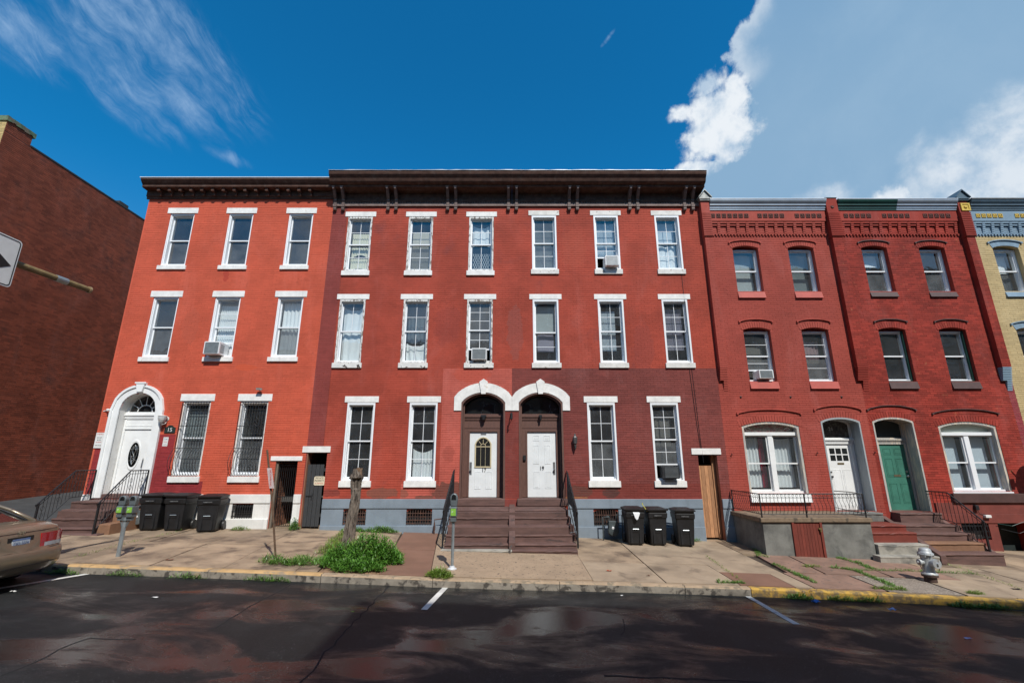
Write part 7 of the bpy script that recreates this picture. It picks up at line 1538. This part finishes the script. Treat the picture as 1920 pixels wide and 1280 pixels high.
# ---------------------------------------------------------------- signal arm with lane sign
AR = root('signal_arm', (-9.45, -0.8, -1.9), 'old yellow-brown traffic arm reaching over the street at upper left', 'signal arm')
OCH = mat('ochre_pole_paint', (0.20, 0.135, 0.055), 0.6, 0.25, 6); A0_, A1_ = Vector((-9.5, -0.8, 3.30)), P(166, 543, 8.6)
mb = MB(); mb.tube([tuple(A0_), tuple(A0_.lerp(A1_, 0.5)), tuple(A1_)], 0.075, 12, r2=0.055); obj('arm', mb, OCH, AR)
mb = MB(); mb.tube([tuple(A0_ + Vector((0, 0, 0.8))), (A0_.x, A0_.y, -2.1)], 0.13, 14, r2=0.16); obj('mast', mb, OCH, AR)
d_ = (A1_ - A0_).normalized(); mb = MB(); mb.tube([tuple(A1_ - d_ * 0.62), tuple(A1_ - d_ * 0.42)], 0.062, 12); obj('bare_sleeve', mb, GALV, AR)
mb = MB(); mb.tube([tuple(A1_ - d_ * 0.01), tuple(A1_ + d_ * 0.03)], 0.066, 12); obj('end_cap', mb, mat('cap_metal', (0.30, 0.22, 0.12), 0.5, 0.2, 9), AR)
LS = root('lane_sign', (-8.5, 6.95, 2.85), 'white lane-use sign with black arrows bolted to the traffic arm', 'sign')
sx_ = -8.53; y0_, y1_, z0_, z1_ = 6.34, 7.25, 2.82, 3.67
def signpoly(pts, dx, m_, name, par): # polygon in (y,z) on plane x
    mb = MB(); mb.quad(*[(sx_ + dx, y, z) for y, z in pts]); mb.quad(*[(sx_ + dx - 0.003, y, z) for y, z in pts[::-1]]); return obj(name, mb, m_, par)
def rrect(a, c, e, f_, r):
    o = []
    for cy, cz, s_ in ((c - r, f_ - r, 0), (a + r, f_ - r, 1), (a + r, e + r, 2), (c - r, e + r, 3)):
        for k in range(5): g_ = (s_ + k / 4) * PI / 2; o.append((cy + r * math.cos(g_), cz + r * math.sin(g_)))
    return o
pl_ = signpoly(rrect(y0_, y1_, z0_, z1_, 0.06), 0, SIGNW, 'sign_plate', LS)
mb = MB(); a_, c_ = rrect(y0_ + 0.02, y1_ - 0.02, z0_ + 0.02, z1_ - 0.02, 0.05), rrect(y0_ + 0.035, y1_ - 0.035, z0_ + 0.035, z1_ - 0.035, 0.04)
for k in range(len(a_)): k2 = (k + 1) % len(a_); mb.quad((sx_ + .003, *a_[k]), (sx_ + .003, *a_[k2]), (sx_ + .003, *c_[k2]), (sx_ + .003, *c_[k]))
obj('border_line', mb, BLK, pl_)
ym = 6.75
signpoly([(ym - 0.055, 2.95), (ym + 0.055, 2.95), (ym + 0.055, 3.02), (ym + 0.085, 3.08), (ym + 0.15, 3.12), (ym + 0.20, 3.13), (ym + 0.19, 3.05), (ym + 0.42, 3.19), (ym + 0.19, 3.34), (ym + 0.20, 3.245), (ym + 0.12, 3.235), (ym + 0.055, 3.20), (ym + 0.055, 3.38), (ym + 0.16, 3.37), (ym, 3.63), (ym - 0.16, 3.37), (ym - 0.055, 3.38)], 0.004, BLK, 'arrow', pl_)
mb = MB(); mb.box(sx_ - 0.05, sx_ - 0.01, 6.8, 6.88, 2.95, 3.6); obj('clamp', mb, GALV, LS)
# ---------------------------------------------------------------- weeds
def leafmat(name, c, v=0.35):
    m_ = bpy.data.materials.new(name); m_.use_nodes = True; t = m_.node_tree; t.nodes.clear(); q = NB(t); g = q.n('ShaderNodeNewGeometry')
    f_ = q.m('ADD', q.m('MULTIPLY', g.outputs['Random Per Island'], 0.7), q.m('MULTIPLY', q.noise(g.outputs['Position'], 7.0, 3), 0.3))
    cc = q.mix(f_, tuple(x * (1 - v) for x in c), tuple(min(1, x * (1 + v)) for x in c))
    d = q.n('ShaderNodeBsdfDiffuse'); t.links.new(cc, d.inputs[0]); r = q.n('ShaderNodeBsdfTranslucent'); t.links.new(cc, r.inputs[0]); mx = q.n('ShaderNodeMixShader'); mx.inputs[0].default_value = 0.35
    t.links.new(d.outputs[0], mx.inputs[1]); t.links.new(r.outputs[0], mx.inputs[2]); gl = q.n('ShaderNodeBsdfGlossy'); gl.inputs['Roughness'].default_value = 0.4; m2 = q.n('ShaderNodeMixShader'); m2.inputs[0].default_value = 0.05
    t.links.new(mx.outputs[0], m2.inputs[1]); t.links.new(gl.outputs[0], m2.inputs[2]); o = q.n('ShaderNodeOutputMaterial'); t.links.new(m2.outputs[0], o.inputs[0]); return m_
WEED = leafmat('weed_leaf', (0.11, 0.26, 0.035), 0.6); GRS = leafmat('grass_blade', (0.18, 0.28, 0.04)); LGRN = leafmat('light_weed', (0.14, 0.27, 0.05), 0.45)
def blade(mb, x, y, z, l, w, az_, tilt, curl):
    d = Vector((math.cos(az_), math.sin(az_), 0)); s_ = Vector((-d.y, d.x, 0)) * w / 2; p = Vector((x, y, z)); i = len(mb.v); t_ = tilt; n = 3
    for k in range(n):
        wk = (0.6, 1.0, 0.55)[k]; mb.v += [tuple(p - s_ * wk), tuple(p + s_ * wk)]; p = p + (d * math.cos(t_) + Vector((0, 0, math.sin(t_)))) * l / n; t_ -= curl
    mb.v.append(tuple(p)); mb.f += [(i, i + 1, i + 3, i + 2), (i + 2, i + 3, i + 5, i + 4), (i + 4, i + 5, i + 6)]; mb.mi += [0, 0, 0]
def weeds(name, spots, n, h, l, w, m_, label, cat, seed, fn=G, mound=0.0, group='weeds in the pavement'):
    rr = random.Random(seed); mb = MB(); tot = sum(s[2] * s[3] for s in spots)
    for (cx, cy, rx, ry, hs_) in spots:
        for _ in range(int(n * rx * ry / tot)):
            a_ = rr.uniform(0, 2 * PI); q_ = math.sqrt(rr.random()); k_ = 1 + 0.22 * math.sin(3 * a_ + seed) + 0.15 * math.sin(7 * a_ + cx)
            x, y = cx + rx * q_ * math.cos(a_) * k_, cy + ry * q_ * math.sin(a_) * k_; top = h * hs_ * max(0.15, (1 - q_ ** 2.2)) * (0.7 + 0.6 * rr.random())
            z = fn(x, y) + (top * rr.random() ** 0.6 if mound else 0.0); blade(mb, x, y, z, l * rr.uniform(0.6, 1.4), w * rr.uniform(0.7, 1.3), rr.uniform(0, 2 * PI), rr.uniform(0.1, 1.2) if mound else rr.uniform(0.7, 1.5), rr.uniform(0.15, 0.5))
    return obj(name, mb, m_, label=label, cat=cat, kind='stuff', group=group)
c_ = GP(672, 1052)
weeds('weeds', [(c_.x + 0.22, c_.y + 0.05, 0.66, 0.62, 1.35), (c_.x + 0.50, c_.y - 0.05, 0.42, 0.42, 1.1), (c_.x - 0.35, c_.y - 0.15, 0.45, 0.40, 0.85), (c_.x + 0.15, 10.42, 0.55, 0.22, 0.45)], 9500, 0.40, 0.11, 0.022, WEED, 'large bushy clump of green weeds at the foot of the dead trunk', 'weeds', 1, mound=1)
c2 = GP(560, 1055); weeds('weeds', [(c2.x + 0.1, c2.y, 0.42, 0.22, 0.8), (c2.x - 0.55, c2.y + 0.0, 0.34, 0.14, 0.8), (c2.x - 0.2, c2.y - 0.15, 0.5, 0.10, 0.5), (c2.x + 0.55, c2.y + 0.3, 0.3, 0.2, 0.5), (c2.x + 0.55, c2.y + 0.75, 0.22, 0.18, 0.5)], 1900, 0.17, 0.11, 0.014, LGRN, 'straggling yellow-green weeds left of the large clump', 'weeds', 2, mound=1)
weeds('weeds', [(c_.x + 0.25, c_.y + 0.05, 0.62, 0.5, 1.0), (c_.x - 0.2, c_.y + 0.3, 0.35, 0.3, 0.8)], 700, 0.52, 0.17, 0.010, GRS, 'taller pale stems poking out of the bushy green clump', 'weeds', 12, mound=1)
c3 = GP(640, 1012); weeds('weeds', [(GP(625 + 12 * i, 1025 - 11 * i).x, GP(625 + 12 * i, 1025 - 11 * i).y, 0.22, 0.22, 1.0) for i in range(-1, 3)], 1300, 0.16, 0.13, 0.010, GRS, 'tall yellow-green grass behind the dead trunk', 'grass', 3, mound=1)
c4 = GP(712, 999); weeds('weeds', [(c4.x, 14.6, 0.5, 0.13, 1.0), (c4.x - 0.8, 14.6, 0.35, 0.1, .7)], 1500, 0.16, 0.09, 0.014, LGRN, 'low green weeds along the blue-grey base under the cellar windows', 'weeds', 4, mound=1)
c5 = GP(826, 1083); weeds('weeds', [(c5.x, 10.12, 0.24, 0.12, 1.0), (c5.x - 0.12, 10.3, 0.15, 0.12, .6)], 1100, 0.16, 0.10, 0.010, GRS, 'tuft of weeds on the kerb below the single parking meter', 'weeds', 5, mound=1)
weeds('weeds', [(-6.55, 14.62, 0.14, 0.16, 1.0)], 420, 0.32, 0.10, 0.014, LGRN, 'weeds beside the black board gate', 'weeds', 6, mound=1)
weeds('weeds', [(-8.1, 14.5, 0.28, 0.1, 1.0)], 320, 0.09, 0.08, 0.012, GRS, 'small tuft below the white base of the coral house', 'weeds', 7, mound=1)
weeds('weeds', [(5.5, 14.6, 0.12, 0.08, 1.0)], 120, 0.08, 0.07, 0.011, LGRN, 'tiny green tuft beside the raw pine door', 'weeds', 9, mound=1)
weeds('weeds', [(15.0 + 0.3 * i, 14.2 - 0.02 * i, 0.22, 0.12, 1.0) for i in range(5)], 500, 0.09, 0.08, 0.011, LGRN, 'weeds below the black cellar opening at the right edge', 'weeds', 10, mound=1)
def joint(pix, wd, n, m_, seed, label, h=0.05, fn=G):
    sp = []; ps = [GP(u, v, fn) for u, v in pix]
    for a, c in zip(ps, ps[1:]):
        k = max(1, int((c - a).length / (wd * 1.2)))
        for i in range(k): q_ = a.lerp(c, i / k); sp.append((q_.x, q_.y, wd * rs.uniform(0.4, 1.1), wd * rs.uniform(0.4, 1.1), rs.uniform(0.5, 1.2)))
    weeds('joint_grass', sp, n, h, 0.06, 0.009, m_, label, 'grass', seed, fn=fn, mound=1)
joint([(1415, 1028), (1425, 1042), (1450, 1045)], 0.10, 420, LGRN, 21, 'grass tuft at the left foot of the concrete porch')
joint([(1452, 1058), (1490, 1075), (1532, 1094)], 0.07, 900, LGRN, 22, 'grass joint running towards the yellow kerb')
joint([(1510, 1062), (1540, 1062)], 0.07, 200, GRS, 23, 'short grass patch between the reddish flagstones below the porch')
joint([(1560, 1064), (1600, 1068), (1660, 1092), (1680, 1102)], 0.08, 1300, LGRN, 24, 'grassy seam between the flagstone and the rough aggregate slab')
joint([(1570, 1045), (1610, 1056), (1640, 1068)], 0.09, 900, LGRN, 25, 'grassy seam just below the porch wall'); joint([(1610, 1069), (1700, 1070), (1830, 1076)], 0.045, 700, LGRN, 26, 'thin grassy seam behind the hydrant')
joint([(1640, 1103), (1700, 1106)], 0.08, 550, GRS, 27, 'grass tufts on the pavement edge left of the hydrant'); joint([(1815, 1112), (1850, 1114)], 0.06, 250, GRS, 28, 'grass tufts on the pavement edge right of the hydrant')
joint([(1348, 1092), (1400, 1093)], 0.07, 420, LGRN, 29, 'low grass where the yellow kerb begins'); joint([(1325, 1043), (1390, 1090)], 0.025, 180, GRS, 30, 'faint grass line beside the square brown slab')
joint([(1770, 1056), (1920, 1106)], 0.022, 240, GRS, 31, 'thin grass line right of the hydrant'); joint([(130, 1049), (240, 1018), (340, 996)], 0.02, 260, GRS, 32, 'thin mossy seam left of the twin-headed meter')
def gut(x, y): return RD(x, min(y, 9.98))
def gutter(us, n, m_, seed, label, w_=0.3):
    sp = []
    for u, v in us: g_ = GP(u, v, RD); sp.append((g_.x, 9.93, w_, 0.05, 1.0))
    weeds('gutter_weeds', sp, n, 0.09, 0.07, 0.011, m_, label, 'weeds', seed, fn=gut, mound=1, group='weeds along the kerb')
gutter([(150, 1067), (260, 1072), (370, 1077)], 500, LGRN, 41, 'moss and weeds at the foot of the kerb below the twin-headed meter', 0.35); gutter([(500, 1083), (530, 1084)], 300, LGRN, 42, 'weeds on the kerb face left of the large clump')
gutter([(1490, 1118)], 260, WEED, 43, 'dark weeds at the yellow kerb beside the debris'); gutter([(1570, 1122), (1620, 1124)], 420, LGRN, 44, 'green weeds at the foot of the yellow kerb, middle stretch'); gutter([(1790, 1131), (1840, 1134)], 600, LGRN, 45, 'green weeds at the foot of the yellow kerb below the hydrant', 0.32)
# ---------------------------------------------------------------- litter
def scrap(pu, pv, s_, m_, label, seed, fn=RD, cat='litter', flat=0.02):
    g_ = GP(pu, pv, fn); rr = random.Random(seed); mb = MB(); pts = []
    for j in range(4):
        for i in range(5): pts.append((g_.x + (i / 4 - 0.5) * s_ * 2 + rr.uniform(-.2, .2) * s_, g_.y + (j / 3 - 0.5) * s_ + rr.uniform(-.2, .2) * s_, g_.z + 0.006 + rr.random() * flat))
    mb.v = pts
    for j in range(3):
        for i in range(4): a_ = j * 5 + i; mb.f.append((a_, a_ + 1, a_ + 6, a_ + 5)); mb.mi.append(0)
    return obj('litter', mb, m_, label=label, cat=cat)
BLUE = mat('blue_paper', (0.03, 0.16, 0.50), 0.5, 0.15, 20); PBL = mat('pale_blue_paper', (0.32, 0.38, 0.62), 0.5, 0.1, 20); LEAF = mat('brown_leaf', (0.16, 0.06, 0.03), 0.7, 0.2, 20)
scrap(1530, 1130, 0.07, BLUE, 'crumpled bright blue wrapper in the gutter by the yellow kerb', 1, flat=0.06); scrap(1673, 1145, 0.06, PBL, 'pale blue crumpled paper on the asphalt', 2, flat=0.05); scrap(1815, 1197, 0.05, PBL, 'thin pale blue scrap far right on the asphalt', 3, flat=0.01)
scrap(25, 1109, 0.04, SIGNW, 'white scrap beside the long bay line, far left', 4); scrap(290, 1120, 0.05, SIGNW, 'narrow white scrap on the asphalt below the twin meter', 5, flat=0.01); scrap(661, 1147, 0.02, LIME, 'tiny lime green scrap on the asphalt', 6, flat=0.01)
scrap(1142, 1070, 0.05, mat('red_leaf', (0.32, 0.07, 0.03), 0.7, 0.2, 20), 'red-brown leaf on the beige pavement', 7, fn=G); scrap(1166, 1117, 0.02, SIGNW, 'white speck of litter near the kerb below the brown stoop', 8); scrap(318, 1049, 0.07, LEAF, 'flat brown disc on the pavement right of the twin meter', 9, fn=G, flat=0.005)
scrap(1905, 1104, 0.09, IRON, 'dark water shut-off lid on the pavement at the right edge', 10, fn=G, flat=0.01); scrap(1216, 1079, 0.04, LEAF, 'curled dry leaf on the beige pavement', 11, fn=G)
rr = random.Random(9); g_ = GP(1530, 1111, G); mb = MB()
for _ in range(90): blade(mb, g_.x + rr.gauss(0, 0.13), 10.02 + rr.gauss(0, 0.05), G(g_.x, 10) + rr.uniform(-0.05, 0.03), rr.uniform(0.05, 0.16), 0.008, rr.uniform(0, 6.3), rr.uniform(-0.3, 0.9), 0.3)
obj('dry_debris', mb, mat('dry_twigs', (0.20, 0.14, 0.11), 0.9, 0.4, 20), label='clump of dry twigs and trash snagged on the yellow kerb', cat='debris', kind='stuff')
mb = MB(); g_ = GP(399, 1072, RD); mb.lathe([(0.028, 0), (0.05, 0), (0.05, 0.3), (0.028, 0.3)], (g_.x, 9.93, g_.z + 0.07), 12, 'y'); obj('drain_pipe', mb, mat('clay_pipe', (0.30, 0.24, 0.16), 0.8, 0.2, 9), label='open drain pipe end poking out of the left kerb', cat='pipe')
# ---------------------------------------------------------------- parked saloon, seen from behind
CARP = mat('champagne_car_paint', (0.235, 0.19, 0.135), 0.34, 0.04, 2, metal=0.5, coat=0.6)
RUB = mat('tyre_rubber', (0.02, 0.02, 0.02), 0.85, 0.2, 8); CGL = mat('car_glass', (0.012, 0.013, 0.015), 0.04, 0.1, 2, spec=1.0)
LRED = mat('red_tail_lens', (0.38, 0.008, 0.010), 0.12, 0.15, 12, spec=0.9, coat=0.6); LWH = mat('clear_tail_lens', (0.42, 0.42, 0.43), 0.15, 0.15, 14, spec=0.9)
cx_w, cy_w = -8.60, 8.66
CAR = root('parked_car', (cx_w, cy_w, RD(-10.5, 8.6)), 'champagne beige saloon car parked at the kerb, seen from behind at the left edge', 'car', local=True, rot=(0, math.atan(-(pl(-9, CURBT) - pl(-14, CURBT)) / 5) * 1.0, 0))
CAR.rotation_euler = (0, math.atan((pl(-14, CURBT) - pl(-9, CURBT)) / 5), 0)
CAR.location = (cx_w, cy_w, RD(cx_w, 8.6))
HWT = [(0, 0.86), (0.3, 0.895), (1.0, 0.91), (3.6, 0.91), (4.3, 0.88), (4.65, 0.80), (4.82, 0.62)]
ZTT = [(0, 1.03), (0.12, 1.055), (0.75, 1.07), (1.6, 1.02), (3.5, 1.0), (3.7, 0.99), (4.3, 0.88), (4.65, 0.76), (4.82, 0.60)]
def rp(z): return pl(z, [(0.2, 0.16), (0.30, 0.05), (0.40, 0.0), (0.58, 0.0), (0.64, 0.03), (0.66, 0.085), (0.92, 0.11), (1.0, 0.14), (1.06, 0.20)])
def csec(s):
    hw, zt = pl(s, HWT), pl(s, ZTT); zb = 0.22
    return [(hw * .80, zb), (hw * .95, zb + .05), (hw * .99, zb + .16), (hw, zb + .32), (hw * 1.0, 0.64 if zt > 0.9 else zt * .8), (hw * 1.0, 0.662 if zt > 0.9 else zt * .81), (hw * 1.0, 0.76 if zt > 0.95 else zt * .84), (hw * .985, zt - .18 if zt > .8 else zt - .06), (hw * .95, zt - .09), (hw * .90, zt - .03), (hw * .80, zt), (hw * .4, zt + .015)]
mb = MB(); rings = []
st = [0.0, 0.06, 0.15, 0.3, 0.6, 1.0, 1.6, 2.2, 2.8, 3.4, 3.7, 4.0, 4.3, 4.55, 4.7, 4.80, 4.84]
def addring(pts): i = len(mb.v); mb.v += pts; rings.append(i); return i
def full(sec): return [(-y, z) for y, z in sec] + [(y, z) for y, z in sec[::-1]]
for sc_ in (0.05, 0.5, 0.8, 0.95):
    pts = []
    for y, z in full(csec(0)):
        y2, z2 = y * sc_, 0.62 + (z - 0.62) * sc_; pts.append((-(rp(z2) + 0.10 * (abs(y2) / 0.86) ** 4), y2, z2))
    addring(pts)
for s in st:
    pts = []
    for y, z in full(csec(s)):
        k = max(0.0, 1 - s / 0.5); pts.append((-(s + (rp(z) + 0.13) * k) if s > 0 else -(rp(z) + 0.12), y, z))
    addring(pts)
nn = len(full(csec(0)))
for a, c in zip(rings, rings[1:]):
    for k in range(nn): k2 = (k + 1) % nn; mb.f.append((a + k, a + k2, c + k2, c + k)); mb.mi.append(0)
mb.f.append(tuple(rings[0] + k for k in range(nn - 1, -1, -1))); mb.f.append(tuple(rings[-1] + k for k in range(nn))); mb.mi += [0, 0]
cb_ = obj('body', mb, CARP, CAR, origin=(0, 0, 0), smooth=True)
def RX(y, z): return -(rp(z) + 0.10 * (abs(y) / 0.86) ** 4)
def patch(name, y0, y1, z0, z1, m_, par, off=0.012, th=None, sl=0.0, nb=8):
    mb = MB(); ny, nz = nb, 4
    for j in range(nz + 1):
        for i in range(ny + 1):
            z = z0 + (z1 - z0) * j / nz; y = y0 + (y1 - y0) * i / ny + sl * (1 - j / nz); mb.v.append((RX(y, z) + off, y, z))
    for j in range(nz):
        for i in range(ny): a = j * (ny + 1) + i; mb.f.append((a, a + 1, a + ny + 2, a + ny + 1)); mb.mi.append(0)
    i0 = len(mb.v); per = [(y0 + (y1 - y0) * i / ny, z0) for i in range(ny + 1)]
    for j, jj in ((0, 0), (nz, 1)):
        for i in range(ny):
            z = z0 if jj == 0 else z1; sh = sl * (1 - jj); ya, yb = y0 + (y1 - y0) * i / ny + sh, y0 + (y1 - y0) * (i + 1) / ny + sh
            mb.quad((RX(ya, z) + off, ya, z), (RX(yb, z) + off, yb, z), (RX(yb, z) - 0.03, yb, z), (RX(ya, z) - 0.03, ya, z))
    for y in (y0, y1): mb.quad((RX(y, z0) + off, y + sl, z0), (RX(y, z1) + off, y, z1), (RX(y, z1) - 0.03, y, z1), (RX(y, z0) - 0.03, y + sl, z0))
    return obj(name, mb, m_, par)
patch('trunk_seam', -0.70, 0.70, 0.955, 0.962, BLK, cb_, 0.003)
for s_ in (-1, 1):
    a, c = (0.36, 0.84) if s_ > 0 else (-0.84, -0.36)
    tl_ = patch('tail_light', a, c, 0.745, 0.905, LRED, CAR, 0.014, nb=10)
    a2, c2 = (0.44, 0.84) if s_ > 0 else (-0.84, -0.44)
    patch('reversing_lens', a2, c2, 0.675, 0.742, LWH, tl_, 0.013); patch('inner_red_lens', *((0.36, 0.438) if s_ > 0 else (-0.438, -0.36)), 0.665, 0.744, LRED, tl_, 0.012)
patch('plate_recess', -0.22, 0.22, 0.69, 0.895, BLK, CAR, 0.004)
PLB = mat('plate_blue', (0.10, 0.16, 0.33), 0.4, 0.1, 20); pt = patch('licence_plate', -0.15, 0.15, 0.705, 0.865, mat('plate_white', (0.45, 0.50, 0.55), 0.4, 0.1, 20), CAR, 0.016)
patch('plate_yellow_band', -0.15, 0.15, 0.705, 0.74, mat('plate_yellow', (0.55, 0.46, 0.03), 0.4, 0.1, 20), pt, 0.018)
patch('plate_top_band', -0.15, 0.15, 0.84, 0.865, PLB, pt, 0.018)
tx = text('DJG-5074', 'lettering', 0.085, (RX(0, .79) + 0.021, 0, 0.79), pt, PLB, rot=(PI / 2, 0, PI / 2), ext=0.0004, sx=0.75)
mb = MB(); ring(mb, -0.055, 0.055, 0.93, 1.0, 0.010, 0, 0.01); mb.box(-0.032, -0.020, 0, 0.01, 0.945, 0.985); mb.box(0.020, 0.032, 0, 0.01, 0.945, 0.985); mb.box(-0.02, 0.02, 0, 0.01, 0.960, 0.970)
mb.v = [(RX(0, 0.96) + 0.012 - y, x, z - 0.01) for x, y, z in mb.v]; obj('emblem', mb, CHROME, CAR)
patch('bumper_seam', -0.78, 0.78, 0.645, 0.652, BLK, cb_, 0.004); patch('bumper_crease', -0.76, 0.76, 0.40, 0.406, BLK, cb_, 0.002)
# cabin
def cab(s, w, z): return (-s, w, z)
gl_ = MB(); B = [(0.78, 0.74, 1.05), (1.62, 0.55, 1.39), (2.0, 0.58, 1.42), (2.75, 0.57, 1.42), (3.0, 0.55, 1.39), (3.78, 0.72, 1.0)]
low = [(0.78, 0.74, 1.05), (1.3, 0.80, 1.0), (2.0, 0.82, 0.99), (2.75, 0.82, 0.99), (3.3, 0.80, 0.99), (3.78, 0.72, 1.0)]
for k in range(5):
    a, c, d, e = B[k], B[k + 1], low[k], low[k + 1]
    for s_ in (-1, 1): gl_.quad((-d[0], s_ * d[1], d[2]), (-e[0], s_ * e[1], e[2]), (-c[0], s_ * c[1], c[2]), (-a[0], s_ * a[1], a[2]))
gl_.quad((-0.78, -0.74, 1.05), (-0.78, 0.74, 1.05), (-1.62, 0.55, 1.39), (-1.62, -0.55, 1.39)); gl_.quad((-3.78, -0.72, 1.0), (-3.78, 0.72, 1.0), (-3.0, 0.55, 1.39), (-3.0, -0.55, 1.39))
obj('windows', gl_, CGL, CAR)
mb = MB(); R1 = [(1.55, .60, 1.385), (1.7, .60, 1.415), (2.3, .61, 1.435), (2.9, .60, 1.415), (3.05, .58, 1.385)]
for a, c in zip(R1, R1[1:]):
    for (u0, u1) in ((-1, -.8), (-.8, 0), (0, .8), (.8, 1)):
        f_ = lambda r, u: (-r[0], r[1] * u, r[2] + (0.02 * (1 - u * u)) - (0.03 if abs(u) == 1 else 0)); mb.quad(f_(a, u0), f_(c, u0), f_(c, u1), f_(a, u1))
obj('roof', mb, CARP, CAR)
for s_ in (-1, 1):
    mb = MB(); mb.tube([(-0.70, s_ * 0.775, 1.045), (-1.15, s_ * 0.69, 1.24), (-1.60, s_ * 0.60, 1.39), (-2.3, s_ * 0.62, 1.42), (-3.0, s_ * 0.60, 1.39), (-3.82, s_ * 0.76, 0.99)], [0.035, 0.032, 0.03, 0.028, 0.03, 0.035], 8); obj('pillar', mb, CARP, CAR, smooth=True)
    mb = MB(); mb.tube([(-2.15, s_ * 0.60, 1.40), (-2.15, s_ * 0.815, 1.0)], 0.035, 6); obj('centre_pillar', mb, BLK, CAR)
    for xw in (-0.98, -3.75):
        mb = MB(); mb.lathe([(0.0, s_ * 0.70), (0.31, s_ * 0.70), (0.325, s_ * 0.74), (0.325, s_ * 0.88), (0.30, s_ * 0.915), (0.20, s_ * 0.915)], (xw, 0, 0.325), 28, 'y'); wh = obj('wheel', mb, RUB, CAR)
        mb = MB(); mb.lathe([(0.20, s_ * 0.90), (0.19, s_ * 0.925), (0.05, s_ * 0.93), (0.0, s_ * 0.935)], (xw, 0, 0.325), 20, 'y'); obj('rim', mb, ALU, wh)
    mb = MB(); mb.box(-3.15, -2.98, s_ * 0.92, s_ * 1.04, 0.98, 1.10) if s_ > 0 else mb.box(-3.15, -2.98, -1.04, -0.92, 0.98, 1.10); obj('mirror', mb, CARP, CAR, bevel=0.02)
